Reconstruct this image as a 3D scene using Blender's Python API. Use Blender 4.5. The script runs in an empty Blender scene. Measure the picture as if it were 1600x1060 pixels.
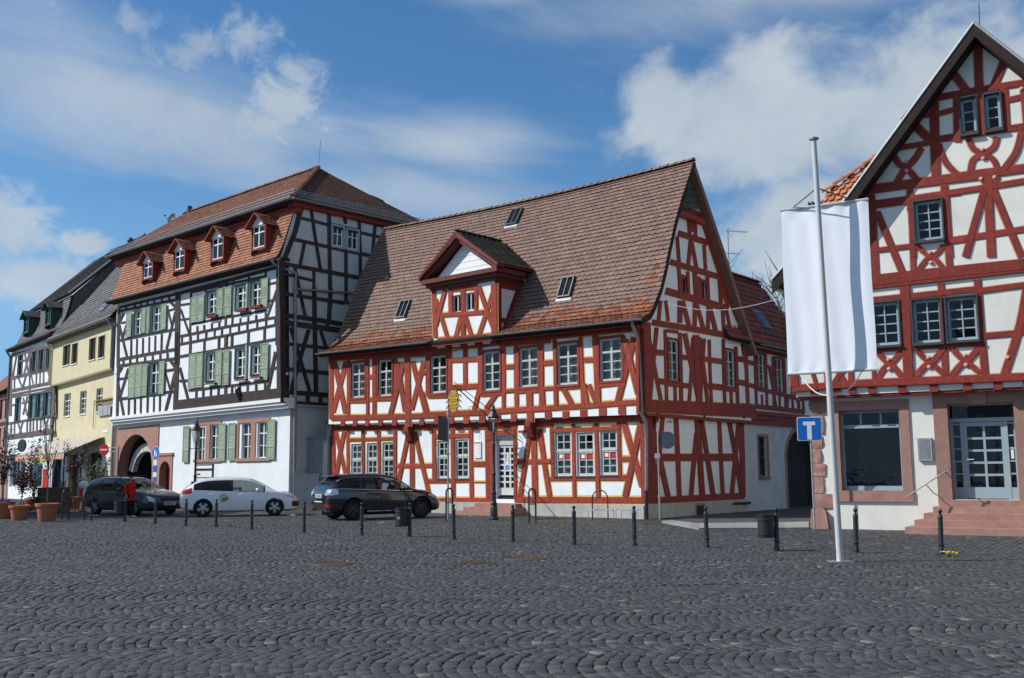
import bpy,bmesh,math,random
import numpy as np
from math import sin,cos,tan,pi,radians,atan,sqrt,hypot
from mathutils import Vector,Matrix
from mathutils.geometry import tessellate_polygon
random.seed(7)
SC=bpy.context.scene
COL=SC.collection
# ------ camera
CAM_H=1.6
PITCH=atan(211/1600.0)
ROLL=radians(0.4)
_f=Vector((0,cos(PITCH),sin(PITCH)))
_u=Vector((0,-sin(PITCH),cos(PITCH)))
_r=Vector((1,0,0))
UPV=_u*cos(ROLL)+_r*sin(ROLL)
RTV=_r*cos(ROLL)-_u*sin(ROLL)
EYE=Vector((0,0,CAM_H))
cd=bpy.data.cameras.new('camera')
cd.sensor_width=36.0
cd.lens=36.0
cd.clip_start=0.1
cd.clip_end=2000
cam=bpy.data.objects.new('camera',cd)
COL.objects.link(cam)
m=Matrix((RTV,UPV,-_f)).transposed().to_4x4()
m.translation=EYE
cam.matrix_world=m
SC.camera=cam
# ------ light
SUN_EL,SUN_AZ=radians(40),radians(-92.5)
sun_dir=Vector((sin(SUN_AZ)*cos(SUN_EL),cos(SUN_AZ)*cos(SUN_EL),sin(SUN_EL)))
sd=bpy.data.lights.new('sun','SUN')
sd.energy=4.3
sd.angle=radians(0.5)
sd.color=(1.0,0.985,0.96)
so=bpy.data.objects.new('sun',sd)
COL.objects.link(so)
so.rotation_euler=(-sun_dir).to_track_quat('-Z','Y').to_euler()
so.location=sun_dir*80
def build_world():
 W=bpy.data.worlds.new('World')
 SC.world=W
 W.use_nodes=True
 nt=W.node_tree
 nt.nodes.clear()
 N,L=nt.nodes,nt.links
 def val(x,sock):
  if isinstance(x,(int,float)):sock.default_value=x
  else:L.new(x,sock)
 def M(op,a,b=0.0,c=0.0,clamp=False):
  n=N.new('ShaderNodeMath');n.operation=op;n.use_clamp=clamp
  val(a,n.inputs[0]);val(b,n.inputs[1]);val(c,n.inputs[2])
  return n.outputs[0]
 out=N.new('ShaderNodeOutputWorld')
 bg=N.new('ShaderNodeBackground')
 sky=N.new('ShaderNodeTexSky')
 sky.sky_type='NISHITA'
 sky.sun_disc=False
 sky.sun_elevation=SUN_EL
 sky.sun_rotation=SUN_AZ
 sky.altitude=150
 sky.air_density=1.0
 sky.dust_density=0.2
 sky.ozone_density=2.2
 hs=N.new('ShaderNodeHueSaturation')
 hs.inputs['Saturation'].default_value=1.27
 hs.inputs['Value'].default_value=1.08
 L.new(sky.outputs[0],hs.inputs['Color'])
 tc=N.new('ShaderNodeTexCoord')
 s0=N.new('ShaderNodeSeparateXYZ');L.new(tc.outputs['Generated'],s0.inputs[0]);c0=N.new('ShaderNodeCombineXYZ');L.new(s0.outputs[0],c0.inputs[0]);L.new(s0.outputs[1],c0.inputs[1]);L.new(M('MAXIMUM',s0.outputs[2],.17),c0.inputs[2])
 nz=N.new('ShaderNodeVectorMath');nz.operation='NORMALIZE';L.new(c0.outputs[0],nz.inputs[0]);L.new(nz.outputs[0],sky.inputs['Vector'])
 sx=N.new('ShaderNodeSeparateXYZ')
 L.new(tc.outputs['Generated'],sx.inputs[0])
 az=M('MULTIPLY',M('ARCTAN2',sx.outputs[0],sx.outputs[1]),180/pi)
 el=M('MULTIPLY',M('ARCSINE',sx.outputs[2]),180/pi)
 def noise(sxx,sy,rot,detail,rough,seed,dist=0.0):
  ca,sa=cos(rot),sin(rot)
  u=M('ADD',M('MULTIPLY',az,ca),M('MULTIPLY',el,sa))
  v=M('SUBTRACT',M('MULTIPLY',el,ca),M('MULTIPLY',az,sa))
  cb=N.new('ShaderNodeCombineXYZ')
  L.new(M('MULTIPLY',u,sxx),cb.inputs[0]);L.new(M('MULTIPLY',v,sy),cb.inputs[1])
  cb.inputs[2].default_value=seed
  n=N.new('ShaderNodeTexNoise')
  n.inputs['Scale'].default_value=1.0
  n.inputs['Detail'].default_value=detail
  n.inputs['Roughness'].default_value=rough
  n.inputs['Distortion'].default_value=dist
  L.new(cb.outputs[0],n.inputs['Vector'])
  return n.outputs['Fac']
 def blob(a0,e0,ra,re,rot=0.0):
  da,de=M('SUBTRACT',az,a0),M('SUBTRACT',el,e0)
  ca,sa=cos(rot),sin(rot)
  p=M('DIVIDE',M('ADD',M('MULTIPLY',da,ca),M('MULTIPLY',de,sa)),ra)
  q=M('DIVIDE',M('SUBTRACT',M('MULTIPLY',de,ca),M('MULTIPLY',da,sa)),re)
  d=M('SQRT',M('ADD',M('MULTIPLY',p,p),M('MULTIPLY',q,q)))
  return M('SUBTRACT',1.0,d)
 def sstep(x,lo,hi):
  n=N.new('ShaderNodeMapRange');n.interpolation_type='SMOOTHSTEP'
  L.new(x,n.inputs[0]);n.inputs[1].default_value=lo;n.inputs[2].default_value=hi
  return n.outputs[0]
 def mx(*a):
  r=a[0]
  for b in a[1:]:r=M('MAXIMUM',r,b)
  return r
 n1=noise(.20,.25,.1,8,.57,3.1,.3)
 far=M('MULTIPLY',M('SUBTRACT',noise(.030,.05,.0,2,.5,8.0),.72),4.0)
 away=sstep(M('ABSOLUTE',az),32,60)
 far=M('SUBTRACT',M('MULTIPLY',far,away),M('MULTIPLY',M('SUBTRACT',1.0,away),2.0))
 wide=mx(blob(13.8,18.8,8.5,5.6,-.1),blob(22.5,18.0,10.0,7.5),blob(17.5,13.2,9.5,4.6),blob(9.2,20.0,3.4,3.8),far)
 puff=sstep(M('ADD',wide,M('MULTIPLY',M('SUBTRACT',n1,.5),1.7)),.0,.60)
 n4=noise(.42,.5,.2,9,.6,6.6,.4)
 ball=mx(blob(-13.0,20.0,3.4,2.7),blob(-14.2,19.0,2.4,1.6),blob(-27.4,12.6,3.6,2.6),blob(-25.5,9.8,5.4,1.9),blob(-23.2,12.0,1.8,.8))
 puff=mx(puff,M('MULTIPLY',sstep(M('ADD',ball,M('MULTIPLY',M('SUBTRACT',n4,.5),2.6)),.0,.85),.85))
 small=mx(blob(-17.4,22.9,1.8,1.3),blob(-15.2,23.0,2.2,1.8),blob(-21.2,23.3,1.4,1.0),blob(-18.6,22.0,2.6,1.0),blob(-26,24,2.6,1.0,-.4),blob(-20.5,17.2,4.2,1.2))
 wisp=M('MULTIPLY',sstep(M('ADD',small,M('MULTIPLY',M('SUBTRACT',noise(.55,.6,.4,8,.62,1.7,.6),.5),3.0)),-.05,1.1),.55)
 n2=noise(.05,.22,-.16,6,.56,5.2,.5)
 band=mx(blob(-20,19.2,19,4.2,-.16),blob(-7,15.6,15,2.6,-.12),blob(-1,27,6,1.8,-.05),blob(16,25.6,17,3.2,.05),blob(-3.5,18.2,7,2.4,-.1),M('SUBTRACT',M('MULTIPLY',away,.8),.35))
 streak=M('MULTIPLY',sstep(M('ADD',band,M('MULTIPLY',M('SUBTRACT',n2,.5),2.3)),-.25,1.25),.72)
 mask=M('MINIMUM',mx(M('MULTIPLY',puff,.90),streak,wisp),1.0)
 n3=noise(.20,.25,.1,5,.55,3.35,.3)
 shade=M('ADD',.66,M('MULTIPLY',M('SUBTRACT',n3,.38),1.3),clamp=True)
 cc=N.new('ShaderNodeMix');cc.data_type='RGBA'
 L.new(shade,cc.inputs[0])
 cc.inputs[6].default_value=(2.7,3.4,4.3,1)
 cc.inputs[7].default_value=(5.0,5.6,6.1,1)
 mixc=N.new('ShaderNodeMix');mixc.data_type='RGBA'
 L.new(mask,mixc.inputs[0]);L.new(hs.outputs[0],mixc.inputs[6]);L.new(cc.outputs[2],mixc.inputs[7])
 L.new(mixc.outputs[2],bg.inputs['Color'])
 bg.inputs['Strength'].default_value=0.10
 L.new(bg.outputs[0],out.inputs[0])
build_world()
vs=SC.view_settings
vs.view_transform='Standard'
vs.look='None'
vs.exposure=0.2
vs.gamma=1.0
vs.use_curve_mapping=False
SC.cycles.max_bounces=8
SC.cycles.transparent_max_bounces=12
# ------ materials
def mat(name,base,rough=.7,var=.25,scale=6.0,bump=.0,bscale=30.0,tone=0.0,metal=0.0,spec=.25,base2=None,detail=6,stretch=None,orand=0.0,coat=0.0,stains=None):
 """Principled with object-space colour variation; tone = strength of the per-piece 'tone' attribute."""
 M_=bpy.data.materials.new(name)
 M_.use_nodes=True
 nt=M_.node_tree
 N,L=nt.nodes,nt.links
 b=N['Principled BSDF']
 b.inputs['Roughness'].default_value=rough
 b.inputs['Metallic'].default_value=metal
 b.inputs['Specular IOR Level'].default_value=spec
 if coat:b.inputs['Coat Weight'].default_value=coat;b.inputs['Coat Roughness'].default_value=.04
 geo=N.new('ShaderNodeNewGeometry')
 vec=geo.outputs['Position']
 if stretch:
  mp=N.new('ShaderNodeMapping');mp.inputs['Scale'].default_value=stretch
  L.new(vec,mp.inputs['Vector']);vec=mp.outputs[0]
 no=N.new('ShaderNodeTexNoise')
 no.inputs['Scale'].default_value=scale;no.inputs['Detail'].default_value=detail;no.inputs['Roughness'].default_value=.65
 L.new(vec,no.inputs['Vector'])
 rp=N.new('ShaderNodeValToRGB')
 c1=[c*(1-var) for c in base]
 c2=list(base2) if base2 else[min(1,c*(1+var)) for c in base]
 rp.color_ramp.elements[0].position=.3;rp.color_ramp.elements[0].color=(*c1,1)
 rp.color_ramp.elements[1].position=.72;rp.color_ramp.elements[1].color=(*c2,1)
 L.new(no.outputs['Fac'],rp.inputs[0])
 col=rp.outputs[0]
 if stains:
  n2=N.new('ShaderNodeTexNoise');n2.inputs['Scale'].default_value=stains[0];n2.inputs['Detail'].default_value=8;n2.inputs['Roughness'].default_value=.7
  mp2=N.new('ShaderNodeMapping');mp2.inputs['Scale'].default_value=(1,1,.35)
  L.new(geo.outputs['Position'],mp2.inputs[0]);L.new(mp2.outputs[0],n2.inputs['Vector'])
  mr=N.new('ShaderNodeMapRange');L.new(n2.outputs['Fac'],mr.inputs[0]);mr.inputs[1].default_value=.5;mr.inputs[2].default_value=.8;mr.inputs[4].default_value=stains[2]
  mm=N.new('ShaderNodeMix');mm.data_type='RGBA'
  L.new(mr.outputs[0],mm.inputs[0]);L.new(col,mm.inputs[6]);mm.inputs[7].default_value=(*stains[1],1)
  col=mm.outputs[2]
 fac=None
 if tone:
  at=N.new('ShaderNodeAttribute');at.attribute_name='tone'
  mr=N.new('ShaderNodeMapRange');L.new(at.outputs['Fac'],mr.inputs[0]);mr.inputs[3].default_value=1-tone;mr.inputs[4].default_value=1+tone
  fac=mr.outputs[0]
 if orand:
  oi=N.new('ShaderNodeObjectInfo')
  mr=N.new('ShaderNodeMapRange');L.new(oi.outputs['Random'],mr.inputs[0]);mr.inputs[3].default_value=1-orand;mr.inputs[4].default_value=1+orand
  fac=mr.outputs[0]
 if fac is not None:
  mu=N.new('ShaderNodeVectorMath');mu.operation='SCALE'
  L.new(col,mu.inputs[0]);L.new(fac,mu.inputs['Scale']);col=mu.outputs[0]
 L.new(col,b.inputs['Base Color'])
 if bump:
  bn=N.new('ShaderNodeTexNoise');bn.inputs['Scale'].default_value=bscale;bn.inputs['Detail'].default_value=5
  L.new(vec,bn.inputs['Vector'])
  bp=N.new('ShaderNodeBump');bp.inputs['Strength'].default_value=bump;bp.inputs['Distance'].default_value=.02
  L.new(bn.outputs['Fac'],bp.inputs['Height']);L.new(bp.outputs[0],b.inputs['Normal'])
 return M_
def glass_mat(name,tint=(.6,.65,.66),dark=.0,rough=.02):
 M_=bpy.data.materials.new(name);M_.use_nodes=True
 nt=M_.node_tree;N,L=nt.nodes,nt.links
 N.clear()
 o=N.new('ShaderNodeOutputMaterial')
 gl=N.new('ShaderNodeBsdfGlossy');gl.inputs['Roughness'].default_value=rough;gl.inputs['Color'].default_value=(.95,.97,1,1)
 tr=N.new('ShaderNodeBsdfTransparent');tr.inputs['Color'].default_value=(*tint,1)
 df=N.new('ShaderNodeBsdfDiffuse');df.inputs['Color'].default_value=(.010,.012,.014,1)
 m0=N.new('ShaderNodeMixShader');m0.inputs[0].default_value=dark
 L.new(tr.outputs[0],m0.inputs[1]);L.new(df.outputs[0],m0.inputs[2])
 fr=N.new('ShaderNodeFresnel');fr.inputs['IOR'].default_value=1.42
 no=N.new('ShaderNodeTexNoise');no.inputs['Scale'].default_value=2.2
 ge=N.new('ShaderNodeNewGeometry');L.new(ge.outputs['Position'],no.inputs['Vector'])
 bp=N.new('ShaderNodeBump');bp.inputs['Strength'].default_value=.10;bp.inputs['Distance'].default_value=.05
 L.new(no.outputs['Fac'],bp.inputs['Height']);L.new(bp.outputs[0],gl.inputs['Normal'])
 bf=N.new('ShaderNodeMath');bf.operation='MULTIPLY_ADD';L.new(ge.outputs['Backfacing'],bf.inputs[0]);bf.inputs[1].default_value=-1;bf.inputs[2].default_value=1
 fm_=N.new('ShaderNodeMath');fm_.operation='MULTIPLY';L.new(fr.outputs[0],fm_.inputs[0]);L.new(bf.outputs[0],fm_.inputs[1])
 mx=N.new('ShaderNodeMixShader')
 L.new(fm_.outputs[0],mx.inputs[0]);L.new(m0.outputs[0],mx.inputs[1]);L.new(gl.outputs[0],mx.inputs[2])
 L.new(mx.outputs[0],o.inputs[0])
 return M_
MT={}
MT['plaster']=mat('white_plaster',(.76,.79,.80),.9,.06,1.3,.25,26,stains=(.8,(.52,.51,.47),.55))
MT['plaster_cream']=mat('cream_plaster',(.72,.70,.62),.9,.06,1.3,.25,26,stains=(.8,(.48,.45,.38),.55))
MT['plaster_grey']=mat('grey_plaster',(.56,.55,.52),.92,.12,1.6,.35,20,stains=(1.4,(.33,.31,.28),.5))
MT['plinth']=mat('plinth_render',(.42,.41,.37),.92,.14,2.2,.4,18,stains=(1.8,(.22,.21,.18),.6))
MT['yellow']=mat('yellow_plaster',(.60,.53,.34),.9,.06,1.2,.2,24,stains=(1.2,(.45,.38,.22),.4))
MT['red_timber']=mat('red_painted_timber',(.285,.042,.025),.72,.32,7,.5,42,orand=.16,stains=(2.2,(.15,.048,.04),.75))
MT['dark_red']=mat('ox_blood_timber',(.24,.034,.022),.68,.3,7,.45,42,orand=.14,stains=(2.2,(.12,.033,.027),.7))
MT['brown_timber']=mat('dark_brown_timber',(.052,.036,.032),.8,.3,6,.6,40,orand=.2,stains=(2.6,(.12,.10,.09),.4))
MT['purple_timber']=mat('faded_brown_timber',(.13,.10,.098),.8,.25,6,.5,40,orand=.15)
MT['ochre']=mat('ochre_border_paint',(.62,.40,.12),.85,.15,6)
MT['pink_line']=mat('pink_border_paint',(.60,.33,.26),.85,.12,6)
MT['grey_frame']=mat('grey_window_paint',(.46,.48,.44),.5,.05,5)
MT['blue_grey']=mat('blue_grey_paint',(.30,.385,.41),.42,.05,5)
MT['dark_grey']=mat('dark_grey_paint',(.055,.06,.065),.45,.1,5)
MT['white_frame']=mat('white_window_paint',(.78,.79,.78),.4,.03,5)
MT['door_white']=mat('door_white_paint',(.55,.56,.54),.45,.04,5)
MT['green']=mat('sage_green_paint',(.29,.355,.25),.55,.08,5,orand=.08,stains=(3,(.22,.26,.17),.4))
MT['dark_green']=mat('dark_green_paint',(.035,.075,.055),.5,.1,5)
MT['sandstone']=mat('red_sandstone',(.34,.19,.15),.88,.16,3.5,.5,30,orand=.1,stains=(3,(.25,.13,.10),.5))
MT['pink_stone']=mat('pink_painted_stone',(.37,.20,.155),.85,.1,2.5,.3,30,stains=(2,(.30,.16,.125),.4))
MT['tile_brown']=mat('brown_roof_tile',(.20,.125,.096),.75,.15,3.0,.2,60,tone=.15,stains=(.7,(.11,.085,.07),.5))
MT['tile_orange']=mat('orange_roof_tile',(.22,.078,.042),.8,.25,3.0,.2,60,tone=.35,stains=(1.5,(.15,.085,.05),.6))
MT['tile_red']=mat('terracotta_roof_tile',(.33,.140,.078),.8,.2,2.0,.2,60,tone=.22,stains=(.8,(.20,.105,.07),.5))
MT['tile_rust']=mat('weathered_red_tile',(.215,.105,.068),.82,.22,2.0,.2,60,tone=.25,stains=(.9,(.10,.062,.045),.6))
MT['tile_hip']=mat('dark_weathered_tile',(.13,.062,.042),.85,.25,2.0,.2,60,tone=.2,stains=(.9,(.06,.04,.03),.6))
MT['dormer_brown']=mat('dormer_brown_red',(.135,.038,.030),.7,.25,6,.4,40,stains=(2.5,(.08,.03,.025),.5))
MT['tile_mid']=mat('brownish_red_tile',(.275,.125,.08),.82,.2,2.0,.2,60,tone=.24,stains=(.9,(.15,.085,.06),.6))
MT['tile_wine']=mat('wine_red_tile',(.20,.052,.035),.7,.2,2.0,.2,60,tone=.2)
MT['tile_slate']=mat('grey_slate',(.135,.128,.122),.7,.2,2.0,.2,60,tone=.28,stains=(.9,(.09,.085,.075),.5))
MT['tile_dark']=mat('dark_mossy_tile',(.075,.065,.05),.85,.3,3.0,.3,60,tone=.3)
MT['tile_pan']=mat('bright_pantile',(.42,.155,.07),.75,.15,3.0,.2,60,tone=.25)
MT['zinc']=mat('weathered_zinc',(.26,.27,.27),.5,.18,4,.1,metal=.55)
MT['lead']=mat('lead_flashing',(.36,.37,.37),.6,.15,5,metal=.2)
MT['iron']=mat('black_cast_iron',(.018,.02,.021),.42,.3,12,.2,60,spec=.5)
MT['steel']=mat('galvanised_steel',(.42,.43,.43),.42,.14,8,.05,metal=.65)
MT['white_pole']=mat('white_lacquered_pole',(.52,.52,.50),.35,.05,6)
MT['cloth']=mat('white_banner_cloth',(.80,.82,.86),.85,.02,3)
MT['curtain']=mat('pale_curtain',(.62,.61,.56),.9,.1,6)
MT['room']=mat('interior_gloom',(.05,.047,.042),.9,.2,2)  # darkness of interiors and passage is put into this colour
MT['glass']=glass_mat('window_glass')
MT['glass_dark']=glass_mat('dark_window_glass',(.25,.28,.3),.35)
MT['gate_dark']=mat('dark_gateway_boards',(.035,.028,.022),.8,.3,6,.4)
MT['lampglass']=glass_mat('lantern_glass',(.82,.82,.80),.0,.15)
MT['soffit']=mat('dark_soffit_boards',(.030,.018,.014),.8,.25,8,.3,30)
MT['black']=mat('black_paint',(.012,.012,.013),.5,.2,6)
MT['white']=mat('white_paint',(.78,.78,.76),.5,.03,6)
MT['red']=mat('signal_red_paint',(.52,.028,.02),.45,.06,6)
MT['blue']=mat('sign_blue_paint',(.012,.14,.50),.4,.04,6)
MT['gold']=mat('gilt_metal',(.62,.36,.07),.35,.3,20,.3,60,metal=.6)
MT['terracotta']=mat('terracotta_pot',(.40,.15,.075),.8,.12,6,.2,40,orand=.12)
MT['soil']=mat('potting_soil',(.035,.026,.02),.95,.3,20,.5)
MT['bark']=mat('tree_bark',(.10,.08,.06),.9,.3,12,.5)
MT['leaf_red']=mat('dark_red_leaf',(.050,.020,.022),.6,.35,3,tone=.5)
MT['leaf_green']=mat('green_leaf',(.09,.12,.035),.6,.35,3,tone=.5)
MT['petal']=mat('yellow_petal',(.75,.58,.03),.7,.1,9)
MT['violet']=mat('violet_petal',(.12,.08,.35),.7,.2,9)
MT['rust']=mat('rusty_iron',(.15,.11,.07),.7,.3,20,.5,50,metal=.3)
MT['wood']=mat('weathered_wood',(.13,.09,.06),.8,.3,6,.4,40)
MT['paper']=mat('paper',(.72,.72,.70),.8,.04,9)
MT['concrete']=mat('pavement_slab',(.25,.245,.235),.9,.15,3,.3,25,tone=.12,stains=(2,(.16,.15,.14),.5))
MT['lime']=mat('lime_awning',(.45,.52,.06),.7,.1,5)
MT['awn_red']=mat('awning_orange',(.55,.17,.07),.8,.06,6)
MT['awn_white']=mat('awning_cream',(.42,.38,.33),.8,.05,6)
MT['dark_blue']=mat('dull_sign_back',(.05,.065,.085),.5,.1,5)
MT['dark_violet']=mat('dark_violet_cloth',(.03,.018,.045),.8,.2,6)
# ------ helpers
OFF={}
def setp(o,label=None,cat=None,group=None,kind=None):
 if label:o['label']=label
 if cat:o['category']=cat
 if group:o['group']=group
 if kind:o['kind']=kind
 return o
def thing(name,loc,label,cat,group=None,rz=0.0):
 o=bpy.data.objects.new(name,None)
 o.empty_display_size=.3
 COL.objects.link(o)
 o.location=Vector(loc);o.rotation_euler=(0,0,rz)
 OFF[o.name]=Vector(loc)
 return setp(o,label,cat,group)
def copy_tree(o,parent=None):
 c=o.copy();COL.objects.link(c);c.parent=parent
 for ch in list(o.children):copy_tree(ch,c)
 return c
class MB:
 def __init__(s):s.v,s.f,s.mi,s.t=[],[],[],[]
 def add(s,pts,faces,mi=0,tone=.5):
  n=len(s.v);s.v.extend([tuple(p) for p in pts])
  for f in faces:
   s.f.append([i+n for i in f]);s.mi.append(mi);s.t.append(tone)
  return s
 def poly(s,pts,mi=0,tone=.5):return s.add(pts,[list(range(len(pts)))],mi,tone)
 def box8(s,p,mi=0,tone=.5):
  return s.add(p,[(0,3,2,1),(4,5,6,7),(0,1,5,4),(1,2,6,5),(2,3,7,6),(3,0,4,7)],mi,tone)
 def box(s,x0,x1,y0,y1,z0,z1,mi=0,tone=.5,M=None):
  p=[Vector(q) for q in((x0,y0,z0),(x1,y0,z0),(x1,y1,z0),(x0,y1,z0),(x0,y0,z1),(x1,y0,z1),(x1,y1,z1),(x0,y1,z1))]
  if M is not None:p=[M@q for q in p]
  return s.box8(p,mi,tone)
 def fbox(s,F,u0,u1,z0,z1,w0,w1,mi=0,tone=.5):
  P=F.pt
  return s.box8([P(u0,z0,w1),P(u1,z0,w1),P(u1,z0,w0),P(u0,z0,w0),P(u0,z1,w1),P(u1,z1,w1),P(u1,z1,w0),P(u0,z1,w0)],mi,tone)
 def prism(s,pts,d,mi=0,tone=.5,back=True):
  """polygon pts (front, counter-clockwise from outside) extruded by -d."""
  n=len(pts);d=Vector(d)
  a=[Vector(p) for p in pts];b=[p-d for p in a]
  fs=[list(range(n))]+([list(range(2*n-1,n-1,-1))] if back else[])
  fs+=[(i,i+n,(i+1)%n+n,(i+1)%n) for i in range(n)]
  return s.add(a+b,fs,mi,tone)
 def tube(s,pts,r,seg=8,mi=0,tone=.5,caps=True):
  pts=[Vector(p) for p in pts];n=len(pts)
  rs=r if isinstance(r,(list,tuple)) else[r]*n
  vs,fs=[],[]
  t0=(pts[1]-pts[0]).normalized()
  a=t0.orthogonal().normalized()
  for i,p in enumerate(pts):
   t=(pts[min(i+1,n-1)]-pts[max(i-1,0)])
   t=t.normalized() if t.length>1e-9 else t0
   a=(a-t*a.dot(t));a=a.normalized() if a.length>1e-6 else t.orthogonal().normalized()
   b=t.cross(a)
   for k in range(seg):
    q=2*pi*k/seg
    vs.append(p+(a*cos(q)+b*sin(q))*rs[i])
  for i in range(n-1):
   for k in range(seg):
    k2=(k+1)%seg
    fs.append((i*seg+k,i*seg+k2,(i+1)*seg+k2,(i+1)*seg+k))
  if caps:
   fs.append(tuple(range(seg-1,-1,-1)));fs.append(tuple((n-1)*seg+k for k in range(seg)))
  return s.add(vs,fs,mi,tone)
 def lathe(s,c,prof,seg=16,mi=0,tone=.5,M=None,a0=0.0):
  vs,fs=[],[]
  for r,z in prof:
   for k in range(seg):
    q=2*pi*k/seg+a0
    p=Vector((r*cos(q),r*sin(q),z))
    if M is not None:p=M@p
    vs.append(p+Vector(c))
  for i in range(len(prof)-1):
   for k in range(seg):
    k2=(k+1)%seg
    fs.append((i*seg+k,i*seg+k2,(i+1)*seg+k2,(i+1)*seg+k))
  fs.append(tuple(range(seg-1,-1,-1)));fs.append(tuple((len(prof)-1)*seg+k for k in range(seg)))
  return s.add(vs,fs,mi,tone)
 def mesh(s,name,mats,off=None,smooth=False):
  me=bpy.data.meshes.new(name)
  if off is None:vs=s.v
  else:vs=[(a-off[0],b-off[1],c-off[2]) for a,b,c in s.v]
  me.from_pydata(vs,[],s.f)
  for m_ in mats:me.materials.append(m_)
  n=len(me.polygons)
  if len(mats)>1:me.polygons.foreach_set('material_index',s.mi)
  if smooth:me.polygons.foreach_set('use_smooth',[True]*n)
  at=me.attributes.new('tone','FLOAT','FACE')
  at.data.foreach_set('value',s.t)
  me.update()
  return me
 def build(s,name,mats,parent=None,smooth=False,off=None,angle=None):
  if not isinstance(mats,(list,tuple)):mats=[mats]
  o0=OFF.get(parent.name) if parent is not None else off
  me=s.mesh(name,mats,o0,smooth)
  if smooth and angle:
   me.set_sharp_from_angle(angle=radians(angle))
  o=bpy.data.objects.new(name,me)
  COL.objects.link(o)
  if parent is not None:
   o.parent=parent
   OFF[o.name]=o0 if o0 is not None else Vector((0,0,0))
  elif off is not None:
   o.location=Vector(off);OFF[o.name]=Vector(off)
  else:OFF[o.name]=Vector((0,0,0))
  return o
def ray(x,y):return _f*1600+RTV*(x-800)+UPV*(530-y)
def gnd(x,y,z=0.0):
 d=ray(x,y);return EYE+d*((z-CAM_H)/d.z)
class Fac:
 """a vertical plane: origin p, direction d (left to right seen from outside), outward normal n"""
 def __init__(s,p,ang,kind='L'):
  s.p=Vector((p[0],p[1],0));a=radians(ang)
  s.d=Vector((cos(a),sin(a),0));s.n=Vector((s.d.y,-s.d.x,0));s.ang=ang;s.kind=kind;s.holes=[];s.cut=[]
 def pt(s,u,z,w=0.0):
  q=s.p+s.d*u+s.n*w;return Vector((q.x,q.y,z))
 def px(s,x,y,w=0.0):
  d=ray(x,y);q0=s.p+s.n*w
  q=EYE+d*((q0-EYE).dot(s.n)/d.dot(s.n))
  return(q-s.p).dot(s.d),q.z
 def crop(s,c,x,y,w=0.0):return s.px(c[0]+x/c[2],c[1]+y/c[2],w)
 def basis(s):
  return Matrix((s.d,Vector((0,0,1)),s.n)).transposed()
 def sub(s,u,w,dang,kind='L'):
  q=s.pt(u,0,w);return Fac((q.x,q.y),s.ang+dang,kind)
def strip_uz(F,c,pts,wd,w):
 """left and right edges of a bar given by its centre line in a zoom crop, in facade coordinates"""
 n=len(pts);Lf,Rt=[],[]
 for i,(x,y) in enumerate(pts):
  xa,ya=pts[max(i-1,0)];xb,yb=pts[min(i+1,n-1)]
  tx,ty=xb-xa,yb-ya;l=hypot(tx,ty) or 1
  nx,ny=-ty/l*wd/2,tx/l*wd/2
  Lf.append(F.crop(c,x+nx,y+ny,w));Rt.append(F.crop(c,x-nx,y-ny,w))
 return Lf,Rt
def smooth_pts(pts,k=4):
 out=[]
 n=len(pts)
 for i in range(n-1):
  p0,p1,p2,p3=pts[max(i-1,0)],pts[i],pts[i+1],pts[min(i+2,n-1)]
  for j in range(k):
   t=j/k
   out.append(tuple(.5*(2*p1[a]+(p2[a]-p0[a])*t+(2*p0[a]-5*p1[a]+4*p2[a]-p3[a])*t*t+(3*p1[a]-p0[a]-3*p2[a]+p3[a])*t**3) for a in(0,1)))
 out.append(pts[-1])
 return out
def bar_strip(mb,F,Lf,Rt,w0,w1,mi=0):
 n=len(Lf)
 vs=[F.pt(*p,w1) for p in Lf]+[F.pt(*p,w1) for p in Rt]+[F.pt(*p,w0) for p in Lf]+[F.pt(*p,w0) for p in Rt]
 fs=[]
 for i in range(n-1):
  fs+=[(i,i+1,n+i+1,n+i),(2*n+i,2*n+i+1,i+1,i),(n+i,n+i+1,3*n+i+1,3*n+i)]
 fs+=[(0,n,3*n,2*n),(n-1,3*n-1,4*n-1,2*n-1)]
 a,b,c_=vs[0],vs[1],vs[n]
 if(b-a).cross(c_-a).dot(F.n)<0:fs=[tuple(reversed(f)) for f in fs]
 mb.add(vs,fs,mi)
BN=[0]
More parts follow.
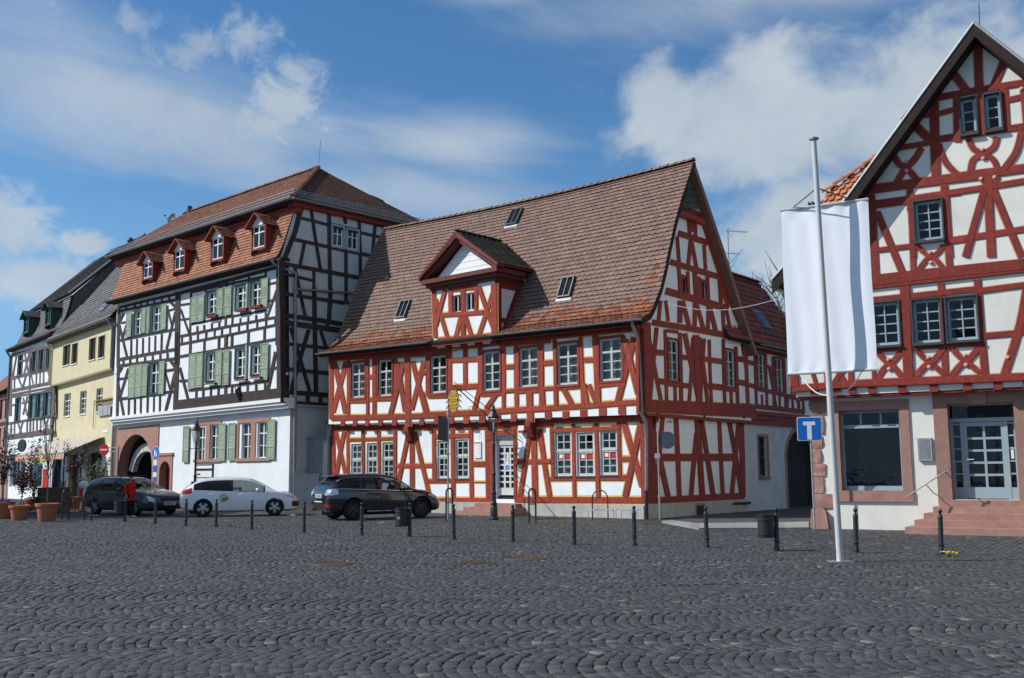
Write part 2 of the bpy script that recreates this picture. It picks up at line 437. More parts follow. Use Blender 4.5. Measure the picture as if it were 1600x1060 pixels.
def beams(parent,F,c,w,lst,m_,prot=.03,border=None,bw=.06,name='timber',mirror=None):
 """lst rows: x1, y1, x2, y2, ..., width, all in the pixels of the zoom crop c = (x0, y0, scale)"""
 for row in lst:
  pts=[(row[i],row[i+1]) for i in range(0,len(row)-1,2)]
  if len(pts)>2:pts=smooth_pts(pts)
  elif len(pts)==2:
   (xa,ya),(xb,yb)=pts
   l=hypot(xb-xa,yb-ya);e=random.uniform(-.012,.012)*l
   pts=[(xa,ya),((xa+xb)/2-(yb-ya)/l*e*.5,(ya+yb)/2+(xb-xa)/l*e*.5),(xb,yb)]
  wd=row[-1]*random.uniform(.95,1.05)
  Lf,Rt=strip_uz(F,c,pts,wd,w+prot)
  BN[0]+=1
  j=(BN[0]*7%17)*.0009
  if mirror is not None and min(p[0] for p in Lf+Rt)>mirror:continue
  todo=[(Lf,Rt)]
  if mirror is not None and max(p[0] for p in Lf+Rt)<mirror-1.55:
   todo.append(([(2*mirror-p[0],p[1]) for p in Rt],[(2*mirror-p[0],p[1]) for p in Lf]))
  for A,B in todo:
   mb=MB();bar_strip(mb,F,A,B,w-.03,w+prot+j)
   mb.build(name,m_,parent)
   if border is not None:
    cen=[((a[0]+b[0])/2,(a[1]+b[1])/2) for a,b in zip(A,B)]
    def grow(p,q):
     l=hypot(p[0]-q[0],p[1]-q[1]) or 1
     return(p[0]+(p[0]-q[0])/l*bw,p[1]+(p[1]-q[1])/l*bw)
    A2=[grow(a,q) for a,q in zip(A,cen)];B2=[grow(b,q) for b,q in zip(B,cen)]
    w_=w+.003+(BN[0]*11%23)*.0002
    mix=lambda p,q,t:(p[0]+(q[0]-p[0])*t,p[1]+(q[1]-p[1])*t)
    for E1,E2 in((A,A2),(B,B2)):
     for i in range(len(E1)-1):
      k=max(1,int(hypot(E1[i][0]-E1[i+1][0],E1[i][1]-E1[i+1][1])/.12))
      for q in range(k):
       p=[mix(E1[i],E1[i+1],q/k),mix(E1[i],E1[i+1],(q+1)/k),mix(E2[i],E2[i+1],(q+1)/k),mix(E2[i],E2[i+1],q/k)]
       cu,cz=(p[2][0]+p[3][0])/2,(p[2][1]+p[3][1])/2
       if any(h[0]-.01<cu<h[1]+.01 and h[2]-.01<cz<h[3]+.01 for h in F.cut):continue
       vs=[F.pt(*x,w_) for x in p]
       if(vs[1]-vs[0]).cross(vs[2]-vs[0]).dot(F.n)<0:vs.reverse()
       border.poly(vs)
def wall(parent,F,outline,w,m_,name='wall',depth=.22,holes=None,rev=None):
 """flat wall polygon (u, z) with the holes cut out and their reveals"""
 hs=F.holes if holes is None else holes
 F.cut=F.cut+list(hs)
 loops=[[Vector((u,z,0)) for u,z in outline]]+[[Vector(p) for p in((a,c_,0),(b,c_,0),(b,d,0),(a,d,0))] for a,b,c_,d in hs]
 tris=tessellate_polygon(loops)
 flat=[p for l in loops for p in l]
 mb=MB()
 vs=[F.pt(p.x,p.y,w) for p in flat]
 fs=[]
 for t in tris:
  a,b,c_=[vs[i] for i in t]
  fs.append(t if(b-a).cross(c_-a).dot(F.n)>0 else t[::-1])
 mb.add(vs,fs)
 for a,b,c_,d in hs:
  P=F.pt;e=w-depth
  for q in((P(a,c_,w),P(b,c_,w),P(b,c_,e),P(a,c_,e)),(P(a,d,e),P(b,d,e),P(b,d,w),P(a,d,w)),(P(a,c_,e),P(a,d,e),P(a,d,w),P(a,c_,w)),(P(b,c_,w),P(b,d,w),P(b,d,e),P(b,c_,e))):
   mb.poly(q,1 if rev else 0)
 if holes is None:F.holes=[]
 return mb.build(name,[m_]+([rev] if rev else[]),parent)
PANE={}
def pane_mesh(gm):
 if gm.name not in PANE:
  mb=MB();mb.box(0,1,0,1,-1,0)
  PANE[gm.name]=mb.mesh('pane',[gm])
 return PANE[gm.name]
def place_unit(name,me,parent,F,u0,u1,z0,z1,w,t=.006):
 o=bpy.data.objects.new(name,me);COL.objects.link(o)
 o.parent=parent
 M_=(F.basis()@Matrix.Diagonal(Vector((u1-u0,z1-z0,t)))).to_4x4()
 M_.translation=F.pt(u0,z0,w)-OFF[parent.name]
 o.matrix_local=M_
 return o
def curtain_obj(parent,F,u0,u1,z0,z1,w,amp=.02,waves=None,m_=None,name='curtain',tilt=0.0):
 n=28;waves=waves or max(3,int((u1-u0)*9));mb=MB();vs=[]
 for i in range(n+1):
  u=u0+(u1-u0)*i/n
  d=amp*sin(2*pi*waves*i/n+u*3)+random.uniform(-.004,.004)
  vs+=[F.pt(u,z0,w+d),F.pt(u+tilt,z1,w+d*.6)]
 mb.add(vs,[(2*i,2*i+2,2*i+3,2*i+1) for i in range(n)])
 return mb.build(name,m_ or MT['curtain'],parent,smooth=True)
def window(parent,F,c,r,w,cols=2,top=1,bot=3,tr=.3,fm='grey_frame',fw=.06,mw=.07,bw=.025,recess=.06,hole=True,sill=None,curtain=None,casing=None,gm='glass',flat=False,name='window',uz=None,depth=.22,skip=None,tilt=0,label=None,out=.0,tb=None):
 if uz:u0,u1,z0,z1=uz
 else:
  x0,y0,x1,y1=r
  ym=(y0+y1)/2
  u0,u1=F.crop(c,x0,ym,w)[0],F.crop(c,x1,ym,w)[0]
  if F.kind=='L':z1,z0=F.crop(c,x1,y0,w)[1],F.crop(c,x0,y1,w)[1]
  else:z1,z0=F.crop(c,x0,y0,w)[1],F.crop(c,x1,y1,w)[1]
 if hole:F.holes.append((u0,u1,z0,z1))
 fr=w-recess if not out else w+out
 fb=fr-.055
 mb=MB()
 e=.004
 mb.fbox(F,u0+e,u1-e,z0+e,z0+fw,fb,fr);mb.fbox(F,u0+e,u1-e,z1-fw,z1-e,fb,fr)
 mb.fbox(F,u0+e,u0+fw,z0+fw,z1-fw,fb,fr-.001);mb.fbox(F,u1-fw,u1-e,z0+fw,z1-fw,fb,fr-.001)
 a0,a1,b0,b1=u0+fw,u1-fw,z0+fw,z1-fw
 um=(a0+a1)/2
 secs=[]
 if tr and top:
  zt=b1-(b1-b0)*tr
  tb=tb or mw*.9
  mb.fbox(F,a0,a1,zt-tb/2,zt+tb/2,fb,fr+.012)
  if tb>.12:mb.fbox(F,u0,u1,zt-.03,zt+.02,fb,fr+.03)
  secs=[(zt+tb/2,b1,top),(b0,zt-tb/2,bot)]
 else:secs=[(b0,b1,bot)]
 halves=[(a0,um-mw/2),(um+mw/2,a1)] if mw and cols%2==0 else[(a0,a1)]
 panes=[]
 for s0,s1,rows in secs:
  if len(halves)==2:mb.fbox(F,um-mw/2,um+mw/2,s0,s1,fb,fr+.006)
  cn=cols//len(halves)
  for h0,h1 in halves:
   for k in range(1,cn):
    x=h0+(h1-h0)*k/cn
    mb.fbox(F,x-bw/2,x+bw/2,s0,s1,fb+.006,fr-.008)
   for k in range(1,rows):
    z=s0+(s1-s0)*k/rows
    mb.fbox(F,h0,h1,z-bw/2,z+bw/2,fb+.004,fr-.010)
   for i in range(cn):
    for k in range(rows):
     x0_,x1_=h0+(h1-h0)*i/cn,h0+(h1-h0)*(i+1)/cn
     z0_,z1_=s0+(s1-s0)*k/rows,s0+(s1-s0)*(k+1)/rows
     panes.append((x0_+bw*.3,x1_-bw*.3,z0_+bw*.3,z1_-bw*.3))
 mats=[MT[fm],MT[gm]]
 if flat:
  for p in panes:mb.fbox(F,p[0],p[1],p[2],p[3],fr-.04,fr-.032,1)
 o=mb.build(name,mats if flat else[mats[0]],parent)
 if label:o['label']=label
 if not flat:
  for k,p in enumerate(panes):
   g=skip.get(k,gm) if skip else gm
   place_unit('pane',pane_mesh(MT[g]),o,F,*p,fr-.03)
 sp=parent if flat else o
 if sill:
  sm,so_,st=sill
  mb=MB();mb.fbox(F,u0-.03,u1+.03,z0-st,z0-.002,fr-.02,w+so_);mb.build('sill',MT[sm],sp)
 if curtain:
  kind=curtain
  if kind in('full','lower','sides'):
   zt=b1 if kind!='lower' else b0+(b1-b0)*.66
   if kind=='sides':
    curtain_obj(sp,F,a0,a0+(um-a0)*.62,b0,b1,fr-.16,tilt=-.06);curtain_obj(sp,F,a1-(a1-um)*.62,a1,b0,b1,fr-.16,tilt=.06)
   else:curtain_obj(sp,F,a0,a1,b0,zt,fr-.16)
 if casing:
  cm,cwid,cp=casing
  mb=MB()
  mb.fbox(F,u0-cwid,u1+cwid,z1,z1+cwid,w-.02,w+cp);mb.fbox(F,u0-cwid,u1+cwid,z0-cwid,z0,w-.02,w+cp+.002)
  mb.fbox(F,u0-cwid,u0,z0,z1,w-.02,w+cp-.003);mb.fbox(F,u1,u1+cwid,z0,z1,w-.02,w+cp-.003)
  mb.build('casing',MT[cm],sp)
 return o,(u0,u1,z0,z1)
def roof_tiles(parent,S,LA,LB,tw,ex,m_,keep=None,parts=0,alt=None,rough=.006,name='roof_tile',thick=.022,pan=False):
 """beaver-tail tiles laid row on row over the surface S(a, b); a along the eave, b up the slope (metres)."""
 rows=int(LB/ex);allt=[]
 for j in range(rows):
  b0=j*ex
  n=int(LA/tw)
  for i in range(-1,n+1):
   a0=i*tw+(tw/2 if j%2 else 0)
   am=a0+tw/2
   aL,aR=max(0,a0),min(LA,a0+tw)
   if aR-aL<.3*tw:continue
   am=(aL+aR)/2
   if keep and not keep(am,b0+ex*.4):continue
   allt.append((aL,b0,aR))
 recs=[]
 for a0,b0,a1 in allt:
  am,bm=(a0+a1)/2,b0+ex/2
  P=S(am,bm);da=(S(am+.05,bm)-S(am-.05,bm)).normalized();db=(S(am,min(bm+.05,LB+.3))-S(am,bm-.05)).normalized()
  nn=da.cross(db)
  if nn.z<0:nn=-nn
  hw=(a1-a0)/2-.004
  ja,jb,jt=random.uniform(-.004,.004),random.uniform(-rough,rough)*1.5,random.uniform(0,rough)
  lift,low=thick*1.5+jt,.004
  base=[(-hw,ex*.95-ex/2),(-hw,-ex*.34),(-hw*.55,-ex*.53),(hw*.55,-ex*.53),(hw,-ex*.34),(hw,ex*.95-ex/2)]
  top,bot=[],[]
  for x,y in base:
   t=(y+ex/2)/ex
   h=lift*(1-max(0,t))+low
   if pan:h+=.025*sin((x/hw)*pi*.5+.6)
   q=P+da*(x+ja)+db*(y+jb)+nn*h
   top.append(q);bot.append(q-nn*thick*1.3)
  tone=random.random()
  mi=1 if(alt and alt(am,bm)) else 0
  recs.append((top,bot,mi,tone,P))
 mats=m_ if isinstance(m_,(list,tuple)) else[m_]
 F_=[(0,1,2,3,4,5),(1,7,8,2),(2,8,9,3),(3,9,10,4),(0,6,7,1),(4,10,11,5)]
 order=sorted(range(len(recs)),key=lambda k:(recs[k][4]-EYE).length) if parts else[]
 near=set(order[:parts])
 mb=MB()
 nrm=None
 for k,(top,bot,mi,tone,P) in enumerate(recs):
  a,b,c_=top[0],top[1],top[2]
  fl=(b-a).cross(c_-a).z<0
  ff=[tuple(reversed(f)) for f in F_] if fl else F_
  if k in near:
   t=MB();t.add(top+bot,ff,mi,tone);t.build(name,mats,parent)
  else:mb.add(top+bot,ff,mi,tone)
 if mb.v:
  o=mb.build(name if not parts else 'roof_tiles',mats,parent)
  o.name='roof_tiles';o['kind']='stuff'
def ridge_tiles(parent,pts,n,m_,r=.11,name='ridge_tile',stuff=False):
 """overlapping half-round caps along the polyline pts"""
 pts=[Vector(p) for p in pts]
 ls=[0]
 for a,b in zip(pts,pts[1:]):ls.append(ls[-1]+(b-a).length)
 def at(s):
  s=max(0,min(ls[-1],s))
  for i in range(len(pts)-1):
   if s<=ls[i+1] or i==len(pts)-2:
    return pts[i].lerp(pts[i+1],(s-ls[i])/max(1e-6,ls[i+1]-ls[i]))
 L_=ls[-1]/n
 mbs=MB()
 for k in range(n):
  a,b=at(k*L_),at(k*L_+L_*1.12)
  if(b-a).length<.05:continue
  t=(b-a).normalized();side=t.cross(Vector((0,0,1))).normalized();up_=side.cross(t)
  mb=MB() if not stuff else mbs
  vs=[];j=random.uniform(-.008,.008)
  for p,rr,dz in((a,r*1.12,.012),(b,r*.95,-.01)):
   for q in range(7):
    an=pi*q/6
    vs.append(p+side*(cos(an)*rr+j)+up_*(sin(an)*rr*.8+dz-.03))
  tone=random.random()
  mb.add(vs,[(q,q+1,q+8,q+7) for q in range(6)]+[tuple(range(7)),tuple(range(13,6,-1))],0,tone)
  if not stuff:mb.build(name,m_,parent)
 if stuff:
  o=mbs.build('ridge_tiles',m_,parent);o['kind']='stuff'
def interp(prof,x):
 for(x0,y0),(x1,y1) in zip(prof,prof[1:]):
  if x<=x1:return y0+(y1-y0)*(x-x0)/(x1-x0)
 (x0,y0),(x1,y1)=prof[-2:]
 return y0+(y1-y0)*(x-x0)/(x1-x0)
def arclen_profile(prof):
 """(s, z) polyline -> function of arc length, total length"""
 ls=[0]
 for a,b in zip(prof,prof[1:]):ls.append(ls[-1]+hypot(b[0]-a[0],b[1]-a[1]))
 sx=[(l,p[0]) for l,p in zip(ls,prof)];sz=[(l,p[1]) for l,p in zip(ls,prof)]
 return(lambda b:(interp(sx,b),interp(sz,b))),ls[-1]
def deck(parent,S,LA,LB,na,nb,m_,th=.12,name='roof',drop=.03,m2=None):
 """the boarded roof slab that carries the tiles"""
 mb=MB();top,bot=[],[]
 for j in range(nb+1):
  for i in range(na+1):
   a,b=LA*i/na,LB*j/nb
   P=S(a,b);da=S(a+.05,b)-S(a-.05,b);db=S(a,b+.03)-S(a,b-.03)
   n=da.cross(db).normalized()
   if n.z<0:n=-n
   top.append(P-n*drop);bot.append(P-n*(drop+th))
 w_=na+1;n0=len(top)
 fs=[]
 for j in range(nb):
  for i in range(na):
   q=(j*w_+i,j*w_+i+1,(j+1)*w_+i+1,(j+1)*w_+i)
   fs+=[q,tuple(n0+x for x in reversed(q))]
 for i in range(na):
  fs+=[(i+1,i,n0+i,n0+i+1),(nb*w_+i,nb*w_+i+1,n0+nb*w_+i+1,n0+nb*w_+i)]
 for j in range(nb):
  fs+=[(j*w_,(j+1)*w_,n0+(j+1)*w_,n0+j*w_),((j+1)*w_+na,j*w_+na,n0+j*w_+na,n0+(j+1)*w_+na)]
 mb.add(top+bot,fs)
 o=mb.build(name,m_,parent)
 return o
def gutter(parent,pts,m_,r=.075,name='gutter'):
 """open half-round gutter along pts"""
 pts=[Vector(p) for p in pts];mb=MB();vs=[]
 for i,p in enumerate(pts):
  t=(pts[min(i+1,len(pts)-1)]-pts[max(i-1,0)]).normalized();side=t.cross(Vector((0,0,1))).normalized()
  for rr in(r,r*.86):
   for k in range(7):
    an=pi+pi*k/6
    vs.append(p+side*cos(an)*rr+Vector((0,0,sin(an)*rr)))
 fs=[]
 for i in range(len(pts)-1):
  for k in range(6):
   a=i*14+k
   fs+=[(a,a+1,a+15,a+14),(a+8,a+7,a+21,a+22)]
  for k in(0,6):
   a=i*14+k
   fs.append((a,a+7,a+21,a+14))
 for i in(0,len(pts)-1):
  fs.append(tuple(i*14+k for k in range(7)))
 mb.add(vs,fs)
 return mb.build(name,m_,parent,smooth=False)
 # ------ the red half-timbered house in the middle
RF=Fac((4.65,36.67),-42,'L')
RS=Fac((4.65,36.67),51,'R')
def build_red():
 H=thing('red_timbered_house',(4.65,36.67,0),'large red and white half-timbered house with steep brown tiled roof and gabled dormer','house')
 J=.30
 T,OC=MT['red_timber'],MT['ochre']
 bd=MB()
 A,B,C,D,E,G=(500,540,7.57),(500,650,7.57),(660,520,7.57),(660,650,7.57),(830,500,6.625),(830,640,6.625)
 cas=('red_timber',.085,.06)
 for c,r,cu in((A,(375,195,535,625),'lower'),(A,(695,160,855,605),'lower'),(A,(1310,110,1500,570),'lower'),(C,(720,210,920,690),'sides'),(C,(1150,165,1370,650),'full'),(E,(270,230,485,680),'lower'),(E,(710,175,940,640),'full')):
  window(H,RF,c,r,J,2,1,3,.30,'grey_frame',.085,.085,.035,.05,sill=('dark_grey',.05,.06),curtain=cu,casing=cas)
 wall(H,RF,[(-17.62,3.98),(.0,3.66),(.0,7.12),(-17.62,7.42)],J,MT['plaster'])
 beams(H,RF,A,J,[(100,150,800,118,62),(800,118,1514,80,62),(130,160,130,870,44),(165,190,300,800,52),(305,190,150,790,52),(330,170,332,820,30),(560,140,560,820,30),(640,130,640,820,42),(580,372,640,370,42),(560,640,660,636,45),(330,668,560,664,28),(640,640,880,634,32),(905,200,1005,780,52),(985,200,830,820,52),(890,130,895,610,30),(1030,120,1040,962,60),(1090,190,1250,800,50),(1225,190,1080,760,50),(1155,330,1262,322,42),(1272,110,1275,600,46),(1270,605,1514,600,34),(130,858,330,852,62),(330,852,1040,838,58),(1040,838,1514,820,56)],T,.035,bd)
 beams(H,RF,C,J,[(0,175,700,140,70),(900,130,1514,80,70),(320,190,325,965,40),(505,185,505,640,44),(678,170,682,740,40),(330,332,660,316,44),(350,650,690,630,56),(672,660,600,950,48),(955,150,957,905,34),(1102,120,1112,900,42),(970,405,1092,400,48),(975,690,1104,682,42),(690,738,960,722,32),(862,735,748,905,46),(300,752,90,762,30),(1262,690,1275,1062,68),(1400,100,1405,890,46),(1110,700,1400,688,36),(-10,700,60,960,48),(1405,370,1514,362,46),(0,972,760,940,62),(760,940,1514,892,62)],T,.035,bd)
 beams(H,RF,E,J,[(0,165,600,110,95),(600,110,1140,60,95),(92,215,102,720,34),(238,200,252,700,34),(105,452,238,440,50),(505,175,535,900,34),(660,150,690,870,52),(545,416,655,410,46),(0,722,250,704,34),(250,712,530,690,34),(112,710,122,905,42),(250,715,256,892,38),(335,720,425,890,50),(540,660,580,880,40),(590,670,665,850,42),(690,682,970,655,34),(965,200,1105,770,55),(1065,180,892,850,55),(950,160,960,660,26),(0,925,560,890,52),(560,890,1130,848,52)],T,.035,bd)
 jm,rm=[],[]
 rolls=[(A,200,916,92),(A,345,916,92),(A,490,914,95),(A,638,912,105),(A,800,906,110),(A,962,906,100),(A,1125,902,105),(A,1292,895,115),(C,250,1034,110),(C,432,1034,110),(C,615,1030,115),(C,805,1020,110),(C,990,1010,115),(C,1180,1002,120),(C,1385,986,130),(E,270,986,110),(E,452,974,112),(E,642,958,120),(E,842,944,120),(E,1040,926,118)]
 ends=[]
 for k,(c,x,y,wd) in enumerate(rolls):
  a,b=RF.crop(c,x-wd/2,y,J),RF.crop(c,x+wd/2,y,J)
  z=(a[1]+b[1])/2
  mb=MB();n=9
  p0,p1=RF.pt(a[0],z,J-.12),RF.pt(b[0],z-(a[1]-b[1])*.0,J-.12)
  mb.tube([p0,p1],.10,12);mb.build('plaster_fillet',MT['plaster'],H,smooth=True,angle=50)
  ends.append((a[0],b[0],z))
 for k in range(len(ends)-1):
  u0,u1,z=ends[k][1],ends[k+1][0],(ends[k][2]+ends[k+1][2])/2
  if u1-u0<.08:u1=u0+.12
  mb=MB();mb.fbox(RF,u0+.01,u1-.01,z-.15,z+.13,-.02,J+.03+.001*(k%5));mb.build('joist_end',T,H)
 band=MB()
 for(a,b) in zip(ends,ends[1:]):
  band.fbox(RF,a[0]-.05,b[0]-.051,a[2]-.2,a[2]+.2,-.02,.1+(a[0]%.3)*.02)
 band.build('joist_band',T,H)
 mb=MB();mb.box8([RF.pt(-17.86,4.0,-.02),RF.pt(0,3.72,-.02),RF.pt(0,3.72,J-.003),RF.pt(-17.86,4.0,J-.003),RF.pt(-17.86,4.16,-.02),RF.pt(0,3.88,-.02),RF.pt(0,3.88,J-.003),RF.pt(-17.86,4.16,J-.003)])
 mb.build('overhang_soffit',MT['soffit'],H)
 for c,r in((B,(365,330,490,770)),(B,(550,320,675,765)),(B,(735,310,870,760)),(D,(175,290,320,740)),(D,(390,275,545,740))):
  window(H,RF,c,r,0,2,2,3,.42,'grey_frame',.10,.045,.035,.06,tb=.17,sill=('dark_grey',.06,.06),curtain='full')
 for k,r in enumerate(((245,235,415,690),(470,235,650,690),(715,215,890,680))):
  o,q=window(H,RF,G,r,0,2,2,3,.42,'grey_frame',.10,.045,.035,.06,tb=.17,sill=('dark_grey',.06,.06),gm='glass')
  u0,u1,z0,z1=q
  zt=z0+.05+(z1-z0-.1)*.58-.03;h=(z1-z0-.1)*.58/3-.03
  mb=MB();um=(u0+u1)/2
  mb.fbox(RF,u0+.09,um-.02,zt-h,zt,-.087,-.083);mb.fbox(RF,um+.02,u1-.09,zt-h,zt,-.087,-.083)
  mc=u0+.09+(um-u0-.11)*.5
  mb.fbox(RF,mc-.075,mc+.075,zt-h+.03,zt-h+.17,-.083,-.081,1);mb.fbox(RF,mc-.035,mc+.035,zt-h+.18,zt-.05,-.083,-.081,1)
  mb.build('notice',[MT['red'],MT['white']],o)
  curtain_obj(o,RF,u0+.06,u1-.06,z0+.05,zt-h-.02,-.2)
 du0,dz0=RF.crop(D,850,985,0);du1,dz1=RF.crop(D,1080,228,0)
 RF.holes.append((du0,du1,dz0,dz1))
 wall(H,RF,[(-17.86,.4),(-.0,.42),(.0,3.9),(-17.86,4.16)],0,MT['plaster'],depth=.3)
 mb=MB();lint=dz1-.38
 mb.fbox(RF,du0+.003,du1-.003,lint,dz1-.003,-.3,-.16)
 mb.build('door_lintel',MT['grey_frame'],H)
 mb=MB();e=-.2
 mb.fbox(RF,du0+.01,du0+.09,dz0+.1,lint-.004,e-.05,e);mb.fbox(RF,du1-.09,du1-.01,dz0+.1,lint-.004,e-.05,e)
 mb.fbox(RF,du0+.09,du1-.09,dz0+.16,dz0+.45,e-.048,e-.002);mb.fbox(RF,du0+.09,du1-.09,lint-.1,lint-.005,e-.049,e-.003)
 zs,ze=dz0+.45,lint-.1
 for k in range(1,3):
  x=du0+.09+(du1-du0-.18)*k/3;mb.fbox(RF,x-.045,x+.045,zs,ze,e-.045,e-.006)
 for k in range(1,7):
  z=zs+(ze-zs)*k/7;mb.fbox(RF,du0+.09,du1-.09,z-.035,z+.035,e-.046,e-.008)
 dr=mb.build('door',MT['door_white'],H)
 for i in range(3):
  for k in range(7):
   place_unit('pane',pane_mesh(MT['glass_dark']),dr,RF,du0+.09+(du1-du0-.18)*i/3+.02,du0+.09+(du1-du0-.18)*(i+1)/3-.02,zs+(ze-zs)*k/7+.01,zs+(ze-zs)*(k+1)/7-.01,e-.025)
 um=(du0+du1)/2
 mb=MB();mb.fbox(RF,um-.09,um+.09,zs+(ze-zs)*3/7+.05,zs+(ze-zs)*4/7-.05,e-.018,e-.012);mb.fbox(RF,um-.05,um+.05,zs+(ze-zs)*3/7+.1,zs+(ze-zs)*4/7-.1,e-.012,e-.0108,1)
 mb.build('notice',[MT['blue'],MT['paper']],dr)
 mb=MB();mb.fbox(RF,um-.08,um+.06,zs+(ze-zs)*4.1/7,zs+(ze-zs)*4.75/7,e-.018,e-.012);mb.fbox(RF,um-.04,um+.07,zs+(ze-zs)*5.2/7,zs+(ze-zs)*5.8/7,e-.018,e-.012);mb.build('notice',MT['paper'],dr)
 mb=MB();mb.fbox(RF,du0+.01,du1-.01,dz0-.01,dz0+.1,e-.06,e-.01);mb.build('threshold',MT['black'],H)
 beams(H,RF,B,0,[(130,140,800,138,62),(800,138,1514,132,62),(150,165,150,1060,46),(185,185,300,690,42),(285,185,190,700,42),(325,170,336,1060,34),(280,612,340,612,40),(505,170,512,1060,34),(692,165,700,1060,38),(885,165,886,1060,34),(340,285,890,268,36),(1085,130,1088,1060,50),(1048,190,930,760,46),(930,760,880,1000,46),(1118,190,1260,800,46),(1260,800,1310,1060,46),(900,592,1330,588,44),(1345,165,1348,760,44),(1270,772,1514,772,44)],T,.03,bd)
 beams(H,RF,D,0,[(0,135,1514,92,60),(132,165,150,770,42),(352,160,362,1000,42),(570,150,582,1000,44),(762,150,776,1000,46),(140,245,560,232,44),(100,770,565,765,38),(590,568,745,568,58),(805,160,815,1000,50),(1088,120,1098,985,34),(780,200,1100,192,52),(1312,80,1332,975,60),(1265,230,1150,965,46),(1375,190,1500,950,46),(1110,545,1300,542,48),(1345,538,1514,534,46),(0,1002,800,1004,62),(1088,990,1514,988,62),(595,785,745,785,8)],T,.03,bd)
 beams(H,RF,G,0,[(0,118,1160,90,60),(208,150,226,725,36),(432,145,446,912,34),(668,140,692,912,38),(905,130,918,725,36),(200,214,910,190,38),(190,720,1000,716,38),(85,200,190,910,46),(60,540,200,536,44),(950,120,1150,800,56),(1130,150,970,905,56),(930,515,1075,510,48),(930,692,1010,690,26),(20,938,1160,940,62)],T,.03,bd)
 for c,x,y in((B,1085,160),(D,1312,100)):
  u,z=RF.crop(c,x,y,0)
  mb=MB();P=RF.pt
  for s_ in(0,):
   a=[P(u-.14,z+.1,.03),P(u-.14,z-.62,.035),P(u-.14,z-.5,.16),P(u-.14,z-.1,J+.05),P(u-.14,z+.12,J+.05)]
   mb.prism(a,RF.d*-.28)
  mb.build('knee_brace',T,H)
 mb=MB();mb.fbox(RF,-17.84,-.015,-.6,.47,-.3,.05);mb.fbox(RS,.012,7.9,-.6,.50,-.3,.045);mb.build('plinth',MT['plinth'],H)
 s0,s1=RF.crop((0,0,1),722,800,.8)[0],RF.crop((0,0,1),803,800,.8)[0]
 for k in range(3):
  mb=MB();mb.fbox(RF,s0+.30*k-.3,s1+.12-.2*k,.15*k-(.3 if k==0 else.0),.15*(k+1),.05,1.05-.32*k-.001*k)
  mb.build('step',MT['sandstone'],H)
 rail=MB();hu,hz=RF.crop(D,1140,720,.3)
 hb=[RF.pt(hu-.35,hz+.04,.03),RF.pt(hu-.1,hz+.04,.5),RF.pt(hu+.2,hz-.02,.75),RF.pt(hu+1.05,hz-.75,.85),RF.pt(hu+1.2,hz-.86,.85),RF.pt(hu+1.2,hz-.97,.85),RF.pt(hu+1.1,hz-.96,.85)]
 rail.tube(hb,.017,6);rail.tube([RF.pt(hu+.75,hz-.5,.84),RF.pt(hu+.75,0,.84)],.014,6)
 rail.build('handrail',MT['iron'],H)
 u0,z0=RF.crop(D,1170,205,.0);u1,z1=RF.crop(D,1235,115,0)
 mb=MB();mb.fbox(RF,u0,u1,z0,z0+.1,.031,.2,1);mb.fbox(RF,u0,u1,z0+.1,z1,.031,.19,0);mb.build('alarm_box',[MT['white'],MT['red']],H)
 u0,z0=RF.crop(D,622,500,.0);u1,z1=RF.crop(D,700,305,0)
 mb=MB();mb.fbox(RF,u0,u1,z0,z1,.004,.05,0);mb.fbox(RF,u0+.02,u1-.02,z1-.07,z1-.02,.05,.052,1)
 for k in range(7):mb.fbox(RF,u0+.28,u1-.05,z0+.2+k*.13,z0+.25+k*.13,.05,.0515,2)
 mb.build('notice_case',[MT['paper'],MT['red'],MT['lead']],H)
 u0,z0=RF.crop(D,1140,655,.0);u1,z1=RF.crop(D,1185,590,0)
 mb=MB();mb.fbox(RF,u0,u1,z0,z1,.004,.03);mb.build('house_sign',MT['lead'],H)
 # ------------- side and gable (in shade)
 ov=.55
 prof=[(-.80,6.98)]+[RS.px(x,y,ov) for x,y in((1018,488),(1022,480),(1033,450),(1040,420),(1047,385),(1056,345),(1066,310),(1085,252))]
 back=[(prof[-1][0],prof[-1][1]),(5.1,11.35),(6.1,9.95),(7.3,8.1),(8.35,6.55)]
 S1,S2,S3=(1000,300,5.3),(1000,470,5.578),(1000,630,5.578)
 JS=.18
 cs=('dark_red',.07,.05)
 window(H,RS,S2,(245,335,335,700),JS,2,1,3,.3,'grey_frame',.05,.05,.03,.06,casing=cs,curtain='lower')
 window(H,RS,S2,(745,425,825,755),JS,2,1,3,.3,'grey_frame',.05,.05,.03,.06,casing=cs,curtain='lower')
 for r in((345,700,388,845),(505,735,545,897)):
  window(H,RS,S1,r,JS,2,0,3,0,'dark_red',.04,.04,.02,.06,casing=('dark_red',.07,.04),gm='glass_dark')
 gp=[(0.02,3.75)]+[(8.3,3.75)]+[(s,z-.16) for s,z in reversed(back[1:]) if s<8.3]+[(s,z-.16) for s,z in reversed(prof) if s>.02]+[(.02,7.2)]
 wall(H,RS,gp,JS,MT['plaster'])
 b2=MB();DR=MT['dark_red']
 beams(H,RS,S1,JS,[(320,342,565,422,46),(255,580,660,705,46),(215,820,735,968,54),(400,150,415,360,26),(455,150,465,385,26),(350,142,520,200,50),(425,200,440,330,40),(310,370,327,590,26),(533,440,548,672,23),(422,400,402,615,28),(430,415,472,640,28),(322,620,335,850,24),(398,660,408,870,22),(455,650,467,880,34),(492,700,500,890,18),(560,700,570,920,26),(660,715,676,950,30),(520,190,665,640,60),(665,640,830,1060,62),(675,780,730,950,24)],DR,.03,b2,.03)
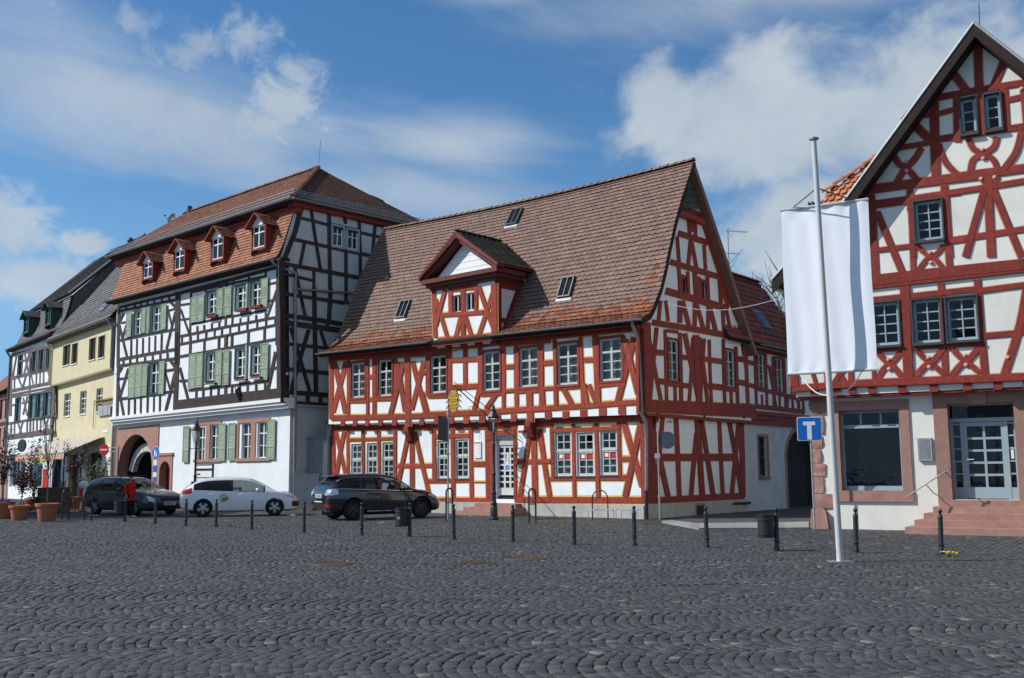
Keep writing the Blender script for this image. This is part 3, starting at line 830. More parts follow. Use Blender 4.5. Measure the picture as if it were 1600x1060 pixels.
 beams(H,RS,S2,JS,[(182,0,165,175,26),(228,0,250,180,26),(352,0,350,195,40),(372,0,432,228,36),(482,20,478,235,32),(492,20,556,248,34),(600,40,594,260,30),(610,50,664,275,34),(722,60,735,290,24),(752,70,800,300,26),(110,190,870,322,48),(838,505,935,514,45),(848,708,940,724,45),(924,400,944,905,28),(885,925,1010,945,62),(60,945,1010,992,56),(850,330,940,345,50),(148,235,90,860,30),(82,330,186,865,32),(120,450,225,456,46),(160,700,245,712,44),(222,250,236,880,24),(350,280,362,885,28),(308,740,312,885,26),(238,722,442,745,40),(360,490,432,500,40),(392,285,520,885,38),(490,300,520,890,50),(465,320,432,880,26),(520,320,592,885,30),(562,330,528,885,30),(606,340,626,895,24),(555,506,722,532,42),(565,742,735,758,48),(728,335,742,905,24),(838,400,856,915,28),(795,780,800,910,24),(735,775,852,778,34),(60,895,900,932,62),(240,262,335,275,26)],DR,.03,b2,.03)
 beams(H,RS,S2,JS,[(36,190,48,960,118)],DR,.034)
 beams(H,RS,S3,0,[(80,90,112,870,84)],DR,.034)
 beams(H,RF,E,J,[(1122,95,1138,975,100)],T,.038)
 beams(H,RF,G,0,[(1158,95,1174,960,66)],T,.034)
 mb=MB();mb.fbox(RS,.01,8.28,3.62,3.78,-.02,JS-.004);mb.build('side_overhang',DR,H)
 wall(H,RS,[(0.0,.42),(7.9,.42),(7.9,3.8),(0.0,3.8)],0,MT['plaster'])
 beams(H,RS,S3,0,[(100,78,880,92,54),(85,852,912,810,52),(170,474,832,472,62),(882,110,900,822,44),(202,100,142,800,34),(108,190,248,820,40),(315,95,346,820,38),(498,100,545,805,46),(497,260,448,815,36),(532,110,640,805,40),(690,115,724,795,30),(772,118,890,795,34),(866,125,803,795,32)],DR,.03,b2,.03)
 for x,y in((115,110),(525,95),(870,110)):
  u,z=RS.crop(S3,x,y,0);mb=MB();P=RS.pt
  mb.prism([P(u-.1,z-.5,.03),P(u-.1,z-.35,.1),P(u-.1,z-.05,JS+.03),P(u-.1,z+.12,JS+.03),P(u-.1,z+.12,.03)],RS.d*-.2);mb.build('knee_brace',DR,H)
 bd.build('border_paint',OC,H);b2.build('border_paint',OC,H)
 u0,z0=RS.crop(S3,483,1020,.045);u1,z1=RS.crop(S3,565,870,.045)
 mb=MB();mb.fbox(RS,u0,u1,z0,z1,.046,.06,0);mb.fbox(RS,u0+.1,u1-.1,z0+.08,z1-.09,.06,.068,1);mb.build('cellar_hatch',[MT['pink_stone'],MT['gate_dark']],H)
 u0,z0=RS.crop(S3,230,180,0);u1,z1=RS.crop(S3,285,148,0)
 mb=MB();mb.fbox(RS,u0,u1,z0,z1,.004,.012);
 for k in range(8):mb.fbox(RS,u0+.04+k*(u1-u0-.08)/8,u0+.04+(k+.7)*(u1-u0-.08)/8,z0+.05,z1-.05,.012,.014,1)
 mb.build('street_name_plate',[MT['paper'],MT['black']],H)
 a,b_,c_=RS.px(1085,262,.5),RS.px(1062,325,.5),RS.px(1103,325,.5)
 mb=MB();P=RS.pt
 for k in range(6):
  t0,t1=k/6,(k+1)/6
  l0,r0=(a[0]+(b_[0]-a[0])*t0,a[1]+(b_[1]-a[1])*t0),(a[0]+(c_[0]-a[0])*t0,a[1]+(c_[1]-a[1])*t0)
  l1,r1=(a[0]+(b_[0]-a[0])*t1,a[1]+(b_[1]-a[1])*t1),(a[0]+(c_[0]-a[0])*t1,a[1]+(c_[1]-a[1])*t1)
  mb.prism([P(*l0,.30),P(*l1,.36),P(*r1,.36),P(*r0,.30)] if k else[P(*a,.3),P(*l1,.36),P(*r1,.36)],RS.n*.12)
 mb.build('hood_tiles',MT['tile_dark'],H)
 mb=MB();mb.fbox(RS,b_[0]-.1,c_[0]+.12,b_[1]-.22,b_[1]-.02,.1,.40);mb.build('hood_beam',DR,H)
 # ------------- roof
 pf,LB=arclen_profile(prof)
 UR,LA=ov,18.45
 def S(a,b):
  s,z=pf(b);t=a/LA
  z+=.31*t-.16*sin(pi*min(1,t))*(b/LB)
  return RF.pt(UR-a-.25*t*(b/LB)-s*.052*(1-t),z,-s)
 rf=deck(H,S,LA,LB,24,30,MT['soffit'],.14)
 def keep(a,b):
  u=UR-a
  return not(-10.25<u<-6.7 and b<2.9)
 def orange(a,b):
  if b<1.30+.18*sin(a*1.7)+.25*random.random():return random.random()<.86
  return random.random()<(.22 if a<.8 and b<3.2 else.002)
 roof_tiles(rf,S,LA,LB,.262,.205,[MT['tile_brown'],MT['tile_orange']],keep,300,orange)
 ridge_tiles(rf,[S(a,LB)+Vector((0,0,.05)) for a in[LA*k/16 for k in range(17)]],48,MT['tile_brown'],.13)
 pb,LBb=arclen_profile(list(reversed(back)))
 def Sb(a,b):
  s,z=pb(b);t=a/LA
  return RF.pt(UR-LA+a-s*.052*t,z+.31*(1-t)-.16*sin(pi*min(1,t))*(b/LBb),-s)
 rb=deck(H,Sb,LA,LBb,10,8,MT['tile_brown'],.2,drop=-.02,m2=None)
 for pr,sg in((prof,1),(back,-1)):
  mb=MB()
  for(s0_,z0_),(s1_,z1_) in zip(pr,pr[1:]):
   mb.box8([RS.pt(s0_,z0_-.24,ov-.05),RS.pt(s1_,z1_-.24,ov-.05),RS.pt(s1_,z1_-.24,ov-.01),RS.pt(s0_,z0_-.24,ov-.01),RS.pt(s0_,z0_-.02,ov-.05),RS.pt(s1_,z1_-.02,ov-.05),RS.pt(s1_,z1_-.02,ov-.01),RS.pt(s0_,z0_-.02,ov-.01)])
  mb.build('verge_board',MT['soffit'],H)
 mb=MB();mb.box8([RF.pt(-17.9,7.08,.78),RF.pt(.5,6.77,.78),RF.pt(.5,6.86,.28),RF.pt(-17.9,7.17,.28),RF.pt(-17.9,7.11,.78),RF.pt(.5,6.80,.78),RF.pt(.5,6.89,.28),RF.pt(-17.9,7.20,.28)]);mb.build('eave_soffit',MT['dark_red'],H)
 mb=MB();mb.box8([RF.pt(-17.6,7.02,J+.032),RF.pt(.03,6.66,J+.032),RF.pt(.03,6.66,J-.02),RF.pt(-17.6,7.02,J-.02),RF.pt(-17.6,7.3,J+.032),RF.pt(.03,7.0,J+.032),RF.pt(.03,7.0,J-.02),RF.pt(-17.6,7.3,J-.02)]);mb.build('wall_plate',T,H)
 def ez(u):return 7.02+.31*(UR-u)/LA-.03
 gutter(H,[RF.pt(u,ez(u),.88) for u in(-17.95,-14,-10.28)],MT['zinc'])
 gutter(H,[RF.pt(u,ez(u),.88) for u in(-6.75,-3,.62)],MT['zinc'])
 for u in[-17+k*.95 for k in range(7)]+[-6+k*1.05 for k in range(7)]:
  mb=MB();s,z=pf(.55)
  t=(UR-u)/LA
  mb.tube([RF.pt(u,z+.31*t+.04,-s),RF.pt(u,z+.31*t+.24,-s+.02)],.012,5);mb.tube([RF.pt(u,z+.31*t+.24,-s+.02),RF.pt(u+.04,z+.31*t+.20,-s-.14)],.012,5);mb.build('snow_hook',MT['iron'],H)
 mb=MB()
 dp=[(986,497,.86),(990,512,.74),(997,530,.44),(999,560,.40),(1001,600,.40),(1003,648,.40),(1009,660,.16),(1010,680,.13),(1010,800,.13)]
 pts=[RF.pt(*RF.px(x,y,w),w) for x,y,w in dp]
 mb.tube(pts[:-1]+[pts[-2].lerp(pts[-1],.72)],.062,10);mb.build('downpipe',MT['zinc'],H,smooth=True,angle=60)
 mb=MB();mb.tube([pts[-2].lerp(pts[-1],.72),Vector((pts[-1].x,pts[-1].y,-.05))],.07,10);mb.build('pipe_foot',MT['iron'],H,smooth=True,angle=60)
 for x,y,dw in((810,339,0),(888,450,0),(633,485,0)):
  best=None
  for k in range(10,int(LB*20)):
   b=k/20;q=S(9,b);s,z=pf(b)
   u,zz=RF.px(x,y,-s);a=UR-u;P_=S(a,b)
   d=abs(zz-P_.z)
   if best is None or d<best[0]:best=(d,a,b)
  _,a,b=best
  P_=S(a,b);da=(S(a-.1,b)-S(a+.1,b)).normalized();db=(S(a,b+.1)-S(a,b-.1)).normalized();n=da.cross(db).normalized()
  if n.z<0:n=-n
  M_=Matrix((da,db,n)).transposed().to_4x4();M_.translation=P_
  mb=MB();hw,hl=.27,.42
  mb.box(-hw-.06,hw+.06,-hl-.06,-hl,0,.13,0,M=M_);mb.box(-hw-.06,hw+.06,hl,hl+.06,0,.15,0,M=M_);mb.box(-hw-.06,-hw,-hl,hl,0,.141,0,M=M_);mb.box(hw,hw+.06,-hl,hl,0,.142,0,M=M_)
  mb.box(-.02,.02,-hl,hl,.05,.139,0,M=M_);mb.box(-hw-.12,hw+.12,-hl-.22,-hl-.06,.01,.05,1,M=M_)
  sk=mb.build('skylight',[MT['dark_grey'],MT['lead']],H)
  for x0,x1 in((-hw,-.02),(.02,hw)):
   mb=MB();mb.box(x0,x1,-hl,hl,.05,.11,M=M_);mb.build('pane',MT['glass_dark'],sk)
   # ------------- gabled dormer
 W=.5;K=(640,360,5.3);uL,uR=-10.3,-6.66;zb,zt=7.22,9.45
 dm=MB();P=RF.pt
 wu=[]
 for r in((355,530,430,685),(465,510,535,670)):
  q0,q1=RF.crop(K,r[0],(r[1]+r[3])/2,W)[0],RF.crop(K,r[2],(r[1]+r[3])/2,W)[0]
  wu.append((q0,q1,RF.crop(K,r[0],r[3],W)[1],RF.crop(K,r[2],r[1],W)[1]))
 dw=wall(H,RF,[(uL,zb),(uR,zb),(uR,zt),(uL,zt)],W,MT['plaster'],'dormer',.2,holes=wu)
 for q in wu:window(dw,RF,K,None,W,2,0,1,0,'grey_frame',.05,.06,.02,.07,hole=False,uz=q,flat=True,gm='glass_dark')
 for sgn,u in((1,uR),(-1,uL)):
  mb=MB();mb.poly([P(u,zb-.1,W-.002),P(u,zb-.1,-1.8),P(u,zt,-1.8),P(u,zt,W-.002)]);mb.build('cheek_wall',MT['plaster'],dw)
 CF=Fac((P(uR,0,W).x,P(uR,0,W).y),-42+90,'R')
 mb=MB();mb.fbox(CF,-.02,.3,zb,zt,-.05,.032);mb.fbox(CF,.3,1.6,zt-.36,zt,-.05,.028);mb.fbox(CF,.3,.9,zb+.45,zb+.65,-.05,.026)
 mb.box8([CF.pt(.2,zb-.1,.03),CF.pt(.45,zb-.1,.03),CF.pt(.45,zb-.1,-.05),CF.pt(.2,zb-.1,-.05),CF.pt(1.25,zt-.2,.03),CF.pt(1.5,zt-.2,.03),CF.pt(1.5,zt-.2,-.05),CF.pt(1.25,zt-.2,-.05)]);mb.build('cheek_timber',DR,dw)
 b3=MB()
 beams(dw,RF,K,W,[(195,480,210,890,34),(698,440,700,850,48),(292,490,215,790,30),(212,570,312,890,30),(570,465,688,800,32),(688,515,568,880,32),(440,485,441,890,36),(422,715,380,885,30),(460,715,512,880,30),(265,702,610,678,32),(335,490,338,695,32),(548,465,548,675,26),(320,492,560,466,40),(230,912,700,872,42)],T,.035,b3)
 b3.build('border_paint',OC,dw)
 ends=[]
 for x,y in((258,955),(385,945),(508,930),(635,918)):
  a,b=RF.crop(K,x-40,y,W),RF.crop(K,x+40,y,W);z=(a[1]+b[1])/2
  mb=MB();mb.tube([P(a[0],z,W-.12),P(b[0],z,W-.12)],.1,10);mb.build('plaster_fillet',MT['plaster'],dw,smooth=True,angle=50);ends.append((a[0],b[0],z))
 ends.append((ends[-1][1]+.3,0,ends[-1][2]-.02))
 for(a,b) in zip(ends,ends[1:]):
  mb=MB();mb.fbox(RF,a[1]+.01,b[0]-.01,a[2]-.13,a[2]+.12,-.2,W+.05);mb.build('joist_end',T,dw)
 mb=MB();mb.fbox(RF,uL,uR+.02,zb-.5,zb+.02,.29,W-.2);mb.build('dormer_base',DR,dw)
 CW=.9
 cz0,cz1=9.42,9.86
 mb=MB()
 for k,(a,b,ww) in enumerate(((9.38,9.52,.62),(9.5,9.68,.74),(9.66,9.84,.88))):
  mb.fbox(RF,uL-.1-.14*k,uR+.1+.14*k,a,b,-.9-.01*k,ww)
 mb.build('cornice',MT['dormer_brown'],dw)
 ua,za=(uL+uR)/2-.05,11.62
 eL,eR,ez_=uL-.5,uR+.5,9.84
 mb=MB();q=.26
 for sg,e in((-1,eL),(1,eR)):
  for k,(dz,w0,w1) in enumerate(((0,.55,.93),(-.17,.52,.8))):
   mb.box8([P(e+sg*-.3*k,ez_+dz*0,w1),P(ua,za-.23+dz,w1),P(ua,za-.23+dz,w0),P(e+sg*-.3*k,ez_,w0),P(e-sg*.02*k,ez_+.15+dz*.4,w1),P(ua,za+dz,w1),P(ua,za+dz,w0),P(e-sg*.02*k,ez_+.15+dz*.4,w0)])
 mb.build('pediment_board',MT['dormer_brown'],dw)
 mb=MB();n=5
 for k in range(n):
  t0,t1=k/n,(k+.97)/n;zz0,zz1=9.86+(za-.45-9.86)*t0,9.86+(za-.45-9.86)*t1
  l0,l1=(eL+.62)+(ua-eL-.62)*t0,(eL+.62)+(ua-eL-.62)*t1;r0_,r1_=(eR-.62)+(ua-eR+.62)*t0,(eR-.62)+(ua-eR+.62)*t1
  mb.prism([P(l0,zz0,.47),P(r0_,zz0,.47),P(r1_,zz1,.46),P(l1,zz1,.46)],RF.n*.1)
 mb.build('pediment_panel',MT['white'],dw)
 mb=MB();mb.poly([P(eL,ez_,.4),P(eR,ez_,.4),P(ua,za-.1,.4)]);mb.build('pediment_back',MT['dormer_brown'],dw)
 for sg,e in((-1,eL),(1,eR)):
  def Sd(a,b,e=e):
   t=b/2.9;k=1.0-a/3.1
   return P(e+(ua-e)*t,ez_+.16+(za-ez_-.13)*t,.95-a*(1 if 1 else 0))
  hl=hypot(ua-e,za-ez_-.1)
  def Sd2(a,b,e=e,hl=hl):
   t=b/hl;return P(e+(ua-e)*t,ez_+.13+(za-ez_-.1)*t,.95-a)
  deck(dw,Sd2,3.1,hl,4,4,DR,.06,'dormer_roof')
  roof_tiles(dw,Sd2,3.1,hl,.24,.2,MT['tile_dark'])
 ridge_tiles(dw,[P(ua,za+.08,.95),P(ua,za+.08,-1.9)],9,MT['tile_dark'],.1,stuff=True)
 def proj(x,y):
  best=None
  for k in range(int(LB*30)):
   b=k/30;s,z=pf(b);u,zz=RF.px(x,y,-s);Q=S(UR-u,b)
   if best is None or abs(Q.z-zz)<best[0]:best=(abs(Q.z-zz),Q)
  return best[1]
 v0,v1=proj(787,402),proj(824,441)
 mb=MB();off=(RF.n*.6+Vector((0,0,.5)))*.13
 mb.tube([v0+off,v0.lerp(v1,.5)+off*.9,v1+off],[.05,.06,.05],6);mb.build('lead_valley',MT['lead'],dw)
 mb=MB();q=[(-17.86,7.6),(-17.86,0)]
 gl=[P(-17.86,0,0.3),P(-17.86,0,-8.3)]+[P(-17.86,z+.15,-s) for s,z in reversed(back)]+[P(-17.86,z+.1,-s) for s,z in reversed(prof[1:])]
 mb.poly(gl);mb.poly([P(-17.86,0,-8.3),P(-.6,0,-8.3),P(-.6,6.6,-8.3),P(-17.86,6.9,-8.3)]);mb.build('rear_wall',MT['plaster_grey'],H)
 mb=MB()
 mb.fbox(RF,-17.8,-.3,3.72,3.8,-8.1,-.35);mb.fbox(RF,-17.8,-.3,.3,.4,-8.1,-.35);mb.fbox(RF,-17.8,-.3,0.4,7,-4.2,-4.1);mb.build('inner_floor',MT['room'],H)
 return H
RED=build_red()
def build_wing():
 Hh=thing('rear_wing_house',RS.pt(11,0,0),'lower red timbered wing with a grey rendered ground floor and a round-arched dark gateway','house')
 c=(1130,500,3.211);DR=MT['dark_red'];b2=MB();w=.06
 for r in((170,170,206,352),(262,192,298,372)):
  window(Hh,RS,c,r,w,2,1,3,.3,'grey_frame',.05,.05,.03,.06,casing=('dark_red',.07,.04),curtain='lower')
 wall(Hh,RS,[(7.92,4.1),(15.2,4.1),(15.2,7.05),(7.92,7.05)],w,MT['plaster'])
 beams(Hh,RS,c,w,[(66,122,330,185,18),(62,150,66,420,12),(66,198,172,222,20),(66,308,172,338,20),(116,140,120,425,11),(160,160,168,430,11),(214,170,222,440,11),(250,185,258,440,11),(306,195,316,445,11),(172,345,410,402,18),(196,375,198,440,9),(232,240,268,440,10),(222,232,252,245,14),(284,380,286,440,9),(330,380,322,440,10),(340,200,352,445,10),(378,230,380,445,10),(100,428,410,462,22),(330,250,385,440,10),(400,240,404,450,10),(10,362,66,372,16)],DR,.03,b2,.025)
 b2.build('border_paint',MT['ochre'],Hh)
 a,z=RS.crop(c,100,450,w);b,z2=RS.crop(c,345,505,w)
 for k in range(3):
  mb=MB();mb.fbox(RS,7.95,16.4,3.62+k*.2,3.80+k*.2,-.02,.1+.03*k);mb.build('moulded_beam',DR,Hh)
 q=(1130,500,3.211)
 window(Hh,RS,q,(178,585,224,785),0,2,0,4,0,'dark_grey',.05,.0,.03,.16,sill=('sandstone',.1,.1),casing=('pink_stone',.12,.02),gm='glass_dark',depth=.3)
 ca,hw_,spr,top=14.1,2.05,2.3,3.62
 arch=[(ca-hw_,-.4),(ca-hw_,spr)]+[(ca-hw_*cos(pi*k/14),spr+(top-spr)*sin(pi*k/14)) for k in range(1,14)]+[(ca+hw_,spr),(ca+hw_,-.4)]
 wall(Hh,RS,[(7.9,3.7),(7.9,-.4)]+arch+[(17,-.4),(17,3.7)],0,MT['plaster_grey'],depth=.3)
 mb=MB()
 for(u0,z0),(u1,z1) in zip(arch,arch[1:]):mb.poly([RS.pt(u0,z0,0),RS.pt(u1,z1,0),RS.pt(u1,z1,-.8),RS.pt(u0,z0,-.8)])
 mb.build('arch_reveal',MT['plaster_grey'],Hh)
 n=11
 for k in range(n+4):
  if k<4:p=[(ca-hw_,-.1+k*.65),(ca-hw_,-.1+k*.65+.62),(ca-hw_-.22,-.1+k*.65+.62),(ca-hw_-.22,-.1+k*.65)]
  else:
   t0,t1=pi*(k-4)/n+.01,pi*(k-3)/n-.01
   f=lambda t,e:(ca-(hw_+e)*cos(t),spr+(top-spr+e)*sin(t))
   p=[f(t0,0),f(t1,0),f(t1,.22),f(t0,.22)]
  mb=MB();pts=[RS.pt(u,z_,.015) for u,z_ in p]
  mb.prism(pts if k<4 else pts,RS.n*.06);mb.build('arch_stone',MT['pink_stone'],Hh)
 for k in range(9):
  u=ca-hw_+2*hw_*k/9
  mb=MB();mb.fbox(RS,u+.008,u+2*hw_/9-.008,-.3,top,-.66,-.6-.006*(k%2));mb.build('gate_plank',MT['gate_dark'],Hh)
 mb=MB();mb.fbox(RS,ca-hw_-.3,ca+hw_+.3,-.4,top+.2,-.9,-.78);mb.build('black_backing',MT['black'],Hh)
 def S(a,b):
  t=b/4.42;return RS.pt(6.0+a,7.02+3.68*t,.55-2.55*t)
 rf=deck(Hh,S,8.2,4.42,6,5,MT['soffit'],.14)
 roof_tiles(rf,S,8.2,4.42,.24,.34,MT['tile_wine'],None,0,None,pan=True)
 def S2(a,b):
  t=b/4.42;return RS.pt(6.0+a,7.02+3.68*t,-4.55+2.55*t)
 deck(Hh,S2,8.2,4.42,4,4,MT['tile_wine'],.14)
 ridge_tiles(rf,[S(0,4.42)+Vector((0,0,.06)),S(8.2,4.42)+Vector((0,0,.06))],20,MT['tile_wine'],.12)
 mb=MB();mb.poly([RS.pt(14.0,4,0),RS.pt(14.0,4,-4),RS.pt(14.0,7.1,-4),RS.pt(14.0,10.5,-2),RS.pt(14.0,7.1,0)]);mb.poly([RS.pt(7.9,0,-4),RS.pt(17,0,-4),RS.pt(17,7,-4),RS.pt(7.9,7,-4)]);mb.build('rear_wall',MT['plaster_grey'],Hh)
 gutter(Hh,[RS.pt(8.6,6.98,.64),RS.pt(14.3,6.98,.64)],MT['zinc'])
 mb=MB()
 for h in(.16,.28):mb.tube([S(2.3,.5)+Vector((0,0,h)),S(8.1,.5)+Vector((0,0,h))],.012,5)
 for k in range(9):p=S(2.4+k*.7,.5);mb.tube([p,p+Vector((0,0,.3))],.012,5)
 mb.build('snow_guard',MT['iron'],Hh)
 a,b=5.0,1.55
 da,db=RS.d,(S(5,2)-S(5,1)).normalized();n=da.cross(db);n=n if n.z>0 else-n
 M_=Matrix((da,db,n)).transposed().to_4x4();M_.translation=S(4.55,1.5)
 mb=MB();mb.box(-.33,.33,-.5,.5,0,.16,0,M=M_);sk=mb.build('skylight',MT['zinc'],Hh)
 mb=MB();mb.box(-.27,.27,-.43,.43,.16,.175,0,M=M_);mb.build('pane',MT['glass'],sk)
 return Hh
WING=build_wing()
# ------ the tall black-and-white house with a mansard roof
WF=Fac((-10.6,48.85),-43,'L')
WS=Fac((-10.6,48.85),47,'R')
def shutter(parent,F,u0,u1,z0,z1,w,louv=True,label=None,ang=0.0):
 """panelled wooden shutter; the middle third is louvred"""
 mb=MB();t=.035;f=.055
 if u1-u0<.16:f=.03
 def bx(a,b,c_,d,e0,e1):mb.fbox(F,a,b,c_,d,w+e0,w+e1)
 bx(u0,u0+f,z0,z1,0,t);bx(u1-f,u1,z0,z1,0,t-.001)
 h=z1-z0
 zs=[z0,z0+h*.32,z0+h*.68,z1]
 for z in zs[1:3]:bx(u0+f,u1-f,z-.03,z+.03,.002,t-.002)
 bx(u0+f,u1-f,z0,z0+.06,.002,t-.003);bx(u0+f,u1-f,z1-.06,z1,.002,t-.003)
 for a,b in((zs[0]+.06,zs[1]-.03),(zs[2]+.03,zs[3]-.06)):
  bx(u0+f,u1-f,a,b,.006,.014)
  bx(u0+f+.03,u1-f-.03,a+.04,b-.04,.014,.024)
 o=mb.build('shutter',MT['green'],parent)
 a,b=zs[1]+.03,zs[2]-.03
 mb=MB();n=9
 for k in range(n):
  z=a+(b-a)*(k+.5)/n;P=F.pt;d=(b-a)/n*.52
  mb.box8([P(u0+f,z-d,w+.032),P(u1-f,z-d,w+.032),P(u1-f,z-d+.012,w+.03),P(u0+f,z-d+.012,w+.03),P(u0+f,z+d-.012,w+.004),P(u1-f,z+d-.012,w+.004),P(u1-f,z+d,w+.002),P(u0+f,z+d,w+.002)])
 mb.build('louvres',MT['green'],o)
 if label:o['label']=label
 return o
def rect_uz(F,c,r,w):
 x0,y0,x1,y1=r;ym=(y0+y1)/2
 u0,u1=F.crop(c,x0,ym,w)[0],F.crop(c,x1,ym,w)[0]
 if F.kind=='L':return u0,u1,F.crop(c,x0,y1,w)[1],F.crop(c,x1,y0,w)[1]
 return u0,u1,F.crop(c,x1,y1,w)[1],F.crop(c,x0,y0,w)[1]
def gablet(parent,F,u0,u1,z0,z1,w,rise,back,roofm,cheekm,wall_w,over=.18,fr='white_frame',frontm=None,cols=2,tr=.3,bot=1):
 """small gabled roof dormer: front frame, cheeks, roof; the window is one of its parts"""
 um=(u0+u1)/2;P=F.pt
 mb=MB();t=.1
 mb.fbox(F,u0-t,u0,z0-.1,z1,w-.1,w);mb.fbox(F,u1,u1+t,z0-.1,z1,w-.1,w);mb.fbox(F,u0,u1,z0-.1,z0,w-.1,w-.002);
 mb.prism([P(u0-t,z1,w),P(u1+t,z1,w),P(um,z1+rise-.06,w)],F.n*.08,2)
 for u in(u0-t+.004,u1+t-.004):mb.poly([P(u,z0-.3,w-.01),P(u,z0-.3,w-back),P(u,z1+.05,w-back),P(u,z1+.05,w-.01)])
 d=mb.build('dormer',[MT[cheekm],MT[roofm],MT[frontm or fr]],parent)
 window(d,F,None,None,w,cols,1 if tr else 0,bot,tr,fr,.06,.06,.03,.05,hole=False,uz=(u0+.004,u1-.004,z0+.004,z1-.004),flat=True,gm='glass')
 for sg in(-1,1):
  e=um+sg*((u1-u0)/2+t+over);zr=z1+rise;ze=z1-.08
  def S(a,b,e=e,zr=zr,ze=ze,hl=hypot(um-e,zr-ze)):k=b/hl;return P(e+(um-e)*k,ze+(zr-ze)*k,w+.28-a)
  hl=hypot(um-e,zr-ze)
  deck(d,S,back+.3,hl,2,2,MT[cheekm],.05,'dormer_roof',drop=.0)
  roof_tiles(d,S,back+.3,hl,.2,.17,MT[roofm])
 return d
def build_white():
 H=thing('black_and_white_timbered_house',(-10.6,48.85,0),'tall black and white timbered house with green shutters and four dormers in its mansard roof','house')
 T=MT['brown_timber'];PL=MT['plaster'];J=.35
 W1,W2,W3,W4,W5=(160,430,7.57),(260,400,7.574),(160,520,6.63),(260,510,7.065),(160,520,3.3125)
 wins=[(W1,(383,415,470,712)),(W1,(597,355,694,672)),(W3,(492,305,588,642)),(W2,(490,415,600,694)),(W2,(826,340,954,632)),(W2,(1004,290,1124,604)),(W4,(448,290,540,604)),(W4,(768,240,880,562)),(W4,(944,210,1040,534))]
 for c,r in wins:window(H,WF,c,r,J,2,1,2,.3,'white_frame',.06,.07,.03,.09,casing=('dark_green',.10,.05),curtain='full',sill=('dark_green',.08,.05))
 wall(H,WF,[(-17.5,4.85),(-.1,5.0),(-.5,12.1),(-17.5,12.1)],J,PL)
 beams(H,WF,W1,J,[(195,395,182,1060,30),(892,200,880,1060,56),(195,385,880,222,30),(200,428,870,292,26),(190,775,860,642,30),(180,1002,870,876,34),(170,1075,870,985,30),(192,570,290,975,26),(280,590,236,745,20),(778,430,822,620,18),(862,430,755,875,24),(775,420,862,398,20),(212,566,282,555,22),(340,765,338,965,17),(407,755,402,952,17),(478,745,474,945,17),(552,730,548,922,17),(624,715,620,908,17),(700,695,695,888,17),(280,365,280,420,18),(380,345,380,400,18),(455,325,455,380,18),(530,305,530,362,18),(610,285,610,345,18),(700,262,700,320,18),(790,240,790,300,18),(795,310,880,400,34),(205,540,250,450,26)],T,.03)
 beams(H,WF,W3,J,[(145,350,750,272,26),(215,285,215,340,18),(287,270,285,330,18),(357,260,355,320,18),(440,250,440,305,18),(518,235,518,295,18),(598,220,598,280,18),(672,210,672,265,18),(150,482,280,466,24),(645,396,745,380,24),(150,692,745,606,26),(145,905,750,826,40),(155,500,225,895,24),(266,370,180,665,22),(748,420,645,842,24),(650,415,700,595,18),(700,285,765,375,34),(200,360,150,440,28),(272,690,268,890,17),(335,685,332,882,17),(397,675,394,874,17),(468,665,463,866,17),(532,655,528,858,17),(595,645,590,850,17),(772,0,752,840,44),(165,300,150,900,26)],T,.03)
 beams(H,WF,W2,J,[(1335,140,1322,1060,64),(290,395,276,1000,20),(165,580,290,562,22),(165,756,280,742,22),(160,952,1310,722,28),(155,1046,1310,812,26),(280,808,1190,640,24),(285,432,1180,240,26),(460,365,460,425,18),(635,320,635,385,18),(715,300,715,370,20),(790,285,790,350,20),(975,240,975,310,18),(1172,190,1172,260,20),(364,830,362,910,18),(446,815,444,895,18),(535,795,533,880,18),(624,780,622,860,18),(700,720,695,850,24),(780,710,775,835,20),(872,735,870,815,18),(966,715,964,795,18),(1060,700,1058,775,18),(1172,670,1170,755,18),(182,950,180,1030,16),(280,930,278,1010,18),(370,915,368,995,18),(470,890,468,975,18),(568,870,566,955,18),(655,855,653,935,18),(752,835,750,915,18),(856,815,854,895,18),(957,795,955,875,18),(1072,770,1070,850,18),(1178,750,1176,830,18),(1284,725,1282,810,16),(168,635,272,935,20),(1302,400,1190,725,20),(1195,335,1308,312,22),(1195,535,1308,512,22),(160,440,1320,130,40)],T,.03)
 beams(H,WF,W4,J,[(140,334,1215,138,24),(416,155,413,275,20),(578,110,574,260,20),(656,95,652,250,32),(722,80,718,230,22),(902,55,898,195,20),(1080,25,1076,185,22),(262,110,258,335,22),(240,708,1130,602,22),(328,700,325,815,18),(404,695,402,805,18),(488,690,485,795,18),(572,680,568,785,18),(652,660,648,775,28),(722,655,718,768,18),(806,660,804,755,18),(893,650,890,745,18),(987,640,985,735,18),(1085,610,1083,720,18),(145,455,240,825,24),(135,602,245,596,22),(1202,280,1115,700,30),(1140,472,1212,456,22),(105,845,1275,705,52),(105,895,1275,765,52),(105,945,1275,820,46),(1240,0,1246,720,56)],T,.04)
 u,z=WF.crop(W4,808,720,J);mb=MB()
 mb.tube([WF.pt(u,z+.2,J+.05),WF.pt(u+.05,z,J+.22),WF.pt(u+.15,z-.3,J+.12),WF.pt(u+.1,z-.5,J+.06)],[.05,.09,.08,.03],7);mb.tube([WF.pt(u-.3,z+.25,J+.1),WF.pt(u,z+.05,J+.2)],.03,6);mb.build('carved_bracket',T,H)
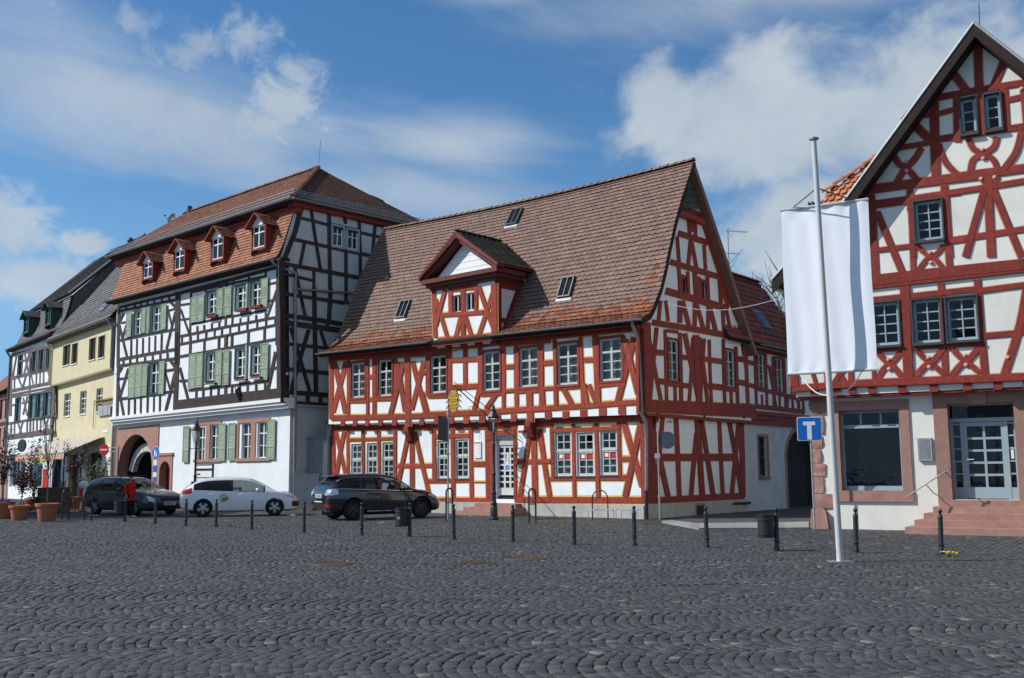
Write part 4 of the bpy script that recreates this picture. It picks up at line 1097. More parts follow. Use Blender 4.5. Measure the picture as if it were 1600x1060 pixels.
 sh=[(W1,(284,437,344,738)),(W1,(462,385,512,690)),(W1,(524,378,556,682)),(W1,(692,338,756,648)),(W3,(273,335,337,678)),(W3,(341,325,405,668)),(W3,(408,322,466,658)),(W3,(585,292,642,638)),(W2,(290,482,362,796)),(W2,(366,462,446,785)),(W2,(596,383,670,728)),(W2,(683,358,770,710)),(W2,(1121,252,1202,612)),(W4,(247,305,322,692)),(W4,(326,295,400,680)),(W4,(541,262,612,658)),(W4,(628,252,694,654)),(W4,(1040,180,1124,600))]
 for c,r in sh:shutter(H,WF,*rect_uz(WF,c,r,J+.075),J+.075)
 for k,(c,x,y0,y1) in enumerate(((W2,967,330,660),(W1,575,375,670),(W4,895,205,600),(W4,412,300,680),(W2,462,440,760))):
  u,z1=WF.crop(c,x,y0,J);_,z0=WF.crop(c,x,y1,J);mb=MB();mb.fbox(WF,u-.07,u+.07,z0,z1,J,J+.085);mb.build('window_post',MT['green'],H)
 for c,r in((W2,(478,690,592,748)),(W2,(818,612,948,672)),(W2,(990,572,1118,632)),(W4,(428,605,538,664)),(W4,(752,562,878,626)),(W4,(916,535,1042,600))):
  u0,u1,z0,z1=rect_uz(WF,c,r,J+.2);mb=MB()
  mb.fbox(WF,u0,u1,z0+.1,z0+.14,J+.06,J+.22);mb.fbox(WF,u0,u1,z1-.14,z1-.1,J+.2,J+.235)
  n=5
  for k in range(n):
   a,b=u0+(u1-u0)*k/n,u0+(u1-u0)*(k+1)/n
   mb.tube([WF.pt(a,z0+.12,J+.21),WF.pt(b,z1-.12,J+.21)],.018,4);mb.tube([WF.pt(b,z0+.12,J+.214),WF.pt(a,z1-.12,J+.214)],.018,4)
  mb.fbox(WF,u0+.02,u1-.02,z0+.1,z1-.13,J+.1,J+.16,1)
  mb.build('flower_box',[MT['dark_red'],MT['soil']],H)
 P=WF.pt
 for r in((488,488,530,664),(556,478,600,658),(720,466,772,656),(801,460,852,650)):
  window(H,WF,W5,r,0,2,1,2,.3,'white_frame',.055,.06,.03,.1,casing=None,curtain='full')
 def arch_pts(ca,hw,spr,n=14):return[(ca-hw,-.4),(ca-hw,spr)]+[(ca-hw*cos(pi*k/n),spr+hw*sin(pi*k/n)) for k in range(1,n)]+[(ca+hw,spr),(ca+hw,-.4)]
 a0,a1=WF.px(186,720,0)[0],WF.px(239,720,0)[0];at=WF.px(214,679,0)[1]
 b0,b1=WF.px(249.5,750,0)[0],WF.px(266,750,0)[0];bt=WF.px(258,721,0)[1]
 A=arch_pts((a0+a1)/2,(a1-a0)/2,at-(a1-a0)/2);B=arch_pts((b0+b1)/2,(b1-b0)/2,bt-(b1-b0)/2,10)
 wall(H,WF,[(-17.5,5.0),(-17.5,-.4)]+A+B+[(0,-.4),(0,5.0)],0,PL,depth=.3)
 mb=MB()
 g0,g1=WF.px(185,720,0)[0]-.25,WF.px(248,700,0)[0];gt=WF.px(248,663,0)[1]
 h0,h1=WF.px(245.5,740,0)[0],WF.px(269.5,740,0)[0];ht=WF.px(269,711,0)[1]
 def ring(outer,inner,w0,w1):
  loops=[[Vector((u,z,0)) for u,z in outer]]
  tr=tessellate_polygon(loops)
  vs=[P(u,z,w1) for u,z in outer];n=len(vs)
  fs=[]
  for t in tr:
   a,b,c_=[vs[i] for i in t];fs.append(t if(b-a).cross(c_-a).dot(WF.n)>0 else t[::-1])
  vs2=[P(u,z,w0) for u,z in outer]
  fs+=[(i,i+n,(i+1)%n+n,(i+1)%n) for i in range(n)]
  mb.add(vs+vs2,fs)
 ring([(g0,gt-.1),(g0,-.4)]+A+[(g1,-.4),(g1,gt)],None,-.02,.05)
 ring([(g1+.01,ht-.05),(g1+.01,-.4)]+B+[(h1,-.4),(h1,ht)],None,-.02,.045)
 mb.fbox(WF,g1+.012,h1+.08,ht-.02,ht+.12,-.02,.10)
 mb.build('gateway_surround',MT['pink_stone'],H)
 for AA,dep in((A,.55),(B,.4)):
  mb=MB()
  for(u0,z0),(u1,z1) in zip(AA,AA[1:]):mb.poly([P(u0,z0,0),P(u1,z1,0),P(u1,z1,-dep),P(u0,z0,-dep)])
  mb.build('arch_reveal',MT['pink_stone'],H)
  if dep>.5:
   mb=MB()
   for(u0,z0),(u1,z1) in zip(AA,AA[1:]):mb.poly([P(u0,z0,-.56),P(u1,z1,-.56),P(u1,z1,-5.5),P(u0,z0,-5.5)])
   mb.build('passage_wall',MT['room'],H)  # shade inside the passage put in as a dark wall colour
 ca,hw=(a0+a1)/2+.1,(a1-a0)/2
 mb=MB();n=9
 for k in range(n):
  t0,t1=pi*(.08+.84*k/n)+.012,pi*(.08+.84*(k+1)/n)-.012
  f=lambda t,r:(ca+.1-r*cos(t),at-hw-.55+r*sin(t))
  m2=MB();m2.prism([P(*f(t0,hw*.80),-.5),P(*f(t1,hw*.80),-.5),P(*f(t1,hw*1.02),-.5),P(*f(t0,hw*1.02),-.5)],WF.n*.3);m2.build('arch_stone',MT['plaster_grey'],H)
 mb=MB();mb.fbox(WF,a0-.2,a1+.3,-.3,at+.3,-5.7,-5.5);mb.fbox(WF,b0-.1,b1+.1,-.3,bt+.1,-.5,-.42);mb.build('black_backing',MT['black'],H)  # black sheet stands in for the unlit end of the passage
 k=0
 while b0+k*.16<b1:
  m2=MB();m2.fbox(WF,b0+k*.16+.005,min(b1,b0+k*.16+.155),-.3,bt,-.42,-.36-.004*(k%2));m2.build('door_plank',MT['dark_red'],H);k+=1
 for(x0,y0,x1,y1) in((480,455,612,672),(697,440,866,667)):
  u0,u1,z0,z1=rect_uz(WF,W5,(x0,y0,x1,y1),.03);mb=MB()
  mb.fbox(WF,u0,u1,z1-.18,z1,-.02,.05);mb.fbox(WF,u0-.06,u1+.06,z0,z0+.15,-.02,.09);mb.fbox(WF,u0,u0+.14,z0+.15,z1-.18,-.02,.045);mb.fbox(WF,u1-.14,u1,z0+.15,z1-.18,-.02,.045)
  um=(u0+u1)/2;mb.fbox(WF,um-.2,um+.2,z0+.15,z1-.18,-.02,.043);mb.build('window_surround',MT['pink_stone'],H)
 for r in((418,483,448,672),(598,468,637,665),(652,466,689,663),(852,448,894,657)):
  shutter(H,WF,*rect_uz(WF,W5,r,.06),.06)
 mb=MB();mb.fbox(WF,h1+.02,-.004,-.4,WF.px(290,772,0)[1],-.05,.04);mb.build('plinth',MT['pink_stone'],H)
 for k,(dz,wo) in enumerate(((0,.30),(.16,.42),(.30,.5))):
  mb=MB();zl,zr=4.62+dz,4.78+dz;h=.17
  mb.box8([P(-17.6,zl,wo),P(.25,zr,wo),P(.25,zr,-.05),P(-17.6,zl,-.05),P(-17.6,zl+h,wo),P(.25,zr+h,wo),P(.25,zr+h,-.05),P(-17.6,zl+h,-.05)]);mb.build('cornice',MT['white'],H)
  # ---------------- side wall in the shade
 JS=.12
 c1,c2=(430,310,6.237),(430,450,5.58)
 for r in((557,268,660,480),(702,303,804,510)):
  window(H,WS,c1,r,JS,2,1,1,.35,'white_frame',.07,.05,.03,.02,casing=('blue_grey',.1,.045),curtain='lower')
 mp=[(-.85,11.95),(-.72,12.3),(-.5,13.0),(-.2,14.0),(.0,14.85)]
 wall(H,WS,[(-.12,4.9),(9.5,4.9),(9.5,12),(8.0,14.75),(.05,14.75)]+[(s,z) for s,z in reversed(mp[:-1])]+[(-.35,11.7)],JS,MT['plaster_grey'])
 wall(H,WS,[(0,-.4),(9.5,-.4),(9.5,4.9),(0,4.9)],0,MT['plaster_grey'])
 beams(H,WS,c1,JS,[(245,190,1065,388,28),(165,395,945,562,34),(95,640,860,782,38),(98,738,372,802,28),(85,930,725,1022,30),(350,98,442,692,28),(526,130,540,1060,38),(680,190,688,250,30),(690,500,692,1010,34),(822,230,832,780,28),(976,258,948,552,28),(286,438,245,645,30),(378,690,380,1060,26),(190,655,272,1060,30),(262,62,195,330,50),(195,330,85,605,46),(225,50,1135,288,42),(62,600,70,1060,58),(540,250,830,312,26)],T,.03)
 beams(H,WS,c2,JS,[(80,50,600,132,30),(70,236,600,318,40),(75,302,600,376,46),(90,486,600,540,28),(90,706,600,756,34),(60,906,600,946,40),(78,992,600,1022,26),(66,0,74,1000,46),(340,0,356,925,36),(486,0,470,280,36),(456,290,454,355,32),(216,30,266,255,28),(138,345,302,905,32),(292,365,138,895,32),(398,375,445,520,28),(285,935,285,1005,36),(396,940,396,1010,34)],T,.03)
 # ---------------- roofs
 def prof_l(b):return b
 lp,LBl=arclen_profile([(-.82,12.05),(-.66,12.3),(-.45,12.9),(-.22,13.8),(.02,14.85)])
 LA=17.35
 def Sl(a,b):
  s,z=lp(b);return WF.pt(.1-a-s*.0-.35*(1-b/LBl),z,-s)
 r1=deck(H,Sl,LA,LBl,10,8,MT['soffit'],.12)
 dorm=[(125,775,200,938),(385,675,466,868),(697,570,788,782),(1036,468,1136,688)]
 dc=(200,260,5.333);dws=[]
 for r in dorm:
  u0,u1=WF.crop(dc,r[0],(r[1]+r[3])/2,.8)[0],WF.crop(dc,r[2],(r[1]+r[3])/2,.8)[0]
  dws.append((u0,u1,WF.crop(dc,(r[0]+r[2])/2,r[3]-10,.8)[1],WF.crop(dc,(r[0]+r[2])/2,r[1]+25,.8)[1]))
 def keepl(a,b):
  u=.1-a-.2
  return not any(q[0]-.1<u<q[1]+.1 and lp(b)[1]>q[2] for q in dws)
 roof_tiles(r1,Sl,LA,LBl,.2,.17,MT['tile_red'],keepl)
 for q in dws:
  gablet(H,WF,q[0],q[1],q[2],q[3],.80,.62,1.35,'tile_rust','dark_red',.2,.22)
 e0,eR=Vector((0,0,0)),None
 zE,zR,wE,wR=14.98,18.52,.42,-4.5
 uE,uRg,uL=.42,-4.3,-18.9
 def Su(a,b):
  t=b/LBu;u=uE-a*1.0
  return WF.pt(u,zE+(zR-zE)*t,wE+(wR-wE)*t)
 LBu=hypot(zR-zE,wR-wE)
 r2=deck(H,lambda a,b:WF.pt((uE+(uRg-uE)*b/LBu)+(uL-(uE+(uRg-uE)*b/LBu))*a/19.3,zE+(zR-zE)*b/LBu,wE+(wR-wE)*b/LBu),19.3,LBu,10,6,MT['soffit'],.16)
 roof_tiles(r2,Su,uE-uL,LBu,.2,.17,MT['tile_mid'],lambda a,b:a>(uE-uRg)*b/LBu+.05,thick=.008)
 sT=[WS.pt(-.42,zE,.42),WS.pt(8.1,zE,.42),WF.pt(uRg,zR,wR)]
 LH=8.5
 def Sh(a,b):
  t=b/LBh;base=sT[0].lerp(sT[1],a/LH);ap=sT[2]+(sT[1]-sT[0]).normalized()*(a-4.4)
  return base.lerp(ap,t)
 LBh=(sT[2]-sT[0].lerp(sT[1],.45)).length
 def keeph(a,b):
  t=b/LBh
  return 4.1*t<a<LH-4.1*t
 mb=MB();n_=Vector((0,0,.02));mb.poly([sT[0]-n_,sT[1]-n_,sT[2]-n_]);mb.poly([sT[0]-n_*8,sT[2]-n_*8,sT[1]-n_*8])
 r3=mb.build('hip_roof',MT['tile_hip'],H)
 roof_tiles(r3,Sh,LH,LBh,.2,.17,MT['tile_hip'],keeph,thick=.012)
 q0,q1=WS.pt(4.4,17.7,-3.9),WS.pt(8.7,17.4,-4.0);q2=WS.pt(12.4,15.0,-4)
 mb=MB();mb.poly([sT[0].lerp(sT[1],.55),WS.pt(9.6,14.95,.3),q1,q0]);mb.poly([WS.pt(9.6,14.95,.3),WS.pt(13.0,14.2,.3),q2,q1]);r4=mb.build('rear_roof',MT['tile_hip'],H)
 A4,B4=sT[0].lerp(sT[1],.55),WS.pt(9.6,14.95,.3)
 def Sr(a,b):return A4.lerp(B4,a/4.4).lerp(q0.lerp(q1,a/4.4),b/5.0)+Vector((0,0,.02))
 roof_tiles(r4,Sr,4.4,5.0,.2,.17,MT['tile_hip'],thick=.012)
 C4=WS.pt(13.0,14.2,.3)
 def Sr2(a,b):return B4.lerp(C4,a/3.4).lerp(q1.lerp(q2,a/3.4),b/5.0)+Vector((0,0,.02))
 roof_tiles(r4,Sr2,3.4,5.0,.2,.17,MT['tile_hip'],thick=.012)
 ridge_tiles(r2,[WF.pt(uRg,zR+.05,wR),WF.pt(uL,zR+.05,wR)],40,MT['tile_red'],.13,stuff=True)
 ridge_tiles(r2,[sT[0]+Vector((0,0,.08)),sT[2]+Vector((0,0,.08))],22,MT['tile_red'],.14)
 ridge_tiles(r4,[q0+Vector((0,0,.05)),q1+Vector((0,0,.05)),q2+Vector((0,0,.05))],22,MT['tile_rust'],.13,stuff=True)
 mb=MB();mb.poly([WF.pt(uRg,zR,wR),WF.pt(uL,zR,wR),WF.pt(uL,14.9,-9.4),WF.pt(uE,14.9,-9.4)]);mb.poly([WF.pt(uL,zR,wR),WF.pt(uL,zE,wE),WF.pt(uL,14.9,-9.4)])
 mb.poly([WF.pt(-17.5,0,0),WF.pt(-17.5,0,-9.4),WF.pt(-17.5,15,-9.4),WF.pt(-17.5,15,0)]);mb.poly([WF.pt(-17.5,0,-9.4),WF.pt(0,0,-9.4),WF.pt(0,15,-9.4),WF.pt(-17.5,15,-9.4)])
 mb.poly([WF.pt(-17.5,5.05,-2.6),WF.pt(-.2,5.05,-2.6),WF.pt(-.2,14.9,-2.6),WF.pt(-17.5,14.9,-2.6)]);mb.poly([WF.pt(-17.6,14.86,.0),WF.pt(-17.6,14.86,-9.4),WF.pt(0,14.86,-9.4),WF.pt(0,14.86,.0)]);mb.build('rear_wall',MT['plaster_grey'],H)
 mb=MB();mb.fbox(WF,-17.9,.2,11.86,11.98,J-.02,.86);mb.fbox(WF,-18.6,.3,14.72,14.86,-.3,.40);mb.build('eave_soffit',MT['soffit'],H)
 mb=MB();mb.fbox(WF,-18.5,.3,14.3,14.73,-.2,.1);mb.fbox(WS,-.3,8.6,14.6,14.88,-.1,.34);mb.build('cornice',MT['dark_red'],H)
 gutter(H,[WF.pt(-17.95,12.0,.98),WF.pt(-.3,12.0,.98)],MT['zinc'])
 gutter(H,[WF.pt(-18.9,14.93,.55),WF.pt(.5,14.93,.55)],MT['zinc'],.1);gutter(H,[WS.pt(-.5,14.93,.55),WS.pt(8.9,14.93,.55)],MT['zinc'],.1)
 mb=MB()
 for h in(.06,.2,.34):mb.tube([Su(.1,.2)+Vector((0,0,h)),Su(uE-uL,.2)+Vector((0,0,h))],.016,4);mb.tube([Sh(.3,.2)+Vector((0,0,h)),Sh(9.2,.2)+Vector((0,0,h))],.016,4)
 for k in range(150):
  p=Su(.1+k*.129,.2);mb.box(-.012,.012,-.012,.012,.02,.36,M=Matrix.Translation(p))
 for k in range(70):
  p=Sh(.3+k*.128,.2);mb.box(-.012,.012,-.012,.012,.02,.36,M=Matrix.Translation(p))
 o=mb.build('snow_guard',MT['zinc'],H)
 mb=MB();pts=[WF.pt(-.35,11.92,.98),WF.pt(-.3,11.7,.9),WS.pt(.0,11.3,.25)]
 for x,y in((461,452),(461.5,480),(461,640),(460,760)):pts.append(WS.pt(*WS.px(x,y,.22),.22))
 pts.append(WS.pt(WS.px(460,760,.22)[0],-.1,.22))
 mb.tube(pts,.075,8);mb.build('downpipe',MT['zinc'],H,smooth=True,angle=60)
 a=WS.px(462,452,.22);b=WS.px(560,459,.22)
 mb=MB();mb.tube([WS.pt(*a,.22),WS.pt(*b,.22)],.06,8);mb.build('drain_pipe',MT['zinc'],H,smooth=True,angle=60)
 for x,y,r in((268,341,.36),):
  u,z=WF.px(x,y,wR-.4);c_=WF.pt(u,z,wR-.4);mb=MB()
  M_=(-_f).to_track_quat('Z','Y').to_matrix().to_4x4()
  M_=(Vector((-.55,-.75,.35))).to_track_quat('Z','Y').to_matrix().to_4x4()
  mb.lathe(c_,[(.02,-.16),(r*.5,-.13),(r,.0),(r*1.02,.02),(r*.5,-.10),(.02,-.13)],18,M=M_);mb.tube([c_-Vector((0,0,.05)),c_-Vector((0,0,.85))],.03,6)
  mb.tube([c_+M_@Vector((0,-r,0)),c_+M_@Vector((0,-.1,.5))],.015,5);mb.tube([c_+M_@Vector((0,-.1,.45)),c_+M_@Vector((0,-.1,.6))],.05,6);mb.build('satellite_dish',MT['dark_grey'],H,smooth=True,angle=40)
 u,z=WF.px(297,333,wR);mb=MB();mb.prism([WF.pt(u-.4,z-.5,wR+.2),WF.pt(u+.4,z-.5,wR+.2),WF.pt(u+.05,z+.45,wR+.2)],WF.n*.3);mb.build('roof_vent',MT['dark_grey'],H)
 mb=MB();mb.tube([sT[2],sT[2]+Vector((.1,0,1.6))],.012,4);mb.build('lightning_rod',MT['iron'],H)
 return H
WHITE=build_white()
# ------ yellow house, slate-roofed timbered house and what stands beyond them
YF=Fac((-23.55,60.93),-51,'L')
LF=Fac((-31.95,71.32),-51,'L')
ONE=(0,0,1)
def build_yellow():
 H=thing('yellow_house',YF.pt(0,0,0),'plain yellow rendered house with a striped awning over its shop front','house')
 c=(80,480,4.417);J=.3
 for r in((82,255,131,408),(142,245,182,396),(262,208,307,370),(325,192,370,356)):
  window(H,YF,c,r,J,2,0,1,0,'wood',.06,.06,.03,.10,sill=('white',.06,.06),casing=('yellow',.07,.02),curtain='sides')
 zj=7.95
 wall(H,YF,[(-13.5,zj-.1),(0,zj+.05),(0,11.2),(-13.5,11.2)],J,MT['yellow'])
 mb=MB();mb.box8([YF.pt(-13.5,zj-.1,0),YF.pt(0,zj+.05,0),YF.pt(0,zj+.05,J),YF.pt(-13.5,zj-.1,J),YF.pt(-13.5,zj,0),YF.pt(0,zj+.15,0),YF.pt(0,zj+.15,J),YF.pt(-13.5,zj,J)]);mb.build('overhang',MT['yellow'],H)
 zs=3.55
 for r in((88,592,132,758),(198,575,242,742),(310,556,354,725)):
  window(H,YF,c,r,0,2,1,3,.3,'white_frame',.06,.06,.03,.10,sill=('white',.06,.06))
 YF.holes=[] if False else YF.holes
 YF.holes.append((-8.9,-5.6,.05,3.1));YF.holes.append((-5.0,-2.2,.9,3.1));YF.holes.append((-12.7,-9.4,.6,3.1))
 wall(H,YF,[(-13.5,-.3),(0,-.3),(0,zj+.05),(-13.5,zj)],0,MT['yellow'],depth=.4)
 mb=MB();mb.fbox(YF,-13.4,-.9,-.3,3.45,.01,.05);
 sf=MB()
 for a,b in((-13.4,-12.72),(-9.38,-8.92),(-5.58,-5.02),(-2.18,-.6)):sf.fbox(YF,a,b,-.3,3.45,.005,.06)
 sf.fbox(YF,-13.4,-.6,3.12,3.5,.005,.058);sf.build('shop_front',MT['plaster_cream'],H)
 for a,b,z0,z1,n in((-8.9,-5.6,.05,3.1,2),(-5.0,-2.2,.9,3.1,2),(-12.7,-9.4,.6,3.1,2)):
  window(H,YF,None,None,0,n,0,1,0,'dark_green',.09,.08,.03,.2,hole=False,uz=(a,b,z0,z1),gm='glass_dark',name='shop_window')
 mb=MB();u0,z0=YF.crop(c,355,868,0.0);u1,z1=YF.crop(c,396,846,0.0);mb.fbox(YF,u0,u1,z0,z1,.003,.02);mb.build('street_name_plate',MT['paper'],H)
 aL,aR,zt,zf,out=-13.2,-2.0,4.05,3.05,2.3
 n=34;mb=MB()
 for k in range(n):
  a,b=aL+(aR-aL)*k/n,aL+(aR-aL)*(k+1)/n;mi=k%2
  mb.poly([YF.pt(a,zf,out),YF.pt(b,zf,out),YF.pt(b,zt,.06),YF.pt(a,zt,.06)],2 if mi else 2)
  m_=(a+b)/2
  mb.poly([YF.pt(a,zf,out+.004),YF.pt(a,zf-.34,out+.03),YF.pt(m_,zf-.42,out+.03),YF.pt(b,zf-.34,out+.03),YF.pt(b,zf,out+.004)],mi)
 mb.build('awning',[MT['awn_red'],MT['awn_white'],MT['awn_white']],H)
 mb=MB();mb.tube([YF.pt(aL,zf,out),YF.pt(aR,zf,out)],.035,6)
 for u in(aL+.6,-7.5,aR-.6):mb.tube([YF.pt(u,zf,out),YF.pt(u,2.9,1.0),YF.pt(u,3.2,.05)],.025,5)
 mb.build('awning_arm',MT['steel'],H)
 LB=9.2
 def S(a,b):
  t=b/LB;return YF.pt(.0-a,11.12+7.3*t,.62-5.6*t)
 rf=deck(H,S,13.6,LB,4,6,MT['soffit'],.14)
 roof_tiles(rf,S,13.6,LB,.3,.3,MT['tile_slate'])
 mb=MB();mb.poly([YF.pt(0,18.4,-5),YF.pt(-13.6,18.4,-5),YF.pt(-13.6,11,-10),YF.pt(0,11,-10)]);mb.poly([YF.pt(0,0,-10),YF.pt(-13.6,0,-10),YF.pt(-13.6,11,-10),YF.pt(0,11,-10)]);mb.poly([YF.pt(0,0,0),YF.pt(0,0,-10),YF.pt(0,11,-10),YF.pt(0,18.3,-5),YF.pt(0,11.1,.3)]);mb.poly([YF.pt(-.1,0,-3),YF.pt(-13.4,0,-3),YF.pt(-13.4,11,-3),YF.pt(-.1,11,-3)]);mb.build('rear_wall',MT['plaster_grey'],H)
 mb=MB();mb.fbox(YF,-13.6,.1,10.85,11.02,J-.05,.64);mb.build('eave_soffit',MT['wood'],H)
 gutter(H,[YF.pt(-13.6,11.04,.78),YF.pt(.2,11.04,.78)],MT['zinc'])
 mb=MB()
 for h in(.14,.3):mb.tube([S(.4,.4)+Vector((0,0,h)),S(12.4,.4)+Vector((0,0,h))],.016,4)
 for k in range(48):mb.tube([S(.4+k*.255,.4),S(.4+k*.255,.4)+Vector((0,0,.32))],.012,4)
 mb.build('snow_guard',MT['zinc'],H)
 da,db=YF.d,(S(2,2)-S(2,1)).normalized();n_=da.cross(db);n_=n_ if n_.z>0 else-n_
 a,b=3.6,1.75;M_=Matrix((da,db,n_)).transposed().to_4x4();M_.translation=S(a,b)
 mb=MB();mb.box(-.45,.45,-.7,.7,0,.15,M=M_);sk=mb.build('skylight',MT['lead'],H)
 mb=MB();mb.box(-.38,.38,-.62,.62,.15,.165,M=M_);mb.build('pane',MT['glass'],sk)
 mb=MB();mb.tube([YF.pt(-13.3,10.95,.72),YF.pt(-13.25,10.4,J+.1),YF.pt(-13.25,8.1,J+.1),YF.pt(-13.25,7.7,.1),YF.pt(-13.25,-.1,.1)],.08,8);mb.build('downpipe',MT['yellow'],H,smooth=True,angle=60)
 mb=MB();mb.tube([YF.pt(-.15,10.95,.72),YF.pt(-.12,10.5,J+.1),YF.pt(-.12,8.1,J+.1),YF.pt(-.12,7.7,.1),YF.pt(-.12,-.1,.1)],.09,8);mb.build('downpipe',MT['lead'],H,smooth=True,angle=60)
 return H
YEL=build_yellow()
def build_blade_sign():
 u,z=YF.crop((80,480,4.417),345,700,1.0)
 s=thing('projecting_shop_sign',YF.pt(u,z,.05),'wrought bracket sign with dark band hanging from the yellow house wall','sign')
 mb=MB();P=YF.pt;u0,u1=u,u+2.6
 a0,z0=YF.crop((80,480,4.417),308,660,.1);a1,z1=YF.crop((80,480,4.417),428,630,.1)
 mb.fbox(YF,a0,a1,z0,z1,.08,.14);mb.build('sign_board',MT['black'],s)
 mb=MB();mb.tube([P(a0-.4,z1+.06,.11),P(a1+.5,z1+.06,.11)],.03,5);mb.tube([P(a0-.4,z0-.1,.11),P(a1+.5,z0-.1,.11)],.03,5);mb.tube([P(a0-.3,z1+.05,.11),P(a0-.3,z0-1.6,.11)],.025,5);mb.build('bracket',MT['gold'],s)
 b0,zz0=YF.crop((80,480,4.417),322,755,.1);b1,zz1=YF.crop((80,480,4.417),412,672,.1)
 mb=MB();n=5
 for k in range(n):mb.fbox(YF,b0+(b1-b0)*k/n+.02,b0+(b1-b0)*(k+1)/n-.02,zz0,zz1,.09,.12+.01*(k%2))
 mb.build('hanging_panel',MT['lead'],s)
build_blade_sign()
def build_slate():
 H=thing('slate_roofed_timbered_house',LF.pt(0,0,0),'narrow white timbered house with green window frames and a slate mansard roof','house')
 J=.2;PT=MT['purple_timber'];c=(0,450,5.3);w_=11.75
 for r in((150,555,187,730),(262,522,304,698),(325,507,368,684),(388,488,432,668)):
  window(H,LF,c,r,J,1,1,1,.33,'dark_green',.08,0,.03,.07,sill=('dark_green',.08,.06),curtain='full',casing=('dark_green',.08,.04))
 for r in((24,622,32,659),(45,616,55.5,656),(57,613,67.5,655),(69,610,79.5,652)):
  window(H,LF,ONE,r,J,1,1,1,.33,'dark_green',.08,0,.03,.07,sill=('dark_green',.08,.06),curtain='full',casing=('dark_green',.08,.04))
 wall(H,LF,[(-w_,3.3),(0,3.5),(0,11.8),(-w_,11.8)],J,MT['plaster'])
 beams(H,LF,c,J,[(90,750,450,662,24),(85,856,440,784,28),(85,888,440,822,18),(95,560,450,470,24),(85,905,440,850,14),(92,560,86,1060,18),(445,480,440,1060,20),(135,560,105,745,12),(205,545,235,710,12),(240,540,195,720,12),(247,530,244,870,12),(312,515,310,690,12),(376,500,374,675,12),(120,750,118,850,10),(150,745,190,840,12),(215,720,185,840,12),(252,700,280,830,10),(300,700,298,820,10),(330,695,328,815,10),(360,690,358,810,10),(395,680,420,790,12),(420,670,395,800,10),(160,610,240,592,14),(85,975,120,968,14),(180,955,235,940,14),(420,910,450,900,14),(190,910,225,1060,12),(225,900,190,1050,12)],PT,.03)
 q=(0,640,5.3)
 beams(H,LF,q,J,[(65,118,440,48,20),(60,232,440,180,42),(92,120,90,215,10),(120,110,118,210,10),(145,105,180,205,12),(190,95,160,200,12),(225,95,222,195,10),(250,90,248,195,14),(275,85,274,190,10),(305,80,304,185,10),(335,75,334,180,10),(360,70,395,170,12),(400,65,370,170,12),(430,55,428,165,10)],PT,.03)
 s=rect_uz(LF,q,(250,258,420,640),0);s=(s[0],s[1],s[2],3.3);LF.holes.append(s)
 s2=rect_uz(LF,q,(85,288,212,640),0);s2=(s2[0],s2[1],s2[2],3.1);LF.holes.append(s2)
 wall(H,LF,[(-w_,-.3),(0,-.3),(0,3.5),(-w_,3.4)],0,MT['plaster'],depth=.3)
 window(H,LF,None,None,0,2,0,1,0,'dark_green',.14,.0,.03,.05,hole=False,uz=s,gm='glass_dark',name='shop_window')
 window(H,LF,None,None,0,2,0,1,0,'plaster_grey',.14,.1,.03,.2,hole=False,uz=s2,gm='glass_dark',name='shop_window')
 mb=MB();mb.fbox(LF,s[0]+.1,s[1]-.05,s[3]-.75,s[3]-.1,-.04,.02);mb.build('shop_banner',MT['lime'],H)
 lp,LBl=arclen_profile([(-.55,11.62),(-.2,11.82),(.15,12.15),(.45,12.8),(.66,13.6),(.8,14.45)])
 def Sl(a,b):
  z=lp(b);return LF.pt(.05-a,z[1],-z[0])
 r1=deck(H,Sl,12.0,LBl,4,8,MT['soffit'],.12)
 dws=[]
 for r in((37.5,496,44,520),(70.5,482,78,508)):
  u0,u1=LF.px(r[0],505,.1)[0],LF.px(r[2],505,.1)[0]
  dws.append((u0,u1,LF.px(r[0],r[3],.1)[1],LF.px(r[0],r[1]+1.5,.1)[1]))
 roof_tiles(r1,Sl,12.0,LBl,.24,.2,MT['tile_slate'],lambda a,b:not any(q[0]-.1<.05-a<q[1]+.1 and lp(b)[1]>q[2] for q in dws))
 for q_ in dws:gablet(H,LF,q_[0],q_[1],q_[2],q_[3],.1,.5,1.1,'tile_slate','dark_green',-.2,.25,fr='dark_green',cols=2)
 LB=7.0
 def S(a,b):
  t=b/LB;return LF.pt(.25-a,14.5+5.1*t,-.55-5.2*t)
 r2=deck(H,S,12.4,LB,4,5,MT['soffit'],.14)
 roof_tiles(r2,S,12.4,LB,.24,.2,MT['tile_slate'],lambda a,b:a<12.4-.55*b)
 mb=MB();P=LF.pt
 mb.poly([P(.02,11.6,.3)]+[P(.02,z-.05,-s_) for s_,z in[(-.2,11.82),(.15,12.15),(.45,12.8),(.66,13.6),(.8,14.45)]]+[P(.02,19.5,-5.75),P(.02,11,-9)])
 mb.build('slate_hung_gable',MT['tile_slate'],H)
 mb=MB();mb.poly([P(0,19.6,-5.75),P(-12.2,19.6,-5.75),P(-12.2,11,-10),P(0,11,-10)]);mb.poly([P(-11.75,0,0),P(-11.75,0,-10),P(-11.75,11,-10),P(-11.75,14,-5),P(-11.75,14,-.8),P(-11.75,11.7,0)]);mb.poly([P(-.1,0,-3),P(-11.7,0,-3),P(-11.7,11,-3),P(-.1,11,-3)]);mb.build('rear_wall',MT['plaster_grey'],H)
 mb=MB();mb.tube([P(.27,14.5,-.5),P(.27,19.6,-5.75)],.07,5);mb.build('verge_trim',MT['lead'],H)
 mb=MB();mb.fbox(LF,-11.9,.05,11.42,11.56,J-.02,.52);mb.build('eave_soffit',MT['soffit'],H)
 gutter(H,[P(-12,11.6,.66),P(.1,11.6,.66)],MT['zinc'])
